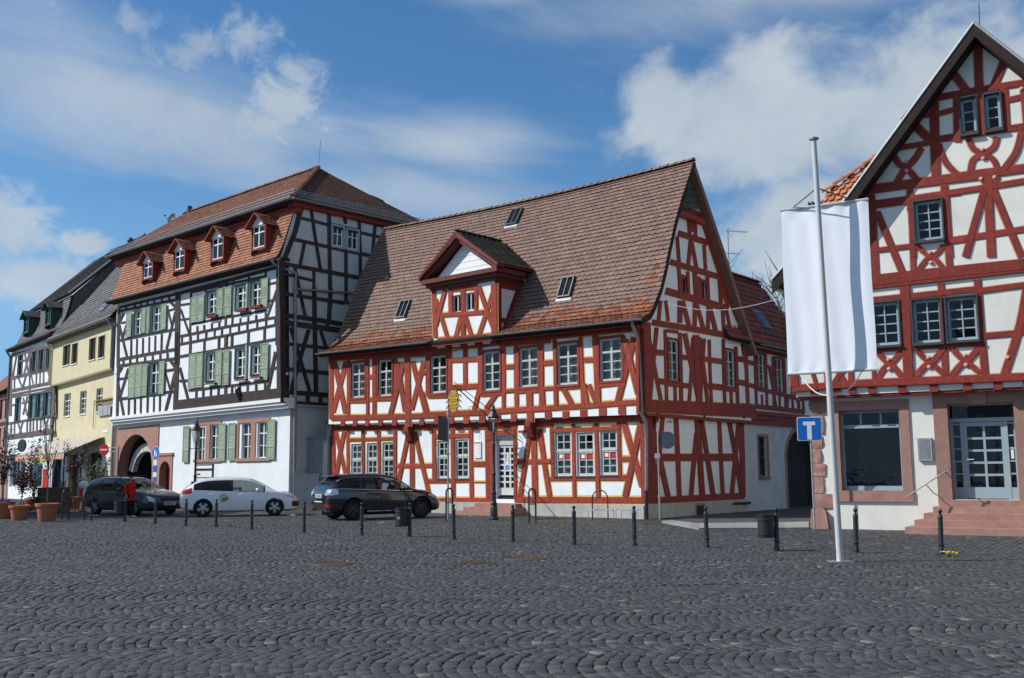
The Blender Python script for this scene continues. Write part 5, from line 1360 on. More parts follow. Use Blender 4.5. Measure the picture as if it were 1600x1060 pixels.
 mb=MB();mb.tube([P(-11.8,11.5,.62),P(-11.8,11.0,J+.1),P(-11.8,-.1,J+.1)],.09,7);mb.build('downpipe',MT['zinc'],H,smooth=True,angle=60)
 mb=MB();mb.lathe(P(-3,19.45,-5.75),[(.2,0),(.25,.15),(.24,.3),(.12,.42),(.01,.45)],10);mb.build('roof_cowl',MT['dark_grey'],H,smooth=True)
 return H
SLT=build_slate()
def build_oval():
 u,z=LF.crop((0,640,5.3),182,300,.9)
 s=thing('oval_shop_sign',LF.pt(u,z,.9),'dark oval sign on a bracket at the slate roofed house','sign')
 mb=MB();n=20
 pts=[LF.pt(u+1.05*cos(2*pi*k/n),z+.46*sin(2*pi*k/n),.95) for k in range(n)]
 mb.prism(pts,LF.n*.1);mb.build('sign_board',MT['black'],s)
 mb=MB();mb.tube([LF.pt(u,z+.4,.9),LF.pt(u,z+.6,.9),LF.pt(u,z+.6,0)],.025,5);mb.build('bracket',MT['iron'],s)
build_oval()
def build_far():
 o=LF.pt(-12.1,0,0);F=Fac((o.x,o.y),-53,'L')
 H=thing('pink_roofed_end_house',o,'low house with faded pink roof at the far end of the row','house')
 w_=10
 for a in(-1.2,-3.2,-5.2,-7.2):
  for z0 in(1.0,4.0,6.3):
   window(H,F,None,None,0,2,0,2,0,'dark_grey',.08,.07,.03,.08,uz=(a-1.0,a,z0,z0+1.6),gm='glass_dark',curtain='lower')
 wall(H,F,[(-w_,-.3),(0,-.3),(0,8.6),(-w_,8.6)],0,MT['pink_stone'])
 for z in(3.2,5.8,8.3):
  mb=MB();mb.fbox(F,-w_,0,z,z+.25,0,.05);mb.build('timber',MT['brown_timber'],H)
 def S(a,b):t=b/6;return F.pt(.1-a,8.5+4.2*t,.5-4.3*t)
 r=deck(H,S,w_,6,3,3,MT['soffit'],.12);roof_tiles(r,S,w_,6,.3,.3,MT['tile_red'])
 mb=MB();mb.poly([F.pt(0,0,0),F.pt(0,0,-8),F.pt(0,8.5,-8),F.pt(0,12.6,-3.8),F.pt(0,8.5,0)]);mb.poly([F.pt(0,12.7,-3.8),F.pt(-w_,12.7,-3.8),F.pt(-w_,8.5,-8),F.pt(0,8.5,-8)]);mb.poly([F.pt(-.1,0,-2.5),F.pt(-w_,0,-2.5),F.pt(-w_,8.6,-2.5),F.pt(-.1,8.6,-2.5)]);mb.poly([F.pt(-w_,0,0),F.pt(-w_,0,-8),F.pt(-w_,8.5,-8),F.pt(-w_,12.6,-3.8),F.pt(-w_,8.5,0)]);mb.build('rear_wall',MT['plaster_grey'],H)
 gutter(H,[F.pt(-w_,8.48,.6),F.pt(0,8.48,.6)],MT['zinc'])
build_far()
def build_shade_house():  # house out of view, added so its shadow darkens the cafe street
 F=Fac((-25.3,40.2),90,'R')
 H=thing('added_shade_house',F.pt(0,0,0),'unseen cream house added beyond the left edge to shade the cafe street','house')
 for u in(1.5,3.6,5.7):
  for z in(1.2,4.4,7.4):window(H,F,None,None,0,2,1,2,.3,'white_frame',.06,.07,.03,.08,uz=(u-.5,u+.5,z,z+1.6),gm='glass_dark',sill=('sandstone',.06,.08),flat=True)
 wall(H,F,[(0,-.2),(7.3,-.2),(7.3,10.6),(0,10.6)],0,MT['plaster_cream'])
 mb=MB()
 for u in(0,7.3):mb.poly([F.pt(u,-.2,0),F.pt(u,10.6,0),F.pt(u,15.2,-5),F.pt(u,10.6,-10),F.pt(u,-.2,-10)])
 mb.poly([F.pt(0,-.2,-10),F.pt(7.3,-.2,-10),F.pt(7.3,10.6,-10),F.pt(0,10.6,-10)]);mb.build('rear_wall',MT['plaster_cream'],H)
 for sg in(0,1):
  def S(a,b):t=b/7.2;return F.pt(-.3+a,10.3+4.95*t,.4-5.4*t if not sg else-10.4+5.4*t)
  r=deck(H,S,7.9,7.2,2,2,MT['soffit'],.15);roof_tiles(r,S,7.9,7.2,.35,.35,MT['tile_rust'])
build_shade_house()
# ------ red gabled house at the right
HF=Fac((8.66,29.7),-32,'R')
HF.kind='L'
def build_right():
 H=thing('gabled_timbered_house',HF.pt(0,0,0),'tall red and white timbered gable house with curved braces over a pale rendered ground floor','house')
 DR,PK,PL=MT['dark_red'],MT['pink_line'],MT['plaster_cream'];J=.35
 H1,H2,H3,H4,H5,H6=(1420,30,5.578),(1320,150,5.578),(1420,200,5.3),(1340,290,5.578),(1340,430,5.046),(1220,580,3.313)
 P=HF.pt;b=MB()
 ap=HF.px(1522,40,J+.5);uc=ap[0]
 wins=[(H1,(450,680,592,1015),1,3),(H1,(662,640,808,982),1,3),(H4,(498,115,744,495),2,4),(H5,(95,205,334,565),2,4),(H5,(436,180,668,545),2,4),(H5,(702,160,950,525),2,4)]
 for c,r,cols,rows in wins:
  o,q=window(H,HF,c,r,J,cols,0,rows,0,'blue_grey',.09,.035 if cols==2 else 0,.035,.05,sill=('dark_grey',.14,.07),gm='glass',hole=True,depth=.3)
  u0,u1,z0,z1=q;mb=MB()
  mb.fbox(HF,u0-.03,u0+.012,z0-.03,z1+.03,J-.05,J+.10);mb.fbox(HF,u1-.012,u1+.03,z0-.03,z1+.03,J-.05,J+.098);mb.fbox(HF,u0+.012,u1-.012,z1-.008,z1+.03,J-.05,J+.096)
  mb.build('casing',MT['dark_grey'],o)
 w1=2*uc+.32
 ov=J+.5;zA=ap[1]+.02
 uK,zK=HF.px(1325,307,ov);uE,zE=HF.px(1206,438,ov)
 zw=zE+(zK-zE)*(-.32-uE)/(uK-uE)-.3
 wall(H,HF,[(-.32,3.75),(w1,3.75),(w1,zw),(2*uc-uK,zK-.3),(uc,ap[1]-.35),(uK,zK-.3),(-.32,zw)],J,PL)
 mr=uc
 B=lambda c,l,pr=.03:beams(H,HF,c,J,l,DR,pr,b,.028,mirror=mr)
 NB=lambda c,l,pr=.03:beams(H,HF,c,J,l,DR,pr,b,.028)
 NB(H1,[(600,200,612,610,70),(190,695,1004,552,52),(365,440,515,640,66),(845,320,738,585,60),(560,180,-40,900,80),(640,170,1200,545,80),(415,670,422,1070,58),(626,640,640,1010,58),(832,610,852,970,58),(240,830,400,785,40),(860,705,1100,655,45),(222,640,228,1070,72),(60,850,180,832,40),(250,1048,1100,920,56),(20,890,200,1070,70),(1000,620,1030,960,60)])
 NB(H2,[(775,20,792,705,72),(440,458,745,405,42),(405,480,470,590,540,632,640,745,50),(670,450,600,560,520,640,445,765,50),(815,420,860,550,930,640,1010,705,52),(190,800,1200,670,42),(200,838,1200,705,36),(565,800,570,1000,52),(862,770,870,1000,52),(250,935,1004,842,46),(225,860,240,1070,66)])
 NB(H3,[(492,80,530,170,615,215,700,265,738,360,44),(728,75,700,160,612,218,530,265,505,375,44),(935,20,885,200,790,335,50),(0,452,1100,302,42),(0,480,1100,332,34),(288,455,296,570,46),(655,400,682,1070,62),(622,520,468,1070,54),(700,515,932,1070,54),(10,585,1100,415,42),(340,932,1100,815,46),(305,560,340,1070,46),(22,580,35,1070,40),(600,425,650,500,30),(740,400,700,490,30)])
 B(H4,[(128,150,155,800,62),(168,230,392,770,54),(452,30,485,770,46),(150,565,485,525,40),(140,180,720,98,44),(758,20,802,760,54),(515,530,600,600,675,640,755,740,42),(750,520,690,595,600,645,525,745,42),(795,488,1004,455,44)])
 NB(H4,[(60,835,1500,680,88),(60,890,1500,730,34)],.07)
 B(H5,[(370,80,402,830,78)],.05)
 B(H5,[(655,65,692,810,46),(942,35,1002,800,52),(100,198,950,108,42),(975,480,1265,455,42),(150,590,450,570,34),(450,570,1000,540,34),(148,600,225,680,275,715,358,815,44),(352,590,280,680,205,740,148,830,44),(440,560,520,650,600,710,695,800,44),(690,560,610,660,530,715,442,815,44),(730,560,810,650,885,705,985,790,44),(972,548,890,650,810,710,735,800,44),(120,580,128,820,26)])
 NB(H5,[(1330,100,1290,330,1240,520,1150,800,56),(945,125,1400,66,42),(1260,455,1500,425,42),(1350,350,1420,800,50)])
 NB(H5,[(-520,890,0,848,42),(0,848,1900,770,44)],.05);NB(H5,[(-520,915,0,872,16),(0,872,1900,794,16)],.11)
 NB(H5,[(-500,880,-525,-20,60)],.05)
 B(H5,[(-360,760,-330,860,26),(-250,600,-240,860,40),(-190,700,-100,850,40),(-100,720,-190,860,40),(-60,600,-55,850,34)])
 js=[(80-420,905),(-160,900),(-40,895),(115,890),(352,888),(602,880),(868,868),(1106,862),(1340,850),(1560,840),(1800,830),(2040,820)]
 for x,y in js:
  u,z=HF.crop(H5,x,y+5,J);mb=MB();mb.fbox(HF,u-.1,u+.1,z-.13,z+.12,-.05,J+.06);mb.build('joist_end',DR,H)
 for(x0,y0),(x1,y1) in zip(js,js[1:]):
  u0,z0=HF.crop(H5,x0,y0+4,J);u1,z1=HF.crop(H5,x1,y1+4,J);z=(z0+z1)/2
  mb=MB();mb.fbox(HF,u0+.11,u1-.11,z-.1,z+.1,.0,J-.05,0);mb.build('plaster_fillet',PL,H)
 mb=MB();mb.fbox(HF,-.33,w1,3.68,3.83,-.05,J-.03);mb.build('overhang_beam',DR,H)
 b.build('border_paint',PK,H)
 for c,x,y in((H5,245,668),(H5,250,742),(H5,560,652),(H5,566,726),(H5,848,634),(H5,856,710),(H3,612,182),(H3,618,256),(H4,634,588),(H4,640,674),(H2,540,575),(H2,540,655),(H5,1185,650),(H3,600,425),(H3,712,412),(H1,985,610)):
  u,z=HF.crop(c,x,y,J);mb=MB();mb.lathe(P(u,z,J+.03),[(.06,0),(.055,.02),(.03,.035),(.0,.04)],8,M=HF.basis().to_4x4());mb.build('rosette',PK,H)
 W=rect_uz(HF,H6,(308,200,630,616),0);D=rect_uz(HF,H6,(862,166,1225,668),0)
 W=(HF.px(1313,700)[0],HF.px(1408,700)[0],HF.px(1360,767)[1],HF.px(1360,641)[1])
 D=(HF.px(1484,700)[0],HF.px(1588,700)[0],HF.px(1540,781)[1],HF.px(1530,630)[1])
 HF.holes+=[W,D]
 wall(H,HF,[(-.0,-.3),(w1-.3,-.3),(w1-.3,3.8),(.0,3.8)],0,PL,depth=.4,rev=MT['sandstone'])
 def surround(q,wl,wr,wt,wb,name,w0=.05):
  mb=MB();u0,u1,z0,z1=q
  mb.fbox(HF,u0-wl,u1+wr,z1,z1+wt,-.02,w0)
  if wb:mb.fbox(HF,u0-wl,u1+wr,z0-wb,z0,-.02,w0+.02)
  mb.fbox(HF,u0-wl,u0,z0-(0 if wb else.3),z1,-.02,w0-.002);mb.fbox(HF,u1,u1+wr,z0-(0 if wb else.3),z1,-.02,w0-.002)
  return mb.build(name,MT['sandstone'],H)
 surround(W,.24,.26,.27,.3,'window_surround');surround(D,.36,.36,.32,0,'door_surround')
 u=HF.px(1527,622,.07)[0];mb=MB();mb.prism([P(u-.2,D[3]-.02,.09),P(u+.2,D[3]-.02,.09),P(u+.24,D[3]+.34,.09),P(u-.24,D[3]+.34,.09)],HF.n*.12)
 ks=mb.build('keystone',MT['sandstone'],H)
 mb=MB()
 for k,x in enumerate((-.1,.08)):
  mb.tube([P(u+x+.05*cos(t),D[3]+.25+.05*sin(t),.092) for t in(.6,1.6,2.6,3.6,4.6,5.4)],.01,4)
 for k in range(4):
  x=-.12+k*.08;mb.tube([P(u+x,D[3]+.12,.092),P(u+x+.025,D[3]+.15,.092),P(u+x,D[3]+.09,.092),P(u+x+.03,D[3]+.08,.092)],.008,4)
 mb.build('carving',MT['pink_stone'],ks)
 u0,u1,z0,z1=W;e=-.22;mb=MB();fw=.07
 zt=z1-(z1-z0)*.2
 mb.fbox(HF,u0+.003,u1-.003,z0+.003,z0+.13,e-.06,e);mb.fbox(HF,u0+.003,u1-.003,z1-fw,z1-.003,e-.06,e);mb.fbox(HF,u0+.003,u0+fw,z0+.13,z1-fw,e-.06,e-.001);mb.fbox(HF,u1-fw,u1-.003,z0+.13,z1-fw,e-.06,e-.001);mb.fbox(HF,u0+fw,u1-fw,zt-.05,zt+.05,e-.06,e+.01)
 for k in(1,2):x=u0+(u1-u0)*k/3;mb.fbox(HF,x-.025,x+.025,zt+.05,z1-fw,e-.05,e-.004)
 sw=mb.build('shop_window',MT['blue_grey'],H)
 for k in range(3):place_unit('pane',pane_mesh(MT['glass_dark']),sw,HF,u0+(u1-u0)*k/3+.03,u0+(u1-u0)*(k+1)/3-.03,zt+.03,z1-.05,e-.03)
 place_unit('pane',pane_mesh(MT['glass_dark']),sw,HF,u0+.05,u1-.05,z0+.1,zt-.03,e-.03)
 mb=MB()
 for k in range(4):mb.tube([P(u0+.35,z0+.5+.13*k,e-.5),P(u1-.4,z0+.52+.13*k,e-.5)],.014,5)
 mb.tube([P(u1-.38,z0+.05,e-.5),P(u1-.4,z0+1.3,e-.5),P(u1-.55,z0+1.5,e-.5),P(u1-.8,z0+1.5,e-.5)],.016,5);mb.tube([P(u0+.35,z0+.05,e-.5),P(u0+.35,z0+.9,e-.5)],.014,5);mb.build('display_rack',MT['steel'],sw)
 u0,u1,z0,z1=D;e=-.3;zt=z1-(z1-z0)*.17
 mb=MB();la,lb=u0+(u1-u0)*.19,u0+(u1-u0)*.83
 mb.fbox(HF,u0+.003,u1-.003,zt-.05,zt+.05,e-.1,e+.02);mb.fbox(HF,u0+.003,u1-.003,z1-.05,z1-.003,e-.08,e)
 for x in(u0+.035,la-.03,lb+.03,u1-.035):mb.fbox(HF,x-.035,x+.035,z0,zt-.05,e-.09,e+.004)
 mb.fbox(HF,u0+.07,la-.06,z0,z0+.32,e-.07,e-.004);mb.fbox(HF,lb+.06,u1-.07,z0,z0+.32,e-.07,e-.004)
 df=mb.build('door_frame',MT['blue_grey'],H)
 place_unit('pane',pane_mesh(MT['glass_dark']),df,HF,u0+.02,u1-.02,zt+.05,z1-.05,e-.05)
 for a,c_ in((u0+.07,la-.06),(lb+.06,u1-.07)):
  for k in range(5):
   za,zb_=z0+.36+(zt-z0-.44)*k/5,z0+.32+(zt-z0-.44)*(k+1)/5
   place_unit('pane',pane_mesh(MT['glass_dark']),df,HF,a,c_,za,zb_,e-.04)
   mb=MB();mb.fbox(HF,a,c_,zb_,zb_+.04,e-.06,e-.01);mb.build('glazing_bar',MT['blue_grey'],df)
 mb=MB();a,c_=la,lb;f=.1
 mb.fbox(HF,a+.005,a+f,z0+.02,zt-.06,e-.06,e-.006);mb.fbox(HF,c_-f,c_-.005,z0+.02,zt-.06,e-.06,e-.006);mb.fbox(HF,a+f,c_-f,z0+.02,z0+.32,e-.06,e-.008);mb.fbox(HF,a+f,c_-f,zt-.17,zt-.06,e-.06,e-.008)
 zs,ze=z0+.32,zt-.17
 x=(a+c_)/2;mb.fbox(HF,x-.03,x+.03,zs,ze,e-.055,e-.012)
 for k in range(1,5):z=zs+(ze-zs)*k/5;mb.fbox(HF,a+f,c_-f,z-.03,z+.03,e-.054,e-.014)
 dr=mb.build('door',MT['blue_grey'],H)
 for i in range(2):
  for k in range(5):place_unit('pane',pane_mesh(MT['glass_dark']),dr,HF,a+f+(c_-a-2*f)*i/2+.01,a+f+(c_-a-2*f)*(i+1)/2-.01,zs+(ze-zs)*k/5,zs+(ze-zs)*(k+1)/5,e-.035)
 mb=MB();hz=z0+1.05;mb.tube([P(a+.05,hz,e),P(a+.05,hz,e+.07),P(a+.25,hz+.01,e+.08)],.016,6);mb.fbox(HF,a+.03,a+.075,hz-.14,hz+.08,e-.006,e+.004);mb.build('handle',MT['steel'],dr)
 pa=z0+.36+(zt-z0-.44)*2/5
 mb=MB();mb.fbox(HF,lb+.1,u1-.1,pa+.04,pa+.34,e-.03,e-.025);mb.build('notice',MT['paper'],df)
 q=rect_uz(HF,H6,(708,345,782,464),.08);mb=MB()
 mb.fbox(HF,q[0],q[1],q[2],q[3],.003,.09);nb=mb.build('display_case',MT['lead'],H);mb=MB();mb.fbox(HF,q[0]+.04,q[1]-.04,q[2]+.04,q[3]-.04,.09,.094);mb.build('lid',MT['zinc'],nb)
 z=-.2
 for k,(h,wd) in enumerate(((.78,.30),(.42,.62),(.48,.26),(.38,.34),(.42,.22),(.40,.28),(.55,.34),(.50,.42),(.38,.36))):
  mb=MB()
  m_=5;vs=[]
  bb=bmesh.new();bmesh.ops.create_cube(bb,size=1);bmesh.ops.subdivide_edges(bb,edges=bb.edges,cuts=2,use_grid_fill=True)
  sx,sy,sz=wd+.04,.34,h-.02
  pp=[]
  for v in bb.verts:
   x_,y_,z_=v.co
   r_=1-.06*(abs(x_*2)*abs(z_*2))**2
   pp.append(P(-.04+(x_*r_+.5)*sx+random.uniform(-.012,.012),z+(z_*r_+.5)*sz+random.uniform(-.01,.01),-.13+y_*sy*-1+random.uniform(-.015,.02)))
  bb.verts.index_update();mb.add(pp,[[v.index for v in f_.verts] for f_ in bb.faces]);bb.free()
  o=mb.build('quoin',MT['sandstone'],H);z+=h
 q=HF.px(1283,800,.2);mb=MB();mb.prism([P(-.15,-.2,.22),P(.42,-.2,.22),P(.32,.5,.16),P(.2,.62,.1),P(-.1,.55,.1)],HF.n*.3);mb.build('guard_stone',MT['sandstone'],H)
 for k in range(5):
  zt_=z0-.01-.165*k;ex=.36*k
  mb=MB();mb.fbox(HF,u0-.22-.18*k,u1+.5+.2*k,(zt_-.165) if k<4 else-.3,zt_,.05 if k else-.38,.34+.33*k+.001*k)
  mb.build('step',MT['sandstone'],H)
 mb=MB()
 a,c_=HF.px(1416,777,1.2),HF.px(1477,737,.9)
 pts=[P(a[0],a[1],1.2),P((a[0]+c_[0])/2,(a[1]+c_[1])/2,1.05),P(c_[0],c_[1],.9)]
 for t in range(0,9):an=-.9+t*.62;pts.append(P(c_[0]+.05+.085*sin(an+.3)*(1-t*.06),c_[1]+.07-.085*cos(an+.3)*(1-t*.06),.9))
 mb.tube(pts,.018,6);m_=pts[1]
 mb.tube([m_,P((a[0]+c_[0])/2+.1,(a[1]+c_[1])/2-.25,.5),P((a[0]+c_[0])/2+.1,(a[1]+c_[1])/2-.3,.0)],.014,5);mb.tube([pts[2],P(c_[0]+.1,c_[1]-.2,.5),P(c_[0]+.15,c_[1]-.25,0)],.014,5);mb.build('handrail',MT['zinc'],H)
 for sg in(-1,1):
  def X(u,sg=sg):return u if sg<0 else 2*uc-u
  pr=[(uE,zE-.05),(uK,zK-.05),(uc,zA)]
  pf,hl=arclen_profile(pr)
  def S(a_,b_,X=X,pf=pf):s_,z_=pf(b_);return P(X(s_),z_,ov-.05-a_)
  r_=deck(H,S,12,hl,4,12,MT['soffit'],.2);roof_tiles(r_,S,12,hl,.24,.33,MT['tile_pan'],lambda a_,b_:.12<a_<4)
  mb=MB()
  for(ua_,za_),(ub_,zb_) in zip(pr,pr[1:]):
   ua_,ub_=X(ua_),X(ub_)
   mb.box8([P(ua_,za_-.36,ov-.03),P(ub_,zb_-.34,ov-.03),P(ub_,zb_-.34,ov+.03),P(ua_,za_-.36,ov+.03),P(ua_,za_+.02,ov-.03),P(ub_,zb_+.04,ov-.03),P(ub_,zb_+.04,ov+.03),P(ua_,za_+.02,ov+.03)])
  mb.build('verge_board',MT['soffit'],H)
  mb=MB();mb.tube([P(X(a_),b_+.06,ov+.02) for a_,b_ in pr],.04,5);mb.build('verge_flashing',MT['lead'],H)
  gutter(H,[P(X(uE)+sg*.08,zE-.12,ov),P(X(uE)+sg*.08,zE-.12,-11)],MT['zinc'])
 mb=MB();mb.tube([P(uc+.1,zA,ov-.3),P(uc+.12,zA+.7,ov-.3)],.012,4);mb.build('lightning_rod',MT['iron'],H)
 mb=MB();mb.poly([P(.02,-.3,-.1),P(.02,-.3,-11),P(.02,3.76,-11),P(.02,3.76,-.1)]);mb.poly([P(-.32,3.7,J-.01),P(-.32,3.7,-11),P(-.32,zw,-11),P(-.32,zw,J-.01)]);mb.poly([P(w1-.1,-.3,-.0),P(w1-.1,-.3,-11),P(w1-.1,zw,-11),P(w1-.1,zw,J-.01)]);mb.poly([P(-.3,-.3,-11),P(w1,-.3,-11),P(w1,zw,-11),P(uc,13.5,-11),P(-.3,zw,-11)]);mb.build('rear_wall',MT['plaster_cream'],H)
 mb=MB();mb.fbox(HF,-.2,w1-.2,3.5,3.64,-10.8,-.45);mb.fbox(HF,-.2,w1-.2,6.6,6.7,-10.8,-.1);mb.fbox(HF,-.2,w1-.2,0,9,-5.1,-5);mb.build('inner_floor',MT['room'],H)
 return H
RIGHT=build_right()
def build_orange():
 """house behind the gable house: only an orange pantiled corner and a white-edged eave show"""
 o=HF.pt(-1.9,0,-6)
 H=thing('pantiled_house',o,'roof corner with bright orange pantiles showing behind the red gable','house')
 P=HF.pt
 a,b_,c_=HF.px(1284,312,-5.2),HF.px(1347,258,-5.2),HF.px(1345,330,-5.2)
 A=P(a[0],a[1]-.1,-5.2);Bq=P(b_[0]+.9,b_[1]+.75,-5.9)
 def S2(x,y):return P(a[0]-.0+x,a[1]+.35-1.6+y*.72,-4.2-y*.70)
 lim=lambda x,y:(y*.72-1.6)<(x)*.88+.05
 mb=MB();q=[S2(0,0),S2(3.5,0),S2(3.5,6.6),S2(0,2.1)];mb.poly(q);r2=mb.build('hip_roof',MT['tile_pan'],H)
 roof_tiles(r2,S2,3.5,6.6,.25,.33,MT['tile_pan'],lim,pan=True)
 ridge_tiles(r2,[S2(-.05,2.15)+Vector((0,0,.1)),S2(3.5,6.55)+Vector((0,0,.1))],12,MT['tile_pan'],.13)
 mb=MB();u,z=HF.px(1264,318,-6.3);M0=P(u,z-1.15,-6.3)
 mb.box(-.0,.95,-.3,.3,0,1.0,M=Matrix.Translation(M0)@HF.basis().to_4x4()@Matrix.Rotation(-pi/2,4,'X'))
 for k in range(7):mb.box(.05+k*.125,.1+k*.125,-.32,.32,.72,1.12,M=Matrix.Translation(M0)@HF.basis().to_4x4()@Matrix.Rotation(-pi/2,4,'X'))
 mb.build('ventilated_chimney',MT['dark_grey'],H)
 mb=MB();mb.poly([P(a[0]+.1,0,-6.5),P(a[0]+4,0,-6.5),P(a[0]+4,9.6,-6.5),P(a[0]+.1,9.6,-6.5)]);mb.poly([P(a[0]+.1,0,-6.5),P(a[0]+.1,0,-12),P(a[0]+.1,11,-12),P(a[0]+.1,9.6,-6.5)]);mb.build('wall',MT['plaster_cream'],H)
build_orange()
def build_grey_back():
 F=Fac((13.5,62),20,'R')
 H=thing('distant_house',F.pt(0,0,0),'grey tiled house roof seen far back between the red wing and the banner','house')
 def S(a,b):t=b/8;return F.pt(-6+a,7.8+4.6*t,1-5.5*t)
 r=deck(H,S,22,8,3,3,MT['soffit'],.12);roof_tiles(r,S,22,8,.35,.4,MT['tile_slate'],lambda a,b:5<a<16)
 mb=MB();mb.fbox(F,-5.5,15,0,7.7,-6,0);mb.build('wall',MT['plaster_grey'],H)
build_grey_back()
# ------ ground
def cobble_material(name,sheet=False):
 M_=bpy.data.materials.new(name);M_.use_nodes=True
 nt=M_.node_tree;N,L=nt.nodes,nt.links;b=N['Principled BSDF']
 geo=N.new('ShaderNodeNewGeometry')
 rp=N.new('ShaderNodeValToRGB');cr=rp.color_ramp
 cr.elements[0].position=0;cr.elements[0].color=(.040,.042,.044,1)
 cr.elements[1].position=1;cr.elements[1].color=(.155,.15,.138,1)
 for p,c in((.30,(.052,.055,.057)),(.62,(.065,.068,.069)),(.86,(.080,.082,.080)),(.95,(.102,.100,.095))):
  e=cr.elements.new(p);e.color=(*c,1)
 if sheet:
  vo=N.new('ShaderNodeTexVoronoi');vo.inputs['Scale'].default_value=8.2;vo.inputs['Randomness'].default_value=.75
  L.new(geo.outputs['Position'],vo.inputs['Vector'])
  sp=N.new('ShaderNodeSeparateColor');L.new(vo.outputs['Color'],sp.inputs[0]);L.new(sp.outputs[0],rp.inputs[0])
  ve=N.new('ShaderNodeTexVoronoi');ve.feature='DISTANCE_TO_EDGE';ve.inputs['Scale'].default_value=8.2;ve.inputs['Randomness'].default_value=.75
  L.new(geo.outputs['Position'],ve.inputs['Vector'])
  mr=N.new('ShaderNodeMapRange');L.new(ve.outputs['Distance'],mr.inputs[0]);mr.inputs[1].default_value=.0;mr.inputs[2].default_value=.10;mr.inputs[3].default_value=.35
  mu=N.new('ShaderNodeVectorMath');mu.operation='SCALE';L.new(rp.outputs[0],mu.inputs[0]);L.new(mr.outputs[0],mu.inputs['Scale'])
  col=mu.outputs[0];hgt=mr.outputs[0]
 else:
  at=N.new('ShaderNodeAttribute');at.attribute_name='tone';L.new(at.outputs['Fac'],rp.inputs[0]);col=rp.outputs[0];hgt=None
 n2=N.new('ShaderNodeTexNoise');n2.inputs['Scale'].default_value=.22;n2.inputs['Detail'].default_value=6;L.new(geo.outputs['Position'],n2.inputs['Vector'])
 r2=N.new('ShaderNodeValToRGB');r2.color_ramp.elements[0].position=.32;r2.color_ramp.elements[0].color=(.92,.95,.99,1);r2.color_ramp.elements[1].position=.7;r2.color_ramp.elements[1].color=(1.10,1.04,.93,1)
 L.new(n2.outputs['Fac'],r2.inputs[0])
 mm=N.new('ShaderNodeVectorMath');mm.operation='MULTIPLY';L.new(col,mm.inputs[0]);L.new(r2.outputs[0],mm.inputs[1])
 n3=N.new('ShaderNodeTexNoise');n3.inputs['Scale'].default_value=45;n3.inputs['Detail'].default_value=6;L.new(geo.outputs['Position'],n3.inputs['Vector'])
 m3=N.new('ShaderNodeMapRange');L.new(n3.outputs['Fac'],m3.inputs[0]);m3.inputs[3].default_value=.62;m3.inputs[4].default_value=1.38
 sc=N.new('ShaderNodeVectorMath');sc.operation='SCALE';L.new(mm.outputs[0],sc.inputs[0]);L.new(m3.outputs[0],sc.inputs['Scale'])
 L.new(sc.outputs[0],b.inputs['Base Color'])
 b.inputs['Roughness'].default_value=.68
 b.inputs['Specular IOR Level'].default_value=.3
 bp=N.new('ShaderNodeBump');bp.inputs['Strength'].default_value=.5;bp.inputs['Distance'].default_value=.010
 L.new(n3.outputs['Fac'],bp.inputs['Height'])
 if hgt is not None:
  b2=N.new('ShaderNodeBump');b2.inputs['Strength'].default_value=.8;b2.inputs['Distance'].default_value=.02;L.new(hgt,b2.inputs['Height']);L.new(b2.outputs[0],bp.inputs['Normal'])
 L.new(bp.outputs[0],b.inputs['Normal'])
 return M_
CB=cobble_material('basalt_cobble');CS=cobble_material('far_cobbles',True)
BED=mat('joint_sand',(.042,.040,.034),.95,.3,9,.5,40,base2=(.062,.062,.045))
YN=38.0
def G_(x,y):p=gnd(x,y);return(p.x,p.y)
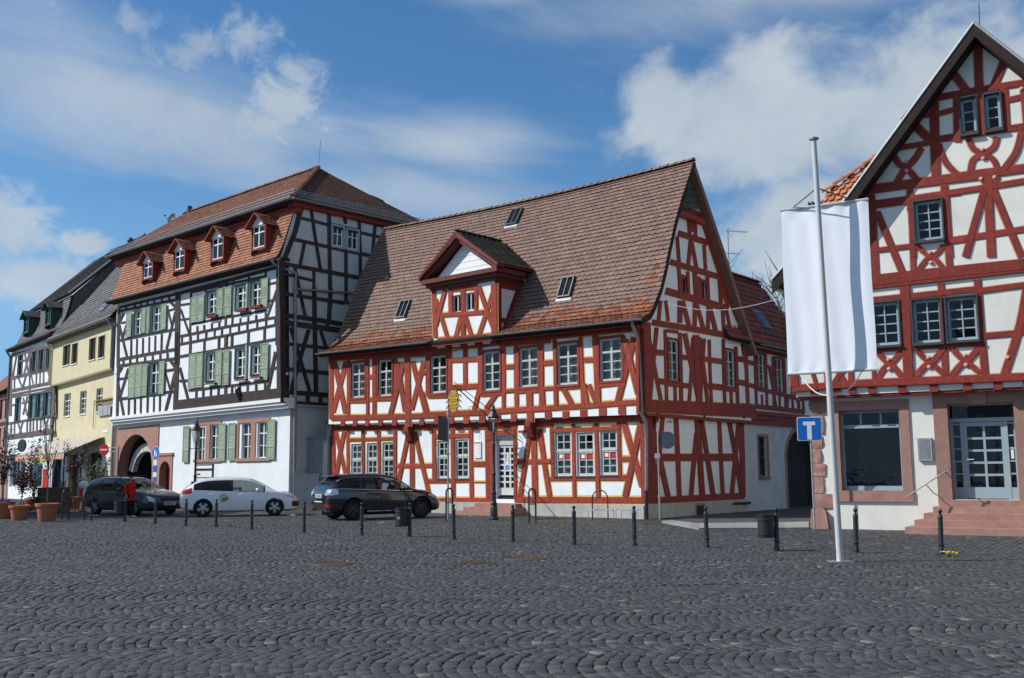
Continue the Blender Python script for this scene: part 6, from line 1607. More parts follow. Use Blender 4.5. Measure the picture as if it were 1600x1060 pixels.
def build_ground():
 mb=MB()
 mb.poly([(-400,YN,0),(400,YN,0),(400,700,0),(-400,700,0)]);mb.poly([(-400,-60,0),(-24,-60,0),(-24,YN,0),(-400,YN,0)]);mb.poly([(24,-60,0),(400,-60,0),(400,YN,0),(24,YN,0)]);mb.poly([(-24,-60,0),(24,-60,0),(24,5,0),(-24,5,0)])
 mb.poly([(-24,5,-.013),(24,5,-.013),(24,YN,-.013),(-24,YN,-.013)],1)
 g=mb.build('cobbled_square',[CS,BED]);g['kind']='structure'
 rng=np.random.default_rng(11)
 P4,tone=[],[]
 def inside(cx,cy):return(np.abs(cx)<cy*.535+2.6)&(cy>6.2)&(cy<YN)
 def strip_mask(cx,cy):
  return(cx>4.2)&(cy>22.6-.42*(cx-5.0))&(cy>17.5)
 poly=[G_(1034,816.8),G_(1092,828.5),G_(1264,827.5),G_(1310,815),G_(1300,785),G_(1160,785),G_(1045,812)]
 def lane(cx,cy):
  ins=np.zeros(cx.shape,bool)
  for(xa,ya),(xb,yb) in zip(poly,poly[1:]+poly[:1]):
   ins^=((ya>cy)!=(yb>cy))&(cx<(xb-xa)*(cy-ya)/(yb-ya+1e-12)+xa)
  return ins
 B,p=1.36,.118
 y0=5.6
 def add_stones(C_,T_,hw,hd):
  nrm=np.stack([-T_[:,1],T_[:,0]],1)
  c_=[(-1,-1),(1,-1),(1,1),(-1,1)]
  P4.append(np.stack([C_+T_*hw[:,None]*a+nrm*hd[:,None]*b for a,b in c_],1))
 for k in range(int((YN-y0)/B)+1):
  nj=12
  n=int(46/p)
  i=np.arange(n)[:,None];ph=rng.random()*p;sg=.19*rng.uniform(.6,1.35)
  ed=np.linspace(0,1,nj+1)[None,:]+rng.normal(0,.017,(n,nj+1));ed[:,0]=0;ed[:,-1]=1
  B_=None
  wob=lambda ii:.22*np.sin(ii*.045+k)+.08*np.sin(ii*.13+k*3)+rng.normal(0,.004,(n,1))
  va,vb=ed[:,:-1],ed[:,1:];v=(va+vb)/2
  X=-23+(i+.5)*p+ph-sg*4*v*(1-v)+wob(i);Y=y0+(k+v)*B+.16*np.sin(i*.045+k*.4)+.12*np.sin(i*.11+1.3)
  dX=-sg*4*(1-2*v);dY=B+0*v;l=np.hypot(dX,dY)
  C_=np.stack([X,Y],-1).reshape(-1,2);T_=np.stack([dX/l,dY/l],-1).reshape(-1,2)
  hw=((vb-va)*l/2).reshape(-1)*.985;hd=(p/2*(dY/l)).reshape(-1)
  m_=inside(C_[:,0],C_[:,1])&~strip_mask(C_[:,0],C_[:,1])&~lane(C_[:,0],C_[:,1])
  T_=T_+rng.normal(0,.11,T_.shape);T_/=np.linalg.norm(T_,axis=1,keepdims=True)
  add_stones(C_[m_],T_[m_],hw[m_],hd[m_])
 a=radians(-32);dx,dy=np.array([cos(a),sin(a)]),np.array([-sin(a),cos(a)])
 o=np.array([8.66,29.7])-dy*10
 rows=[]
 for i in range(-45,70):
  off=rng.random()*.2
  for j in range(0,60):
   w,h=.15,.20
   r=[o+dx*(i*w)+dy*(j*h+off),o+dx*((i+1)*w)+dy*(j*h+off),o+dx*((i+1)*w)+dy*((j+1)*h+off),o+dx*(i*w)+dy*((j+1)*h+off)]
   rows.append(r)
 q=np.array(rows);c=q.mean(1);lim=(c-np.array([8.66,29.7]))@np.array([.454,.891])
 P4.append(q[inside(c[:,0],c[:,1])&strip_mask(c[:,0],c[:,1])&(lim<.3)])
 Q=np.concatenate(P4);n=len(Q)
 c=Q.mean(1,keepdims=True)
 Q=c+(Q-c)*np.clip(rng.normal(.965,.035,(n,1,1)),.82,1.02)+rng.normal(0,.0075,Q.shape)
 tone=np.clip(rng.beta(1.4,2.0,n)+(rng.random(n)<.035)*rng.random(n)*.7,0,1)
 h=rng.normal(0,.0028,(n,1));tilt=rng.normal(0,.022,(n,2))
 nx=np.roll(Q,-1,1);f_=rng.uniform(.04,.16,(n,4,1));g2=rng.uniform(.84,.96,(n,4,1))
 Q8=np.stack([Q+(nx-Q)*f_,Q+(nx-Q)*g2],2).reshape(n,8,2)
 def make(name,idx,m_):
  k=len(idx);K=8 if(c[idx,0,1]<16).all() else 4
  q=(Q8 if K==8 else Q)[idx];cc_=c[idx];e=q-cc_;l=np.linalg.norm(e,axis=2,keepdims=True)
  inner=cc_+e*(1-.009/l)
  def lift(Z,z):return np.concatenate([Z,(h[idx]+((Z-cc_)*tilt[idx][:,None,:]).sum(2)+z)[...,None]],2)
  V=np.concatenate([np.concatenate([q,np.full((k,K,1),-.045)],2),lift(q,-.005),lift(inner,.0)],1)
  v=V.reshape(-1,3)
  top=np.arange(2*K,3*K)[None]+(np.arange(k)*3*K)[:,None]
  sd=np.array([[b*K+a_,b*K+(a_+1)%K,(b+1)*K+(a_+1)%K,(b+1)*K+a_] for b in(0,1) for a_ in range(K)])
  if np.cross(V[0,2*K+1]-V[0,2*K],V[0,2*K+2]-V[0,2*K+1])[2]<0:top=top[:,::-1];sd=sd[:,::-1]
  sd=(sd[None]+(np.arange(k)*3*K)[:,None,None])
  me=bpy.data.meshes.new(name)
  me.vertices.add(len(v));me.vertices.foreach_set('co',v.ravel().astype(np.float32))
  li=np.concatenate([top,sd.reshape(k,-1)],1);me.loops.add(li.size);me.loops.foreach_set('vertex_index',li.ravel().astype(np.int32))
  ln=np.concatenate([[K],np.full(2*K,4)]);st=np.concatenate([[0],np.cumsum(ln)[:-1]])
  ls=(st[None]+(np.arange(k)*li.shape[1])[:,None]).ravel();me.polygons.add(len(ls));me.polygons.foreach_set('loop_start',ls.astype(np.int32))
  me.materials.append(m_)
  at=me.attributes.new('tone','FLOAT','FACE');at.data.foreach_set('value',np.repeat(tone[idx],2*K+1).astype(np.float32))
  me.update();me.validate()
  ob=bpy.data.objects.new(name,me);COL.objects.link(ob);ob.parent=g
  return ob
 cc=c[:,0]
 ok=(np.abs(cc[:,0])<cc[:,1]*.49)&(cc[:,1]>8.15)
 d=np.where(ok,np.hypot(cc[:,0],cc[:,1]),1e9)
 near=np.argsort(d)[:300]
 rest=np.setdiff1d(np.arange(n),near)
 for k in near:make('cobblestone',np.array([k]),CB)
 yy=c[rest,0,1]
 for sel in(rest[yy<15.9],rest[yy>=15.9]):st=make('cobblestones',sel,CB);st['kind']='stuff'
 return g
GROUND=build_ground()
def ground_patch(name,pts,z,m_,kind='structure'):
 mb=MB();mb.poly([(x,y,z) for x,y in pts]);o=mb.build(name,m_)
 if kind:o['kind']=kind
 return o
def G(x,y):p=gnd(x,y);return(p.x,p.y)
p0,p1=Vector(G(1036,817.5)),Vector(G(1090,828));
pav=thing('pavement',(0,0,0),None,None);pav['kind']='structure'
def quad_slabs(a,b,c_,d,n,m):
 for i in range(n):
  for j in range(m):
   f=lambda u,v:(a.lerp(b,u)).lerp(d.lerp(c_,u),v)
   g_=.004
   q=[f((i+g_)/n,(j+g_*2)/m),f((i+1-g_)/n,(j+g_*2)/m),f((i+1-g_)/n,(j+1-g_*2)/m),f((i+g_)/n,(j+1-g_*2)/m)]
   zt=.055+random.uniform(-.003,.003)
   mb=MB();mb.box8([(p.x,p.y,-.05) for p in q]+[(p.x,p.y,zt) for p in q],0,random.random());mb.build('paving_slab',MT['concrete'],pav)
V2=lambda x,y:Vector((*G(x,y),0))
quad_slabs(V2(1092,828.5),V2(1264,827.5),V2(1264,818),V2(1092,820.5),9,1)
quad_slabs(V2(1034,816.8),V2(1092,828.5),V2(1092,820.5),V2(1050,815.4),4,1)
ground_patch('lane',[G(1050,815),G(1092,820),G(1264,818),G(1300,790),G(1160,790)],.006,mat('lane_asphalt',(.07,.068,.066),.9,.2,3,.3,20))
# ------ iron covers let into the paving
def cover(x,y,r,label,square=False):
 p=gnd(x,y);t=thing('manhole_cover',(p.x,p.y,0),label,'manhole cover')
 mb=MB()
 if square:
  mb.box(p.x-r,p.x+r,p.y-r,p.y+r,-.03,.012);
  for k in range(5):mb.box(p.x-r*.85,p.x+r*.85,p.y-r*.8+k*r*.38,p.y-r*.8+k*r*.38+r*.16,.012,.018)
 else:
  mb.lathe((p.x,p.y,-.03),[(r,0),(r,.040),(r*.93,.046),(r*.92,.038),(.01,.040)],28)
  for k in range(-4,5):
   w=sqrt(max(.01,(r*.88)**2-(k*r*.2)**2))
   n=max(2,int(w/.06))
   for q in range(-n,n+1):
    mb.box(p.x+q*w/n*.95-.018,p.x+q*w/n*.95+.018,p.y+k*r*.2-.02,p.y+k*r*.2+.02,.01,.017)
 mb.build('lid',MT['rust'],t)
cover(520,881,.42,'round ribbed rusty cover in the paving, the one furthest from the flagpole')
cover(822,873,.42,'round ribbed rusty cover in the paving beside the small square cover')
cover(740,878.5,.28,'small square flat cover between the two round ones',True)
# ------ street furniture
def at(x,y):p=gnd(x,y);return Vector((p.x,p.y,0))
def unit(v):return v.normalized()
# --- bollards
def bollard_proto():
 t=thing('bollard',(0,0,0),'x','bollard','black cast iron bollards in a row across the square')
 mb=MB();mb.lathe((0,0,-.05),[(.062,0),(.062,.10),(.054,.13),(.049,.15),(.046,.74),(.052,.745),(.052,.775),(.044,.79),(.040,.82)],14);mb.build('post',MT['iron'],t,smooth=True,angle=35)
 mb=MB();mb.lathe((0,0,0),[(.049,.17),(.056,.18),(.056,.205),(.048,.215)],14);mb.build('collar',MT['iron'],t,smooth=True,angle=35)
 mb=MB();mb.lathe((0,0,.80),[(.018,-.04),(.018,-.01)]+[(.042*cos(a),.035+.042*sin(a)) for a in(-1.1,-.7,-.3,.1,.5,.9,1.3,1.55)],14);mb.build('ball',MT['iron'],t,smooth=True,angle=60)
 return t
BP=bollard_proto()
bl=[(195,815,'bollard right in front of the person in the red jacket'),(242,819,'bollard in front of the dark estate car bonnet'),(290,822,'bollard in front of the white hatchback tail'),(337,823,'bollard in front of the white hatchback rear door'),(393,827,'bollard in front of the white hatchback front door'),(475,832,'bollard in the gap between white hatchback and black off-roader'),(565,837,'bollard before the rear wheel of the black off-roader'),(640,839,'bollard with a litter bin before the front wheel of the black off-roader'),(709,843,'bollard just left of the doorway lamp post, near the square iron cover'),(801,847,'bollard just right of the lamp post, before the doorsteps'),(897,851,'bollard in front of the red house between doorsteps and bicycle hoop'),(991,853,'bollard before the downpipe corner of the red house'),(1105,856,'bollard before the shaded gable with the cellar hatch'),(1214,861,'bollard with a ribbed bin at the mouth of the lane'),(1338,864,'bollard under the shop window right of the flagpole'),(1471,868,'bollard before the stone steps, yellow flowers at its foot')]
for k,(x,y,lab) in enumerate(bl):
 o=BP if k==0 else copy_tree(BP)
 o.location=at(x,y);o['label']=lab
 o.rotation_euler=(random.uniform(-.012,.012),random.uniform(-.035,-.01) if x>850 else random.uniform(-.015,.012),random.uniform(0,6))
 OFF[o.name]=Vector((0,0,0))
 # --- litter bins on bollards
def bin_at(x,y,lab,rib=True,dx=-.21):
 p=at(x,y);t=thing('litter_bin',(p.x+dx,p.y,.27),lab,'litter bin','black litter bins fixed to bollards')
 OFF[t.name]=Vector((0,0,0))
 mb=MB();R=.165
 pr=[(R*.9,.0),(R,.02)]
 for z in((.07,.36) if rib else(.04,.38)):pr+=[(R,z-.015),(R+.014,z-.008),(R+.014,z+.008),(R,z+.015)]
 pr+=[(R,.44),(R+.016,.45),(R+.016,.475),(R-.02,.48),(R-.03,.40),(.01,.1)]
 mb.lathe((0,0,0),pr,20);mb.build('barrel',MT['iron'],t,smooth=True,angle=30)
 mb=MB();mb.box(.15,.21-.03,-.03,.03,.12,.16);mb.box(.15,.21-.03,-.03,.03,.34,.38);mb.build('clamp',MT['iron'],t)
 if not rib:
  mb=MB();M_=Matrix.Rotation(pi/2,4,'X');mb.lathe((-.06,-R-.004,.22),[(.035,0),(.035,.006),(.001,.007)],10,M=M_);mb.build('sticker',MT['white'],t)
 return t
bin_at(195,815,'black litter bin next to the person in the red jacket',True,-.23)
bin_at(640,839,'black litter bin with a white round sticker before the off-roader',False)
bin_at(1214,861,'ribbed black litter bin at the mouth of the lane',True)
# --- street lamps
def lamp_proto():
 t=thing('street_lamp',(0,0,0),'x','street lamp','old fashioned black lantern posts')
 mb=MB();mb.lathe((0,0,-.05),[(.17,0),(.17,.12),(.135,.16),(.125,.50),(.10,.56),(.115,.60),(.115,.64),(.082,.68),(.076,.95),(.09,.97),(.09,1.02),(.066,1.05),(.056,1.6),(.07,1.62),(.07,1.68),(.052,1.71),(.046,2.62),(.06,2.65),(.06,2.7),(.042,2.74),(.04,3.02),(.055,3.04),(.03,3.1)],16);mb.build('post',MT['iron'],t,smooth=True,angle=35)
 mb=MB();mb.tube([(-.24,0,2.80),(.24,0,2.80)],.016,6);mb.lathe((-.24,0,2.80),[(.0,-.03),(.03,0),(.0,.03)],8);mb.lathe((.24,0,2.80),[(.0,-.03),(.03,0),(.0,.03)],8)
 for s in(-1,1):mb.tube([(s*.05,0,2.86),(s*.13,0,2.92),(s*.11,0,3.02),(s*.04,0,3.04)],.012,5)
 mb.build('crossbar',MT['iron'],t,smooth=True,angle=50)
 z0,z1,r0,r1=3.08,3.60,.115,.205
 C4=lambda r,k:Vector((r*cos(pi/3*k+.3),r*sin(pi/3*k+.3),0))
 mb=MB()
 for k in range(6):
  mb.tube([C4(r0,k)+Vector((0,0,z0)),C4(r1,k)+Vector((0,0,z1))],.011,5);mb.tube([C4(r0,k)+Vector((0,0,z0)),C4(r0,k+1)+Vector((0,0,z0))],.012,5);mb.tube([C4(r1,k)+Vector((0,0,z1)),C4(r1,k+1)+Vector((0,0,z1))],.013,5)
 lf=mb.build('lantern_frame',MT['iron'],t)
 for k in range(6):
  mb=MB();mb.poly([C4(r0,k)+Vector((0,0,z0)),C4(r0,k+1)+Vector((0,0,z0)),C4(r1,k+1)+Vector((0,0,z1)),C4(r1,k)+Vector((0,0,z1))]);mb.build('pane',MT['lampglass'],lf)
 mb=MB();mb.lathe((0,0,0),[(.0,3.1),(.02,3.12),(.025,3.28),(.035,3.33),(.045,3.43),(.02,3.5),(.0,3.51)],10);mb.build('bulb',MT['white'],t,smooth=True)
 mb=MB();mb.lathe((0,0,0),[(.235,3.60),(.24,3.62),(.20,3.68),(.12,3.79),(.085,3.83),(.10,3.85),(.10,3.88),(.055,3.92),(.05,3.97),(.065,3.99),(.035,4.02),(.02,4.06),(.03,4.08),(.012,4.12),(.006,4.2)],6,a0=.3);mb.build('lantern_roof',MT['iron'],t)
 return t
LP=lamp_proto();LP.location=at(772,813);LP['label']='black lantern post at the doorsteps of the red house'
L2=copy_tree(LP);L2.location=at(303,802.5);L2['label']='black lantern post behind the white hatchback'
# --- flagpole and banner
def flagpole():
 p=at(1313,878);t=thing('flagpole',p,'tall white flagpole standing on the cobbles before the red gable house','flagpole')
 top=Vector((p.x-.12,p.y,7.84))
 mb=MB();mb.tube([p+Vector((0,0,-.05)),p.lerp(top,.5),top],[.062,.056,.048],14);mb.build('mast',MT['white_pole'],t,smooth=True,angle=50)
 mb=MB();mb.lathe(top,[(.06,-.01),(.085,.0),(.085,.03),(.03,.05)],12);mb.tube([top+Vector((0,0,.02)),top+Vector((.1,0,.03))],.015,5);mb.build('mast_cap',MT['zinc'],t)
 mb=MB();mb.box(p.x-.20,p.x+.22,p.y-.14,p.y+.16,-.02,.012);mb.build('base_plate',MT['steel'],t)
 return p,top
FP,FT=flagpole()
def banner():
 q=FP+Vector((0,.34,0));F=Fac((q.x,q.y),-29,'L')
 z1,z0=6.64,3.46;u0,u1=-.70,.92
 t=thing('banner',F.pt((u0+u1)/2,z0,0),'plain white cloth banner hanging from a crossbar on the flagpole','banner')
 n,m_=30,34;mb=MB();vs=[]
 for j in range(m_+1):
  for i in range(n+1):
   s,r=i/n,j/m_
   wv=.007*sin(s*14+1.5)*(1-r*.4)+.004*sin(s*27+r*3)+.010*sin(r*9+s*4)
   wv+=.03*math.exp(-((1-r)/.05)**2)*sin(s*22)*.5+.012*math.exp(-(r/.03)**2)*sin(s*35)
   vs.append(F.pt(u0+(u1-u0)*s+.01*sin(r*7),z0+(z1-z0)*r+.012*sin(s*3.1),wv))
 mb.add(vs,[(j*(n+1)+i,j*(n+1)+i+1,(j+1)*(n+1)+i+1,(j+1)*(n+1)+i) for j in range(m_) for i in range(n)]);mb.build('cloth',MT['cloth'],t,smooth=True)
 for z in(z1+.005,z0-.01):
  mb=MB();mb.tube([F.pt(u0-.01,z,0),F.pt(u1+.01,z,0)],.028,8);mb.build('crossbar',MT['white_pole'],t)
 k=FT.lerp(FP,.12)
 for u,m2 in((u0+.22,'gold'),(u1-.26,'gold')):
  mb=MB();mb.tube([F.pt(u,z1+.02,0),k+Vector((0,0,.0))],.012,5);mb.build('cord',MT['wood'],t)
 for u in(u0+.22,u1-.26):
  pts=[];b=Vector((FP.x-.02,FP.y,2.98))
  for s in range(9):
   r=s/8;v=F.pt(u,z0-.02,0).lerp(b,r);pts.append(v-Vector((0,0,.16*sin(pi*r)*(1-r*.3))))
  mb=MB();mb.tube(pts,.011,5);mb.build('cord',MT['paper'],t)
banner()
# --- signs
def pole_sign(name,base,h,lab,r=.03,lean=0.0):
 t=thing(name,base,lab,'road sign');mb=MB();mb.tube([base+Vector((0,0,-.05)),base+Vector((lean,0,h))],r,10);mb.build('pole',MT['steel'],t,smooth=True,angle=50);return t
b=Vector((8.42,29.05,0))
t=pole_sign('dead_end_sign',b,3.12,'square blue dead end sign with a white T on a thin grey pole',.03,-.0)
F=Fac((b.x,b.y),-14,'L');s=.335;zc=2.81
def rrect(F,cu,cz,hw,hh,r,w,n=5):
 pts=[]
 for a0,sx,sz in((0,1,1),(pi/2,-1,1),(pi,-1,-1),(3*pi/2,1,-1)):
  for k in range(n+1):
   a=a0+pi/2*k/n;pts.append(F.pt(cu+sx*(hw-r)+r*cos(a),cz+sz*(hh-r)+r*sin(a),w))
 return pts
mb=MB();mb.prism(rrect(F,-.03,zc,s,s,.04,.05),F.n*.012,0);mb.build('border',MT['white'],t)
mb=MB();mb.prism(rrect(F,-.03,zc,s-.018,s-.018,.03,.054),F.n*.006);mb.build('plate',MT['blue'],t)
mb=MB();mb.fbox(F,-.03-.165,-.03+.165,zc+.10,zc+.20,.05,.0585);mb.fbox(F,-.03-.062,-.03+.062,zc-s+.03,zc+.0998,.05,.0585);mb.build('symbol',MT['white'],t)
b=at(241,795.5);t=pole_sign('footpath_sign',b,2.95,'round blue footpath sign with small plates below, beside the archway',.035)
F=Fac((b.x,b.y),-38,'L')
def disc(F,cu,cz,r,w,n=24):return[F.pt(cu+r*cos(2*pi*k/n),cz+r*sin(2*pi*k/n),w) for k in range(n)]
z=2.78
mb=MB();mb.prism(disc(F,0,z,.33,.05),F.n*.012);mb.build('border',MT['white'],t)
mb=MB();mb.prism(disc(F,0,z,.31,.054),F.n*.006);mb.build('plate',MT['blue'],t)
mb=MB();w=.058
for cu,sc in((-.05,1.0),(.10,.66)):
 z0=z-.20
 mb.prism(disc(F,cu,z0+.36*sc,.042*sc,w,10),F.n*.005)
 mb.prism([F.pt(cu-.065*sc,z0+.16*sc,w),F.pt(cu+.065*sc,z0+.16*sc,w),F.pt(cu+.05*sc,z0+.31*sc,w),F.pt(cu-.05*sc,z0+.31*sc,w)],F.n*.005)
 mb.prism([F.pt(cu-.09*sc,z0+.0,w),F.pt(cu-.045*sc,z0,w),F.pt(cu+.01*sc,z0+.158*sc,w),F.pt(cu-.055*sc,z0+.158*sc,w)],F.n*.005)
 mb.prism([F.pt(cu+.035*sc,z0,w),F.pt(cu+.08*sc,z0,w),F.pt(cu+.06*sc,z0+.158*sc,w),F.pt(cu+.012*sc,z0+.158*sc,w)],F.n*.005)
mb.build('symbol',MT['white'],t)
for k,(m_,zz,hh) in enumerate((('paper',2.29,.13),('blue',1.98,.15),('paper',1.70,.11),('blue',1.46,.10))):
 mb=MB();mb.prism(rrect(F,0,zz,.16,hh,.02,.05),F.n*.01);mb.build('sign_plate',MT[m_],t)
b=at(181,789);t=pole_sign('no_entry_sign',b,3.35,'red no entry sign with a white bar held out from a grey post',.045)
F=Fac((b.x,b.y),-16,'L');u,z=F.px(163,703,.0)
mb=MB();mb.tube([F.pt(0,z+.12,0),F.pt(u,z+.12,0)],.02,6);mb.tube([F.pt(0,z-.12,0),F.pt(u,z-.12,0)],.02,6);mb.build('bracket',MT['steel'],t)
mb=MB();mb.prism(disc(F,u,z,.34,.05),F.n*.02);mb.build('plate',MT['red'],t)
mb=MB();mb.fbox(F,u-.25,u+.25,z-.045,z+.045,.045,.056);mb.build('bar',MT['white'],t)
b=at(1031,812.5);t=pole_sign('round_sign_back',b,3.35,'round traffic sign seen from its grey back, before the shaded gable',.028)
F=Fac((b.x,b.y),-20,'L');z=F.px(1042,688)[1];u=F.px(1042,688)[0]
mb=MB();mb.prism(disc(F,u,z,.30,-.02),F.n*.02);mb.build('plate',MT['dark_blue'],t)
mb=MB();mb.fbox(F,-.12,.06,z-.62,z-.45,-.04,.045);mb.build('clamp',MT['lead'],t)
b=at(700,812);t=pole_sign('edge_on_plate',b,3.75,'dark plate turned almost edge-on atop a thin grey post',.033)
F=Fac((b.x,b.y),70,'R')
mb=MB();mb.fbox(F,-.55,.28,2.82,3.7,-.16,-.14);mb.build('plate',MT['dark_grey'],t)  # narrow dark plate on the post, nearly edge-on to the camera
mb=MB();mb.lathe(b,[(.05,3.7),(.06,3.78),(.05,3.84),(.01,3.86)],10);mb.tube([b+Vector((-.06,0,2.35)),b+Vector((.06,0,2.35))],.045,8);mb.build('clamp',MT['lead'],t)
# --- parking hoops
def hoop_proto():
 t=thing('parking_hoop',(0,0,0),'x','parking hoop','narrow black steel hoops');mb=MB();w,h=.13,1.12
 mb.tube([(-w,0,-.05),(-w,0,h-.12)]+[(-w*cos(a),0,h-.12+.12*sin(a)) for a in(.4,.8,1.2,1.57,1.94,2.34,2.74)]+[(w,0,h-.12),(w,0,-.05)],.03,8);mb.build('hoop',MT['iron'],t,smooth=True,angle=60)
 mb=MB();mb.tube([(-w,0,.62),(w,0,.62)],.018,6);mb.build('crossbar',MT['iron'],t);return t
HP=hoop_proto()
for k,(x,y,rz,lab) in enumerate(((102,813,.9,'black hoop just right of the largest flower pot'),(137,814,.75,'black hoop near the rear wheel of the dark estate car'),(702,814,.6,'black hoop beside the thin post of the edge-on plate'),(832,818,.55,'black hoop at the right end of the doorsteps'))):
 o=HP if k==0 else copy_tree(HP);o.location=at(x,y);o.rotation_euler=(0,0,rz);o['label']=lab
 # --- bicycle stand
b=at(938,812);t=thing('bicycle_stand',b,'bent tube bicycle stand with low wheel rails before the red house plinth','bicycle stand')
F=Fac((b.x,b.y),-30,'L');mb=MB();P=F.pt
w,h=.30,1.02
mb.tube([P(-w,-.03,0),P(-w,h-.3,0)]+[P(-w*cos(a),h-.3+.3*sin(a),0) for a in(.35,.7,1.05,1.4,1.75,2.1,2.45,2.8)]+[P(w,h-.3,0),P(w,-.03,0)],.022,7);mb.build('hoop',MT['iron'],t,smooth=True,angle=60)
for u0,u1 in((-.32,.72),(.95,1.5)):
 mb=MB();mb.tube([P(u0,-.03,.3),P(u0,.33,.3),P(u1,.35,.25),P(u1,.1,.25)],.016,6);mb.tube([P(u0+.05,.34,-.1),P(u1,.36,-.1)],.016,6);mb.tube([P(u1-.1,-.03,.2),P(u1-.1,.35,.25)],.014,6);mb.build('wheel_rail',MT['steel'],t)
 # --- grey cabinet, corrugated gate between the two houses
u0,u1=WS.px(466,780,.5)[0],WS.px(496,780,.5)[0]
c_=WS.pt(.45,0,.75);t=thing('utility_cabinet',c_,'pale grey street cabinet against the shaded side of the black and white house','cabinet')
F=Fac((c_.x,c_.y),2,'L');mb=MB();mb.fbox(F,-.62,.62,-.05,.12,-.5,.0);mb.build('plinth',MT['plinth'],t)
mb=MB();mb.fbox(F,-.6,.6,.12,1.62,-.5,-.02);mb.fbox(F,-.64,.64,1.62,1.68,-.54,.02);mb.build('body',MT['lead'],t)
for a,b_ in((-.58,-.005),(.005,.58)):
 mb=MB();mb.fbox(F,a,b_,.16,1.58,-.02,-.004);d=mb.build('door',MT['lead'],t)
mb=MB();mb.lathe(F.pt(.06,.95,.0),[(.04,-.02),(.04,.015),(.01,.02)],8,M=F.basis().to_4x4());mb.build('lock',MT['dark_grey'],t)
e0=WS.pt(1.0,0,0.02);a_=RF.pt(-17.75,0,.1);dv=a_-e0
ang=math.degrees(math.atan2(dv.y,dv.x));F=Fac((e0.x,e0.y),ang,'L');L_=dv.length
t=thing('corrugated_gate',e0,'grey corrugated metal gate closing the gap between black and white and red house','gate')
n=int(L_/.14);mb=MB();vs=[]
z1=3.35
for k in range(n*4+1):
 u=L_*k/(n*4);w=.03*sin(k*pi/2+.6);vs+=[F.pt(u,.02,w),F.pt(u,z1,w)]
mb.add(vs,[(2*k,2*k+2,2*k+3,2*k+1) for k in range(n*4)]);mb.build('sheet',MT['zinc'],t)
mb=MB();mb.fbox(F,0,L_,z1,z1+.06,-.05,.05);mb.build('top_rail',MT['zinc'],t)
# --- framed information board on two posts
u0,z0=WF.px(305,749,1.0);u1,z1=WF.px(333,727,1.0)
t=thing('information_board',WF.pt((u0+u1)/2,0,1.0),'black framed notice board with white and yellow sheets behind the white hatchback','notice board')
mb=MB()
for u in(u0,u1):mb.fbox(WF,u-.05,u+.05,-.05,z1+.05,.97,1.03)
mb.fbox(WF,u0+.03,u1-.03,z1-.02,z1+.04,.98,1.02);mb.fbox(WF,u0+.03,u1-.03,z1-.26,z1-.16,.98,1.02);mb.fbox(WF,u0+.03,u1-.03,z0-.3,z0-.24,.98,1.02);mb.fbox(WF,u0+.03,u1-.03,(z0+z1)/2-.3,(z0+z1)/2-.25,.98,1.02);mb.build('frame',MT['black'],t)
for k in range(3):
 a=u0+.05+(u1-u0-.1)*k/3;b_=u0+.03+(u1-u0-.1)*(k+1)/3
 mb=MB();mb.fbox(WF,a,b_,(z0+z1)/2-.22,z1-.24,.99,1.0)
 if k==0:mb.fbox(WF,a+.08,b_-.08,z1-.5,z1-.4,1.0,1.004,1)
 for q in range(4):mb.fbox(WF,a+.08,b_-.1-.05*(q%2),z1-.62-q*.07,z1-.60-q*.07,1.0,1.003,2)
 mb.build('sheet',[MT['paper'],MT['red'],MT['lead']],t)
 mb=MB();mb.fbox(WF,a,b_,z0-.2,(z0+z1)/2-.34,.99,1.0);mb.build('sheet',MT['petal' if k==1 else 'paper'],t)
 # --- gilt hanging sign on a long bracket of the red house
def trade_sign():
 W=1.9
 u,z=RF.px(709,626,W);
 t=thing('gilt_hanging_sign',RF.pt(u,z,W),'ornate gilt hanging trade sign with scrolls on a long bracket of the red house','sign')
 P=RF.pt;ub,zb=RF.px(766,655,.34)
 mb=MB();tip=P(u,z+.62,W)
 mb.tube([P(ub,zb,.33),P(ub-.0,zb+.3,.8),tip],.022,6);mb.tube([P(ub,zb+.35,.33),tip+Vector((0,0,.12))],.014,5)
 for k in range(4):
  c0=P(ub,zb+.2+.08*k,.55+.3*k);mb.tube([c0+Vector((.09*cos(a),0,.09*sin(a)-.06)) for a in(0,.9,1.8,2.7,3.6,4.5)],.012,5)
 mb.tube([tip,P(u,z+.42,W)],.012,5);mb.build('bracket',MT['dark_red'],t)
 F=RF.sub(u,W,8)
 Q=F.pt
 mb=MB()
 prof=[(.10,.40),(.17,.34),(.15,.26),(.24,.22),(.26,.10),(.18,.04),(.24,-.04),(.24,-.14),(.15,-.20),(.19,-.30),(.13,-.40),(.05,-.46)]
 pts=[Q(a,z+b_,.03) for a,b_ in reversed(prof)]+[Q(-a,z+b_,.03) for a,b_ in prof]
 mb.prism(pts,F.n*.06);mb.build('shield',MT['gold'],t)
 mb=MB()
 for zz in(.20,.05,-.02,-.16,-.28):mb.fbox(F,-.2,.2,z+zz-.018,z+zz+.018,-.045,.045)
 mb.build('rib',MT['gold'],t)
 mb=MB()
 for sx in(-1,1):
  for zz,r in((.33,.11),(.12,.10),(-.1,.10),(-.33,.10)):
   mb.tube([Q(sx*(.24+r*.3+r*cos(a)),z+zz+r*sin(a),0) for a in[q*.7 for q in range(8)]],.02,5)
 mb.build('scroll',MT['iron'],t)
trade_sign()
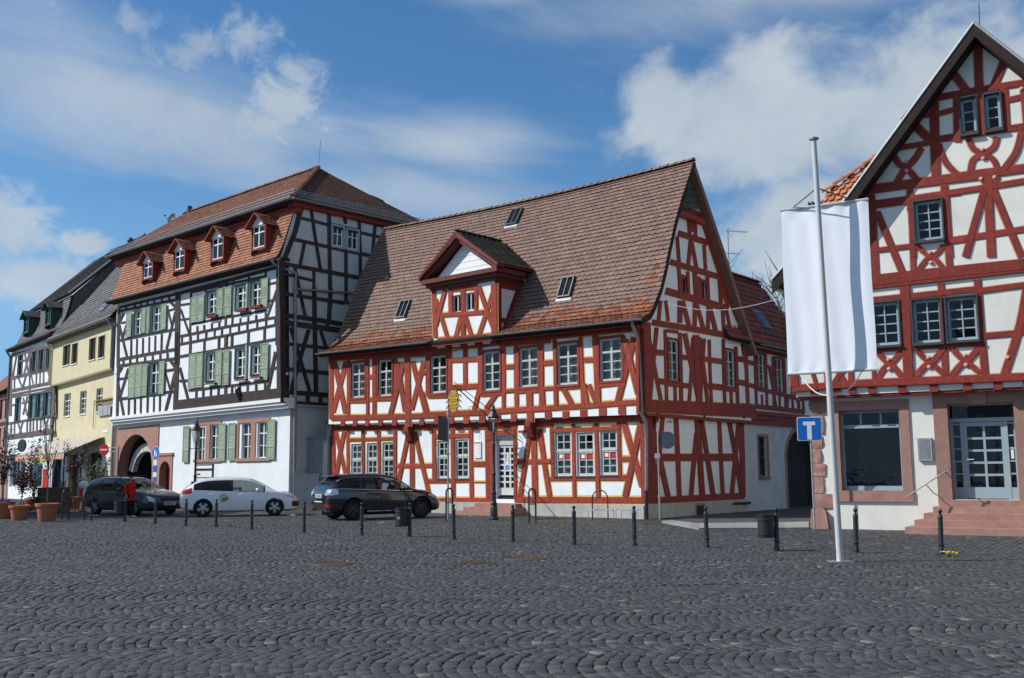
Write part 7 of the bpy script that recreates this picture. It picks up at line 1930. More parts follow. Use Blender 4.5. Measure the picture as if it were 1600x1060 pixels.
# --- television aerial on the wing
b=RS.pt(9.4,10.0,-1.4);u,z=RS.px(1137,357,-1.4);t=thing('television_aerial',Vector((RS.pt(u,0,-1.4).x,RS.pt(u,0,-1.4).y,9.8)),'thin television aerial standing on the roof of the red wing','aerial')
c_=RS.pt(u,0,-1.4);mb=MB();mb.tube([Vector((c_.x,c_.y,9.6)),Vector((c_.x,c_.y,z))],.025,6);mb.build('mast',MT['steel'],t)
mb=MB();top=Vector((c_.x,c_.y,z-.12));ax=Vector((.98,.2,-.02))
mb.tube([top-ax*.15,top+ax*.95],.014,5)
for k in range(9):q=top+ax*(.1+.1*k);mb.tube([q+Vector((.05,-.2,0)),q-Vector((.05,-.2,0))],.007,4)
mb.tube([top+Vector((.1,0,.2)),top,top+Vector((.16,0,-.3))],.008,4);mb.build('antenna',MT['steel'],t)
mb=MB();q=Vector((c_.x,c_.y,z-1.15));mb.tube([q-ax*.15,q+ax*.5],.012,5)
for k in range(5):r=q+ax*(.05+.1*k);mb.tube([r+Vector((.05,-.25,0)),r-Vector((.05,-.25,0))],.007,4)
mb.build('antenna',MT['steel'],t)
# --- cable across the lane
p0=RS.pt(*RS.px(1030,471,.3),.3);p1=HF.pt(-.35,0,0);p1=Vector((p1.x-.1,p1.y+1.2,6.9))
mb=MB();mb.tube([p0.lerp(p1,k/12)-Vector((0,0,.35*sin(pi*k/12))) for k in range(13)],.012,4)
setp(mb.build('overhead_cable',MT['lead']),'thin cable sagging across the lane from the shaded gable','cable')
# --- bare trees behind the wing
def bare_tree(base,h,seed,lab,spread=1.0,group='bare trees behind the roofs'):
 rng=random.Random(seed);t=thing('bare_tree',base,lab,'tree',group)
 trunk,twigs=MB(),MB()
 def grow(p,d,l,r,lv):
  n=3;pts=[p];q=p
  for k in range(n):
   d=(d+Vector((rng.uniform(-.16,.16),rng.uniform(-.16,.16),rng.uniform(-.04,.1)))).normalized();q=q+d*l/n;pts.append(q)
  (trunk if lv<3 else twigs).tube(pts,[r*(1-.3*k/n) for k in range(n+1)],6 if lv<2 else 4 if lv<4 else 3,caps=False)
  if lv>=5:return
  for k in range(3 if lv<4 else 2):
   a=rng.uniform(0,6.28);s=rng.uniform(.35,.75)*spread
   nd=(d+Vector((cos(a)*s,sin(a)*s,rng.uniform(-.1,.25)))).normalized()
   grow(pts[-1] if k else pts[-2],nd,l*rng.uniform(.62,.8),r*.58,lv+1)
 grow(Vector(base),Vector((0,0,1)),h*.3,h*.018,0)
 trunk.build('trunk',MT['bark'],t);twigs.build('crown',MT['bark'],t)
c_=Vector((15.4,63,0));bare_tree(c_,17.5,4,'larger bare tree in the gap between aerial and banner')
c_=Vector((12.0,58,0));bare_tree(c_,14.6,9,'small bare tree whose twigs peep over the wing roof ridge')
# --- pots with small trees, cafe things at the left
def pot_tree(x,y,r,h,th,cr,lab,leaf='leaf_red',seed=1,label_cat='potted tree',crown_z=.55,n=420,g='terracotta pots with small trees'):
 p=at(x,y);rng=random.Random(seed);t=thing('potted_tree',p,lab,label_cat,g)
 mb=MB();mb.lathe(p,[(r*.70,0),(r*.72,.02),(r*.93,h*.82),(r*1.06,h*.83),(r*1.08,h*.98),(r*1.0,h),(r*.92,h*.95),(.01,h*.93)],24);mb.build('pot',MT['terracotta'],t,smooth=True,angle=35)
 mb=MB();mb.lathe(p,[(r*.91,h*.90),(r*.5,h*.95),(.01,h*.96)],16);mb.build('soil',MT['soil'],t)
 st,lv=MB(),MB();z0=h*.9
 tops=[]
 q=p+Vector((0,0,z0));pts=[q]
 for k in range(5):q=q+Vector((rng.uniform(-.03,.03),rng.uniform(-.03,.03),(th-z0)*crown_z/5));pts.append(q)
 st.tube(pts,[.03,.027,.024,.022,.02,.018],6)
 for k in range(16):
  b=pts[3+k%3];a=rng.uniform(0,6.28);e=b+Vector((cos(a)*cr*rng.uniform(.5,1),sin(a)*cr*rng.uniform(.5,1),(th-z0)*(1-crown_z)*rng.uniform(.3,1.3)))
  m_=b.lerp(e,.5)+Vector((0,0,.06));st.tube([b,m_,e],[.012,.009,.004],4);tops+=[(b,m_),(m_,e),(m_,e)]
 st.build('trunk',MT['bark'],t)
 for k in range(n):
  a,b=rng.choice(tops);c0=a.lerp(b,rng.random())+Vector((rng.gauss(0,.09),rng.gauss(0,.09),rng.gauss(0,.08)));s=rng.uniform(.035,.075)
  d1=Vector((rng.uniform(-1,1),rng.uniform(-1,1),rng.uniform(-.6,.6))).normalized();d2=d1.orthogonal().normalized()
  lv.poly([c0-d1*s,c0+d2*s*.5,c0+d1*s,c0-d2*s*.5],0,rng.random())
 lv.build('crown',MT[leaf],t)
 return t
pot_tree(73,815,.40,.66,3.9,.50,'largest potted tree, tall and thin, nearest to the black hoops','leaf_red',3,crown_z=.45,n=110)
pot_tree(30,813,.37,.56,2.7,.68,'potted tree with a dense dark crown, middle of the three pots in front','leaf_red',5,crown_z=.35,n=900)
pot_tree(3,811,.42,.66,3.3,.55,'potted tree with violet flowers at its foot, cut by the picture edge','leaf_red',8,crown_z=.4,n=380)
pot_tree(113,795,.45,.6,3.3,.75,'potted tree with a round dark crown before the yellow house shop','leaf_red',11,crown_z=.45,n=850)
pot_tree(52,797,.42,.55,2.2,.5,'potted shrub with bare reddish twigs behind the front pots','leaf_red',14,crown_z=.3,n=420)
pot_tree(143,790,.5,.6,2.3,.95,'wide yellow-green shrub in a pot behind the dark estate car','leaf_green',17,crown_z=.2,n=1600)
p=at(3,811);t=thing('violets',(p.x,p.y,.6),'violet flowers planted in the pot at the picture edge','flowers');mb=MB();rng=random.Random(2)
for k in range(70):
 c0=Vector((p.x+rng.gauss(.12,.12),p.y+rng.gauss(-.1,.12),.64+rng.random()*.1));mb.lathe(c0,[(.0,-.03),(.035,0),(.0,.02)],5,0,rng.random())
mb.build('blossoms',MT['violet'],t)
def chair(x,y,rz,lab):
 p=at(x,y);t=thing('cafe_chair',p,lab,'chair','dark cafe chairs outside the shops',rz);OFF[t.name]=Vector((0,0,0))
 mb=MB();mb.box(-.22,.22,-.22,.22,.43,.46);mb.build('seat',MT['black'],t)
 mb=MB();mb.tube([(-.22,.22,.44),(-.22,.27,.86),(0,.29,.93),(.22,.27,.86),(.22,.22,.44)],.018,6)
 for k in range(4):mb.tube([(-.15+.1*k,.23,.46),(-.15+.1*k,.28,.88)],.012,5)
 mb.build('backrest',MT['black'],t)
 for sx in(-1,1):
  for sy in(-1,1):mb=MB();mb.tube([(sx*.2,sy*.2,.43),(sx*.24,sy*.24,0)],.016,6);mb.build('leg',MT['black'],t)
  mb=MB();mb.tube([(sx*.22,.25,.66),(sx*.25,-.1,.66),(sx*.24,-.22,.44)],.016,6);mb.build('armrest',MT['black'],t)
chair(104,799,.4,'dark cafe chair left of the round dark potted tree');chair(120,800,-.6,'dark cafe chair right of the round dark potted tree');chair(62,801,.9,'dark cafe chair between the planter box and the rear pots');chair(47,802,-.4,'dark cafe chair behind the middle front pot')
def table(x,y,lab):
 p=at(x,y);t=thing('cafe_table',p,lab,'table','small cafe tables outside the shops');mb=MB();mb.lathe(p,[(.38,.71),(.38,.74),(.01,.745)],20);mb.build('tabletop',MT['wood'],t)
 for a in(.6,2.2,3.75,5.3):mb=MB();mb.tube([p+Vector((.3*cos(a),.3*sin(a),0)),p+Vector((-.1*cos(a),-.1*sin(a),.71))],.018,5);mb.build('leg',MT['black'],t)
table(97,800.5,'small round cafe table near the black hoops');table(56,803,'small round cafe table beside the planter box')
p=at(82,801);t=thing('planter_box',p,'square weathered wooden planter behind the largest pot','planter')
for k in range(7):
 mb=MB();mb.box(p.x-.56+.16*k+.005,p.x-.56+.16*(k+1)-.005,p.y-.4,p.y-.36-.006*(k%2),0,1.12);mb.build('plank',MT['wood'],t)
mb=MB();mb.box(p.x-.56,p.x+.56,p.y-.36,p.y+.4,0,1.08);mb.box(p.x-.6,p.x+.6,p.y-.44,p.y+.44,1.08,1.14);mb.build('box',MT['wood'],t)
u=at(70,798);t=thing('advertising_board',u,'narrow red and white advertising board leaning beside the planter box','advertising board')
F=Fac((u.x,u.y),-35,'L');z1=2.35
mb=MB();mb.fbox(F,-.34,.34,.15,z1,-.03,.03);mb.build('panel',MT['paper'],t);mb=MB();mb.fbox(F,-.28,.1,.35,z1-.35,.03,.034);mb.prism([F.pt(.1,.35,.034),F.pt(.28,.7,.034),F.pt(.22,1.2,.034),F.pt(.1,1.6,.034)],F.n*.004);mb.build('print',MT['red'],t);mb=MB();mb.fbox(F,-.36,.36,0,.15,-.15,.15);mb.build('foot',MT['dark_grey'],t)
u=at(84,797);t=thing('closed_parasol',u,'closed dark violet parasol standing behind the planter box','parasol');mb=MB();mb.tube([u,u+Vector((0,0,2.5))],.025,6);mb.build('pole',MT['dark_grey'],t);mb=MB();mb.lathe(u,[(.05,.95),(.13,1.0),(.16,1.4),(.12,2.0),(.04,2.42),(.005,2.5)],9);mb.build('canopy',MT['dark_violet'],t,smooth=True)
t_=at(129,800);t=thing('toy_dispenser',t_,'small red vending globe on a stand near the estate car tail','vending machine');mb=MB();mb.lathe(t_,[(.2,0),(.2,.04),(.05,.08),(.05,.7),(.2,.75),(.2,1.0),(.14,1.05)],14);mb.build('stand',MT['red'],t);mb=MB();mb.lathe(t_,[(.13,1.05),(.2,1.15),(.22,1.25),(.18,1.37),(.08,1.43),(.01,1.44)],14);mb.build('globe',MT['paper'],t,smooth=True)
# --- dandelions at the foot of the last bollard, scraps of paper on the ground
p=at(1482,869.5);t=thing('dandelions',p,'small yellow dandelions growing at the foot of the bollard by the steps','flowers');rng=random.Random(6)
lf,fl=MB(),MB()
for k in range(60):
 a=rng.uniform(0,6.28);r=abs(rng.gauss(0,.10));c0=p+Vector((cos(a)*r*1.4,sin(a)*r,0));e=c0+Vector((rng.uniform(-.07,.07),rng.uniform(-.07,.07),rng.uniform(.02,.06)));d=(e-c0).cross(Vector((0,0,1))).normalized()*.012
 lf.poly([c0-d,c0+d,e],0,rng.random())
for k in range(14):
 a=rng.uniform(0,6.28);r=abs(rng.gauss(0,.07));fl.lathe(p+Vector((cos(a)*r*1.5,sin(a)*r,.05+rng.random()*.03)),[(.006,0),(.026,.01),(.02,.018),(.002,.02)],7,0,rng.random())
lf.build('leaves',MT['leaf_green'],t);fl.build('blossoms',MT['petal'],t)
def scrap(x,y,s,lab,m_='paper'):
 p=at(x,y);rng=random.Random(int(x));mb=MB();n=6;vs=[]
 for j in range(3):
  for i in range(n):vs.append(p+Vector(((i/(n-1)-.5)*s*rng.uniform(.8,1.1),(j/2-.5)*s*.7,.012+rng.uniform(0,.25)*s*.35)))
 mb.add(vs,[(j*n+i,j*n+i+1,(j+1)*n+i+1,(j+1)*n+i) for j in range(2) for i in range(n-1)])
 o=mb.build('paper_scrap',MT[m_],None,off=p);setp(o,lab,'litter','scraps of paper on the paving')
scrap(350,807,.30,'crumpled paper under the middle of the white hatchback');scrap(382,805,.2,'torn paper behind the bollard at the hatchback front door');scrap(455,806.5,.36,'flat paper scrap in front of the white hatchback bumper');scrap(408,799,.25,'small paper scrap under the white hatchback front wheel')
scrap(597,818,.25,'paper scrap before the black off-roader sill');scrap(851,804,.36,'crumpled white paper beside the doorsteps of the red house');scrap(146,807,.4,'paper scrap on the ground near the second black hoop');scrap(732,808,.28,'paper scrap before the doorsteps beside the lamp post')
# ------ cars
MT['car_white']=mat('white_car_paint',(.78,.79,.80),.22,.01,2,coat=.8,spec=.5)
MT['car_black']=mat('black_car_paint',(.008,.008,.010),.14,.1,2,coat=1.0,spec=.5)
MT['car_grey']=mat('dark_blue_grey_car_paint',(.05,.062,.072),.2,.1,2,coat=.8,metal=.3,stains=(1.5,(.07,.07,.065),.3))
MT['tyre']=mat('tyre_rubber',(.016,.016,.016),.85,.2,20,.2,60)
MT['alloy']=mat('alloy_rim',(.42,.42,.43),.3,.1,8,metal=.85)
MT['alloy_dark']=mat('dark_alloy_rim',(.05,.05,.055),.35,.1,8,metal=.7)
MT['lamp_clear']=mat('clear_lamp_lens',(.55,.57,.58),.12,.1,10,coat=1,metal=.4)
MT['lamp_red']=mat('red_lamp_lens',(.35,.015,.012),.12,.1,10,coat=1)
MT['trim']=mat('black_plastic_trim',(.014,.014,.015),.5,.1,10)
MT['chrome']=mat('chrome_trim',(.62,.63,.64),.15,.05,10,metal=1)
MT['plate']=mat('number_plate',(.72,.72,.70),.5,.02,10)
MT['seat']=mat('dark_seat_cloth',(.02,.02,.022),.9,.2,10)
MT['car_glass']=glass_mat('car_glass',(.42,.46,.47),.05)
MT['car_glass_tint']=glass_mat('tinted_car_glass',(.08,.09,.10),.5)
def catmull(xs,ys,x):
 n=len(xs)
 for i in range(n-1):
  if x<=xs[i+1] or i==n-2:break
 x0,x1=xs[i],xs[i+1];t=(x-x0)/(x1-x0)
 m0=(ys[i+1]-ys[i-1])/(xs[i+1]-xs[i-1]) if i>0 else(ys[1]-ys[0])/(xs[1]-xs[0])
 m1=(ys[i+2]-ys[i])/(xs[i+2]-xs[i]) if i+2<n else(ys[-1]-ys[-2])/(xs[-1]-xs[-2])
 d=(y1:=ys[i+1])-ys[i];s=d/(x1-x0)
 if abs(s)<1e-6:m0=m1=0
 else:
  m0=max(0,min(3,m0/s))*s;m1=max(0,min(3,m1/s))*s
 h=x1-x0
 return ys[i]*(1+2*t)*(1-t)**2+m0*h*t*(1-t)**2+y1*t*t*(3-2*t)+m1*h*t*t*(t-1)
def car(name,base,yaw,lab,st,paint,wheels,wr,win,wsh,rear,lamps,rim='alloy',cat='car',extras=None):
 """st: stations (x, z_under, z_belt, z_top, half widths at sill, belt, roof); win: side window x-ranges with their glass"""
 t=thing(name,base,lab,cat,None,yaw);OFF[t.name]=Vector((0,0,0))
 cols=list(zip(*st));xs=list(cols[0])
 NX=150;X=sorted(set([xs[0]+(xs[-1]-xs[0])*(.5-.5*cos(pi*(k/NX)))*.35+(xs[-1]-xs[0])*(k/NX)*.65 for k in range(NX+1)]))
 NX=len(X)-1
 prm=[[catmull(xs,list(cols[c]),x) for c in range(1,7)] for x in X]
 def ring(p):
  zu,zb,zt,hl,hb,ht=p;ht=min(ht,hb*.985)
  zm=zu+(zb-zu)*.55;hm=max(hl,hb)+.012;h=zt-zb
  k=[(0,zu),(hl*.8,zu),(hl*.965,zu+.05),(hm,zm),(hb+.004,zb-.05),(hb-.015,zb+.012),(hb+(ht-hb)*.5+.012,zb+h*.5),(ht+.004,zt-min(.10,h*.25)),(ht-.05,zt-min(.022,h*.1)),(ht*.6,zt+min(.012,h)),(0,zt+min(.02,h))]
  sub=[2,2,4,4,2,4,4,2,3,3];out=[];tag=[]
  for i,n in enumerate(sub):
   p0,p1,p2,p3=k[max(i-1,0)],k[i],k[i+1],k[min(i+2,len(k)-1)]
   for j in range(n):
    u=j/n
    f=lambda a:.5*(2*p1[a]+(p2[a]-p0[a])*u+(2*p0[a]-5*p1[a]+4*p2[a]-p3[a])*u*u+(3*p1[a]-p0[a]-3*p2[a]+p3[a])*u**3)
    lin=lambda a:p1[a]+(p2[a]-p1[a])*u
    if i in(0,1,4):out.append((lin(0),lin(1)))
    else:out.append((f(0),f(1)))
    tag.append(i)
  out.append(k[-1]);tag.append(9)
  return out,tag
 V=[];R=None
 for x,p in zip(X,prm):
  r,tag=ring(p);R=len(r);V.append([(x,y,z) for y,z in r])
 body,parts=MB(),{}
 def put(key,pts):parts.setdefault(key,MB()).poly(pts)
 for i in range(NX):
  for j in range(R-1):
   q=[V[i][j],V[i+1][j],V[i+1][j+1],V[i][j+1]]
   cx,cy,cz=[sum(v[a] for v in q)/4 for a in range(3)]
   key='body'
   if tag[j]<=4:
    for xw in wheels:
     if(cx-xw)**2+(cz-wr)**2<(wr+.055)**2 and cy>.45:key=None
   zu,zb,zt,hl,hb,ht=prm[i]
   if key=='body':
    if tag[j] in(5,6) and zt-zb>.16:
     for a,b,g in win:
      if a<cx<b:key=g
    if tag[j] in(7,) and False:pass
    if tag[j]>=8 and wsh[0]<cx<wsh[1]:key='windscreen'
    if tag[j]>=8 and rear[0]<cx<rear[1]:key='rear_window'
    for nm,fn in lamps:
     if fn(cx,cy,cz,tag[j]):key=nm
   if key is None:continue
   for s in(1,-1):
    pts=[(x,y*s,z) for x,y,z in q]
    if s==1:pts=pts[::-1]
    if key=='body':body.poly(pts)
    else:put(key+('|%d'%s if key not in('windscreen','rear_window','grille','number_plate','bumper_trim') else ''),pts)
 for i,flip in((0,True),(NX,False)):
  loop=V[i]+[(x,-y,z) for x,y,z in reversed(V[i][1:-1])]
  body.poly(loop[::-1] if flip else loop)
 def weld(mb,nm,m_):
  o=mb.build(nm,MT[m_],t,smooth=True)
  bm=bmesh.new();bm.from_mesh(o.data);bmesh.ops.remove_doubles(bm,verts=bm.verts,dist=.0004);bmesh.ops.recalc_face_normals(bm,faces=bm.faces);bm.to_mesh(o.data);bm.free()
  o.data.polygons.foreach_set('use_smooth',[True]*len(o.data.polygons));o.data.set_sharp_from_angle(angle=radians(38))
  return o
 bo=weld(body,'body',paint)
 mm={'windscreen':'car_glass','rear_window':'car_glass_tint','window':'car_glass','tinted_window':'car_glass_tint','pillar':'trim','headlight':'lamp_clear','tail_light':'lamp_red','grille':'trim','bumper_trim':'trim','fog_lamp':'trim','clear_lamp':'lamp_clear'}
 for k,mb in parts.items():
  nm=k.split('|')[0];weld(mb,'window' if nm=='tinted_window' else nm,mm[nm])
 def side(x,z):
  i=min(range(NX),key=lambda q:abs(X[q]-x));r=V[i];best=0
  for a,b in zip(r,r[1:]):
   if min(a[2],b[2])<=z<=max(a[2],b[2]) and abs(b[2]-a[2])>1e-6:best=max(best,a[1]+(b[1]-a[1])*(z-a[2])/(b[2]-a[2]))
  return best
 for xw in wheels:
  for s in(1,-1):
   yo=side(xw,wr+.3)*s-s*.015
   w=bpy.data.objects.new('wheel',None);COL.objects.link(w);w.parent=t;w.location=(xw,yo,wr);OFF[w.name]=Vector((0,0,0))
   M_=Matrix.Rotation(-pi/2*s,4,'X')
   mb=MB();mb.lathe((0,0,0),[(wr*.68,-.20),(wr*.93,-.20),(wr,-.17),(wr,-.04),(wr*.95,-.005),(wr*.74,.0),(wr*.70,-.03)],28,M=M_);mb.build('tyre',MT['tyre'],w,smooth=True,angle=40)
   mb=MB();mb.lathe((0,0,0),[(wr*.70,-.025),(wr*.72,-.005),(wr*.67,-.012),(wr*.64,-.06),(wr*.64,-.15),(.02,-.15)],28,1,M=M_)
   for q in range(10):
    a=q*2*pi/10+(.13 if q%2 else-.13);d=Vector((cos(a),sin(a),0));e=Vector((-sin(a),cos(a),0))*.021
    r0,r1=wr*.14,wr*.68
    mb.box8([M_@p for p in(d*r0-e*1.3+Vector((0,0,-.06)),d*r1-e+Vector((0,0,-.05)),d*r1+e+Vector((0,0,-.05)),d*r0+e*1.3+Vector((0,0,-.06)),d*r0-e*1.3+Vector((0,0,-.015)),d*r1-e+Vector((0,0,-.018)),d*r1+e+Vector((0,0,-.018)),d*r0+e*1.3+Vector((0,0,-.015)))])
   mb.lathe((0,0,0),[(wr*.2,-.08),(wr*.2,-.012),(wr*.1,-.004),(.005,-.004)],12,M=M_);mb.build('rim',[MT[rim],MT['trim']],w)
  for s in(1,-1):
   mb=MB();pts=[]
   for q in range(23):
    a=-.35+(pi+.7)*q/22;x,z=xw+(wr+.052)*cos(a),wr+(wr+.052)*sin(a)
    pts.append((x,side(x,max(z,.22))*s,z))
   mb.tube(pts,.026,6);mb.build('arch_lip',MT[paint] if not(extras and extras.get('dark_arch')) else MT['trim'],t,smooth=True,angle=60)
 mb=MB();x0,x1=wheels[0]-wr-.2,wheels[1]+wr+.2
 mb.box(xs[0]+.35,xs[-1]-.35,-.52,.52,.17,.52);mb.box(x0+.2,x1-.2,-.6,.6,.20,.45);mb.build('underbody',MT['trim'],t)
 xd=wsh[0]-.1
 mb=MB()
 for x in(xd-.75,xd-1.6):
  for y in(-.36,.36):
   mb.box(x-.25,x+.25,y-.25,y+.25,.42,.60);M_=Matrix.Translation((x-.27,y,.62))@Matrix.Rotation(-.25,4,'Y');mb.box(-.07,.07,-.24,.24,-.05,.52,M=M_);mb.box(-.05,.05,-.12,.12,.55,.72,M=M_)
 mb.build('seats',MT['seat'],t)
 zc=catmull(xs,list(cols[2]),wsh[1]);mb=MB();mb.box(wsh[1]-.75,wsh[1]-.15,-.68,.68,.5,zc-.04);mb.tube([(xd-.28,.36+.17*cos(a),zc-.02+.16*sin(a)) for a in[q*.52 for q in range(13)]],.016,5);mb.build('dashboard',MT['trim'],t)
 for s in(1,-1):
  x=wsh[1]-.62;z=catmull(xs,list(cols[2]),x)+.08;y=side(x,z-.1)
  mb=MB();M_=Matrix.Translation((x,s*(y+.13),z))@Matrix.Diagonal((.075,.12,.08,1));mb.lathe((0,0,0),[(.0,-1),(.6,-.8),(.95,-.3),(1,.2),(.8,.7),(.4,.95),(.0,1)],12,M=M_);mb.tube([(x+.02,s*(y-.02),z-.05),(x,s*(y+.08),z-.02)],.025,6);mb.build('mirror',MT[paint],t,smooth=True)
  for xh in(extras or{}).get('handles',()):
   zh=catmull(xs,list(cols[2]),xh)-.12;y=side(xh,zh);mb=MB();mb.tube([(xh-.09,s*(y+.0),zh),(xh-.07,s*(y+.03),zh),(xh+.07,s*(y+.03),zh),(xh+.09,s*(y+.0),zh)],.014,6);mb.build('door_handle',MT[(extras or{}).get('handle_mat',paint)],t)
  for xg in(extras or{}).get('gaps',()):
   mb=MB();zb=catmull(xs,list(cols[2]),xg)
   pts=[(xg+.05*(k/9-.5)**2,s*(side(xg,.24+(zb-.28)*k/9)+.0005),.24+(zb-.26)*k/9) for k in range(10)]
   mb.tube(pts,.005,4);mb.build('door_gap',MT['trim'],t)
 return t,side
W_ST=[(-2.23,.44,.70,.76,.58,.60,.50),(-2.17,.34,.84,.93,.76,.77,.62),(-2.02,.27,.93,1.09,.83,.83,.63),(-1.8,.23,.985,1.245,.865,.86,.60),(-1.45,.2,.985,1.40,.878,.87,.585),(-.9,.18,.955,1.462,.88,.872,.60),(-.2,.18,.93,1.47,.88,.872,.62),(.3,.18,.915,1.425,.88,.87,.61),(.72,.18,.905,1.28,.88,.865,.62),(1.05,.18,.895,1.10,.88,.86,.68),(1.28,.18,.885,.975,.878,.85,.73),(1.6,.19,.84,.925,.87,.83,.70),(1.92,.2,.74,.83,.83,.77,.62),(2.1,.22,.62,.71,.73,.68,.52),(2.2,.26,.52,.58,.60,.58,.44),(2.23,.34,.48,.52,.5,.48,.4)]
pr_,pf_=at(316,805),at(430,802)
c_=pr_.lerp(pf_,.5);yaw=math.atan2(1.25,4.4);c_=Vector((-11.15,42.3,0))
lam=[('tail_light',lambda x,y,z,t:x<-1.78 and.86<z<1.0+(x+2.2)*.18 and y>.5 and t<8),('headlight',lambda x,y,z,t:1.62<x<2.12 and y>.46 and.60<z<.80 and t in(3,4,5) and z>1.42-.40*x),('fog_lamp',lambda x,y,z,t:x>1.93 and.36<z<.56 and y>.48),('grille',lambda x,y,z,t:x>2.13 and.30<z<.52 and y<.48)]
wc,sd_=car('white_hatchback',c_,yaw,'white hatchback with a round emblem on its rear door',W_ST,'car_white',(-1.36,1.28),.325,[(-1.72,-.42,'tinted_window'),(-.42,-.30,'pillar'),(-.30,.90,'window')],(.36,1.24),(-2.06,-1.62),lam,'alloy','car',{'handles':(-1.05,.0),'gaps':(-.36,.98)})
def emblem():
 mb=MB();x0,z0=-.62,.70
 for k in range(20):
  a0,a1=2*pi*k/20,2*pi*(k+1)/20
  q=[(x0+r*cos(a),z0+r*sin(a)) for r,a in((0,0),(.17,a0),(.17,a1))]
  mb.poly([(x,-sd_(x,z)-.004,z) for x,z in q],0)
 for k,(a,b,cc,d) in enumerate(((-.06,-.12,.02,.02),(.0,-.1,.02,.02),(.02,-.12,.10,.02),(.10,-.1,.11,.02),(.12,.02,.2,.03),(.12,-.04,.18,-.03),(-.04,-.05,.03,-.05))):
  mb.tube([(x0+a,-sd_(x0+a,z0+b)-.008,z0+b),(x0+cc,-sd_(x0+cc,z0+d)-.008,z0+d)],.014,4,1)
 mb.build('emblem',[MT['emblem_pale'],MT['emblem_green']],wc)
MT['emblem_pale']=mat('pale_yellow_emblem',(.52,.52,.36),.5,.1,9);MT['emblem_green']=mat('dark_green_emblem',(.06,.11,.10),.5,.1,9)
emblem()
S_ST=[(-2.34,.55,.86,.95,.62,.66,.52),(-2.28,.42,.98,1.08,.82,.82,.64),(-2.12,.33,1.08,1.30,.90,.88,.66),(-1.9,.29,1.11,1.48,.925,.91,.64),(-1.6,.27,1.10,1.60,.93,.92,.63),(-1.0,.26,1.08,1.645,.935,.925,.64),(-.3,.25,1.05,1.64,.935,.925,.66),(.2,.25,1.03,1.58,.935,.925,.65),(.62,.25,1.02,1.43,.935,.92,.65),(.98,.25,1.01,1.22,.935,.915,.70),(1.22,.25,1.0,1.09,.93,.90,.77),(1.6,.26,.95,1.035,.92,.88,.74),(1.95,.27,.83,.93,.87,.82,.66),(2.18,.30,.70,.79,.77,.72,.56),(2.3,.36,.58,.64,.6,.58,.45),(2.34,.45,.55,.58,.5,.48,.4)]
lam=[('clear_lamp',lambda x,y,z,t:x<-1.96 and.90<z<1.10+(x+2.3)*.1 and y>.56 and t<8),('tail_light',lambda x,y,z,t:x<-2.2 and.48<z<.56 and y>.5),('headlight',lambda x,y,z,t:1.65<x<2.2 and y>.5 and.68<z<.90 and t in(3,4,5) and z>1.52-.40*x),('grille',lambda x,y,z,t:x>2.22 and.40<z<.60 and y<.5),('bumper_trim',lambda x,y,z,t:t in(1,2) and z<.40)]
bc,sdb=car('black_off_roader',Vector((-5.05,38.6,0)),radians(33),'black off-roader with chrome window line parked before the red house',S_ST,'car_black',(-1.38,1.37),.375,[(-1.95,-.52,'tinted_window'),(-.52,-.38,'pillar'),(-.38,.82,'window')],(.28,1.18),(-2.2,-1.72),lam,'alloy_dark','car',{'handles':(-1.0,.1),'handle_mat':'chrome','gaps':(-.45,.95),'dark_arch':True})
mb=MB()
for s in(-1,1):
 zb=lambda x:catmull([q[0] for q in S_ST],[q[2] for q in S_ST],x)
 zt=lambda x:catmull([q[0] for q in S_ST],[q[3] for q in S_ST],x)
 pts=[(x,s*(sdb(x,zb(x)+.012)+.008),zb(x)+.012) for x in np.linspace(-1.95,1.0,22)];mb.tube(pts,.011,4)
 up=[(x,s*(sdb(x,zt(x)-(zt(x)-zb(x))*.2-.01)+.006),zt(x)-(zt(x)-zb(x))*.2) for x in np.linspace(-1.95,.98,24)];mb.tube(up,.011,4)
mb.build('chrome_line',MT['chrome'],bc)
mb=MB()
for s in(-1,1):mb.tube([(x,s*(sdb(x,.34)+.01),.30) for x in(-.85,-.3,.3,.85)],.03,6)
mb.build('side_step',MT['chrome'],bc)
mb=MB();mb.box(-2.345,-2.335,-.27,.27,.80,.92);mb.tube([(-2.345,-.34,.66),(-2.37,0,.66),(-2.345,.34,.66)],.02,6);mb.build('number_plate',MT['plate'],bc)
mb=MB();
for k in range(8):mb.box(-2.349,-2.345,-.22+.055*k,-.19+.055*k,.82,.90)
mb.build('plate_letters',MT['trim'],bc)
mb=MB();mb.box(-2.02,-1.70,-.58,.58,1.555,1.60);mb.build('roof_spoiler',MT['car_black'],bc)
for s in(-1,1):mb=MB();mb.tube([(-2.36,s*.55,.36),(-2.0,s*.55,.36)],.045,10);mb.build('exhaust',MT['chrome'],bc)
E_ST=[(-2.42,.44,.74,.84,.60,.62,.52),(-2.36,.36,.90,1.0,.78,.78,.60),(-2.24,.30,.96,1.22,.85,.84,.63),(-2.05,.26,.97,1.40,.875,.865,.62),(-1.6,.22,.97,1.475,.885,.875,.61),(-1.0,.2,.96,1.50,.89,.88,.62),(-.3,.2,.95,1.49,.89,.88,.63),(.15,.2,.94,1.43,.89,.88,.62),(.6,.2,.93,1.25,.89,.875,.63),(.95,.2,.92,1.06,.89,.87,.70),(1.15,.2,.91,.99,.885,.86,.76),(1.6,.21,.86,.93,.88,.84,.74),(2.05,.22,.76,.83,.84,.80,.68),(2.28,.25,.66,.73,.76,.74,.60),(2.38,.30,.56,.62,.66,.66,.5),(2.42,.40,.52,.56,.56,.56,.45)]
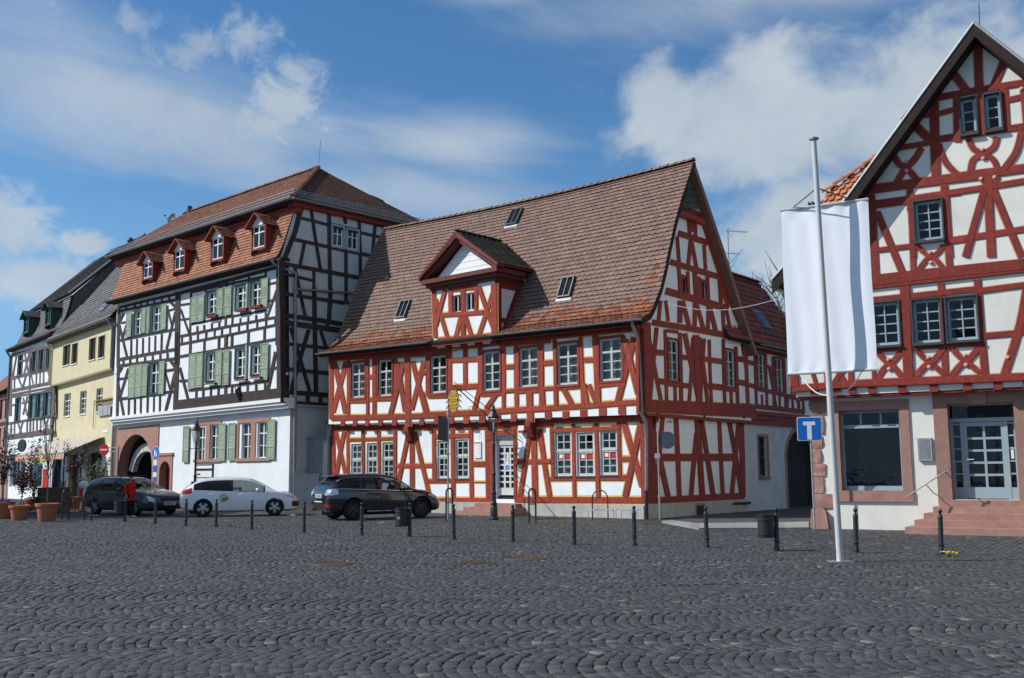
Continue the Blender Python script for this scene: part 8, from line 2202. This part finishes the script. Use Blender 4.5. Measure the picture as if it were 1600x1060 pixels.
lam=[('headlight',lambda x,y,z,t:2.0<x<2.4 and.42<y<.8 and.56<z<.74 and t in(3,4,5)),('grille',lambda x,y,z,t:x>2.26 and.55<z<.68 and y<.40),('tail_light',lambda x,y,z,t:x<-2.12 and.66<z<.92 and y>.6),('bumper_trim',lambda x,y,z,t:t in(3,4) and.46<z<.53 and-2.3<x<2.3)]
ec,sde=car('dark_estate_car',Vector((-16.35,44.6,0)),radians(-36),'dark blue grey estate car with roof rails, headlights turned to the square, by the archway',E_ST,'car_grey',(-1.33,1.36),.315,[(-2.1,-1.2,'window'),(-1.2,-1.08,'pillar'),(-1.08,-.28,'window'),(-.28,-.16,'pillar'),(-.16,.76,'window')],(.2,1.12),(-2.34,-1.95),lam,'alloy','car',{'handles':(-.9,.05),'gaps':(-1.14,-.22,.9)})
mb=MB()
for s in(-1,1):mb.tube([(-1.8,s*.58,1.46),(-1.7,s*.58,1.52),(-.1,s*.59,1.535),(.0,s*.59,1.48)],.018,6)
mb.build('roof_rail',MT['trim'],ec)
mb=MB();mb.box(2.43,2.44,-.26,.26,.40,.51);mb.build('number_plate',MT['plate'],ec)
mb=MB()
for k in range(8):mb.box(2.44,2.444,-.22+.055*k,-.19+.055*k,.42,.49)
mb.build('plate_letters',MT['trim'],ec)
# ------ the person
def skin_mesh(name,verts,edges,radii,root=0,levels=2):
 me=bpy.data.meshes.new(name);me.from_pydata(verts,edges,[])
 ob=bpy.data.objects.new(name+'_tmp',me);COL.objects.link(ob)
 sk=ob.modifiers.new('s','SKIN');sk.use_smooth_shade=True
 for i,r in enumerate(radii):
  v=me.skin_vertices[0].data[i];v.radius=r if isinstance(r,tuple) else(r,r);v.use_root=(i==root)
 ss=ob.modifiers.new('u','SUBSURF');ss.levels=levels;ss.render_levels=levels
 bpy.context.view_layer.update()
 dg=bpy.context.evaluated_depsgraph_get()
 out=bpy.data.meshes.new_from_object(ob.evaluated_get(dg));out.name=name
 COL.objects.unlink(ob);bpy.data.objects.remove(ob)
 out.polygons.foreach_set('use_smooth',[True]*len(out.polygons))
 return out
MT['skin']=mat('skin',(.50,.30,.21),.6,.08,6)
MT['hair']=mat('dark_hair',(.03,.022,.018),.7,.3,30,.3,80)
MT['jacket']=mat('red_jacket_cloth',(.50,.018,.018),.8,.15,5,.4,14)
MT['trousers']=mat('black_trousers',(.014,.014,.017),.85,.2,6,.3,16)
MT['shoe']=mat('white_shoe',(.70,.70,.68),.6,.06,8)
def person(base,rz):
 t=thing('person',base,'person in a red jacket, black trousers and white shoes walking past the dark estate car','person',None,rz);OFF[t.name]=Vector((0,0,0))
 def add(nm,me,m_,par=t):
  me.materials.clear();me.materials.append(MT[m_]);o=bpy.data.objects.new(nm,me);COL.objects.link(o);o.parent=par;OFF[o.name]=Vector((0,0,0));return o
 J={'pel':(0,0,.95),'wst':(.0,0,1.10),'chs':(.005,0,1.30),'nk0':(.01,0,1.46),'nk1':(.03,0,1.54),'hd0':(.045,0,1.60),'hd1':(.04,0,1.68)}
 v,e,r=[],[],[]
 idx={}
 def pt(k,p,rad,par=None):
  idx[k]=len(v);v.append(p);r.append(rad)
  if par:e.append((idx[par],idx[k]))
 pt('pel',(0,0,.95),(.13,.15));pt('wst',(0,0,1.10),(.12,.145),'pel');pt('chs',(.0,0,1.30),(.13,.17),'wst');pt('nk0',(.01,0,1.45),.07,'chs');pt('nk1',(.03,0,1.53),.055,'nk0')
 for s,q in((1,'l'),(-1,'r')):
  f=.10*s
  pt(q+'hip',(.0,.09*s,.90),.095,'pel');pt(q+'kn',(.06+f*.5,.10*s,.50),.062,q+'hip');pt(q+'an',(.0+f*1.0,.10*s,.10),.042,q+'kn')
  pt(q+'sh',(.0,.19*s,1.40),.065,'chs');pt(q+'el',(-.03-f*.3,.25*s,1.13),.048,q+'sh');pt(q+'wr',(.05-f*.4,.26*s,.90),.034,q+'el')
 add('body',skin_mesh('body',v,e,r),'skin')
 bm=bmesh.new();bmesh.ops.create_uvsphere(bm,u_segments=20,v_segments=14,radius=1)
 for w in bm.verts:
  x,y,z=w.co;sx=.098 if x>0 else.098;sy=.076*(1-.18*max(0,-z));k=w.co.copy()
  px_,py_,pz_=x*sx*(1-.12*max(0,-z)),y*sy,z*.118
  if x>.55 and abs(y)<.32 and-.42<z<.12:px_+=.022*(1-abs(y)/.32)*(1-abs(z+.2)/.35*.8)
  if x>.4 and abs(y)<.5 and-.95<z<-.6:px_+=.012
  if x>.5 and.1<z<.35:px_+=.004
  if x>.5 and.12<abs(y)<.5 and-.08<z<.12:px_-=.006
  w.co=(px_,py_,pz_)
 me=bpy.data.meshes.new('head');bm.to_mesh(me);bm.free();me.polygons.foreach_set('use_smooth',[True]*len(me.polygons))
 hd=add('head',me,'skin');hd.location=(.045,0,1.625);hd.rotation_euler=(0,.28,-.25)
 mb=MB()
 for s in(1,-1):mb.lathe((.086,s*.031,.012),[(.0,-.012),(.010,-.006),(.012,0),(.008,.006),(.0,.010)],8,M=Matrix.Rotation(pi/2,4,'Y'))
 mb.build('eyes',MT['hair'],hd);mb=MB();mb.tube([(.088,-.022,-.058),(.096,0,-.056),(.088,.022,-.058)],.005,5);mb.build('mouth',MT['jacket'],hd)
 mb=MB()
 for s in(1,-1):mb.lathe((-.005,s*.078,-.005),[(.0,-.03),(.014,-.02),(.018,.01),(.012,.03),(.0,.035)],8)
 mb.build('ears',MT['skin'],hd)
 bm=bmesh.new();bmesh.ops.create_uvsphere(bm,u_segments=18,v_segments=12,radius=1)
 bmesh.ops.delete(bm,geom=[w for w in bm.verts if w.co.z<(-.55 if w.co.x<-.1 else.1+.45*max(0,w.co.x))],context='VERTS')
 for w in bm.verts:k=1+random.uniform(-.03,.03);w.co=(w.co.x*.108*k,w.co.y*.088*k,w.co.z*.128*k)
 me=bpy.data.meshes.new('hair');bm.to_mesh(me);bm.free();me.polygons.foreach_set('use_smooth',[True]*len(me.polygons));add('hair',me,'hair',hd)
 v.clear();e.clear();r.clear();idx.clear()
 pt('pel',(0,0,.88),(.155,.19));pt('hem',(0,0,.83),(.15,.185),'pel');pt('wst',(0,0,1.06),(.15,.175),'pel');pt('chs',(.0,0,1.28),(.155,.195),'wst');pt('nk0',(.01,0,1.43),(.10,.13),'chs');pt('nk1',(.025,0,1.505),.068,'nk0')
 for s,q in((1,'l'),(-1,'r')):
  f=.10*s
  pt(q+'sh',(.0,.20*s,1.385),.085,'chs');pt(q+'el',(-.03-f*.3,.265*s,1.13),.070,q+'sh');pt(q+'wr',(.045-f*.4,.27*s,.935),.052,q+'el')
 jk=add('jacket',skin_mesh('jacket',v,e,r),'jacket')
 v.clear();e.clear();r.clear();idx.clear()
 pt('pel',(0,0,.95),(.14,.165))
 for s,q in((1,'l'),(-1,'r')):
  f=.10*s
  pt(q+'hip',(.0,.09*s,.86),.108,'pel');pt(q+'kn',(.06+f*.5,.10*s,.50),.080,q+'hip');pt(q+'an',(.0+f*1.0,.10*s,.08),.066,q+'kn')
 add('trousers',skin_mesh('trousers',v,e,r),'trousers')
 for s in(1,-1):
  f=.10*s;mb=MB();x0=f-.08
  for k in range(1):pass
  prof=[(.0,.05,.035),(.06,.052,.075),(.13,.048,.085),(.19,.05,.06),(.25,.046,.045),(.29,.02,.03)]
  vs=[]
  for x,hw,h in prof:
   for a in range(10):
    q=2*pi*a/10;vs.append((x0+x,.10*s+hw*cos(q),max(.002,h*.5+h*.5*sin(q)*1.0)))
  fs=[(i*10+a,i*10+(a+1)%10,(i+1)*10+(a+1)%10,(i+1)*10+a) for i in range(len(prof)-1) for a in range(10)]+[tuple(range(9,-1,-1)),tuple(range(50,60))]
  mb.add(vs,fs);mb.build('shoe',MT['shoe'],t,smooth=True,angle=60)
 for s in(1,-1):
  f=.10*s;wx,wy,wz=.05-f*.4,.27*s,.90
  v.clear();e.clear();r.clear();idx.clear()
  pt('w',(wx,wy,wz+.02),(.022,.028));pt('p',(wx+.01,wy,wz-.05),(.016,.036),'w');pt('k',(wx+.015,wy,wz-.085),(.014,.038),'p')
  for n_,(dx,l) in enumerate(((.030,.070),(.010,.080),(-.010,.075),(-.030,.058))):
   pt('a%d'%n_,(wx+.012+dx*.9,wy-s*.002,wz-.095),.0095,'k');pt('b%d'%n_,(wx+.014+dx,wy-s*.010,wz-.095-l*.5),.009,'a%d'%n_);pt('c%d'%n_,(wx+.016+dx,wy-s*.032,wz-.095-l*.85),.007,'b%d'%n_)
  pt('t1',(wx+.045,wy-s*.012,wz-.045),.011,'p');pt('t2',(wx+.058,wy-s*.024,wz-.085),.009,'t1')
  add('hand',skin_mesh('hand',v,e,r,0,1),'skin')
 return t
wc.scale=(1.05,)*3;ec.scale=(1.06,)*3
pp=at(203,804.5)
person(Vector((-15.25,41.2,0)),radians(-28)).scale=(.95,)*3
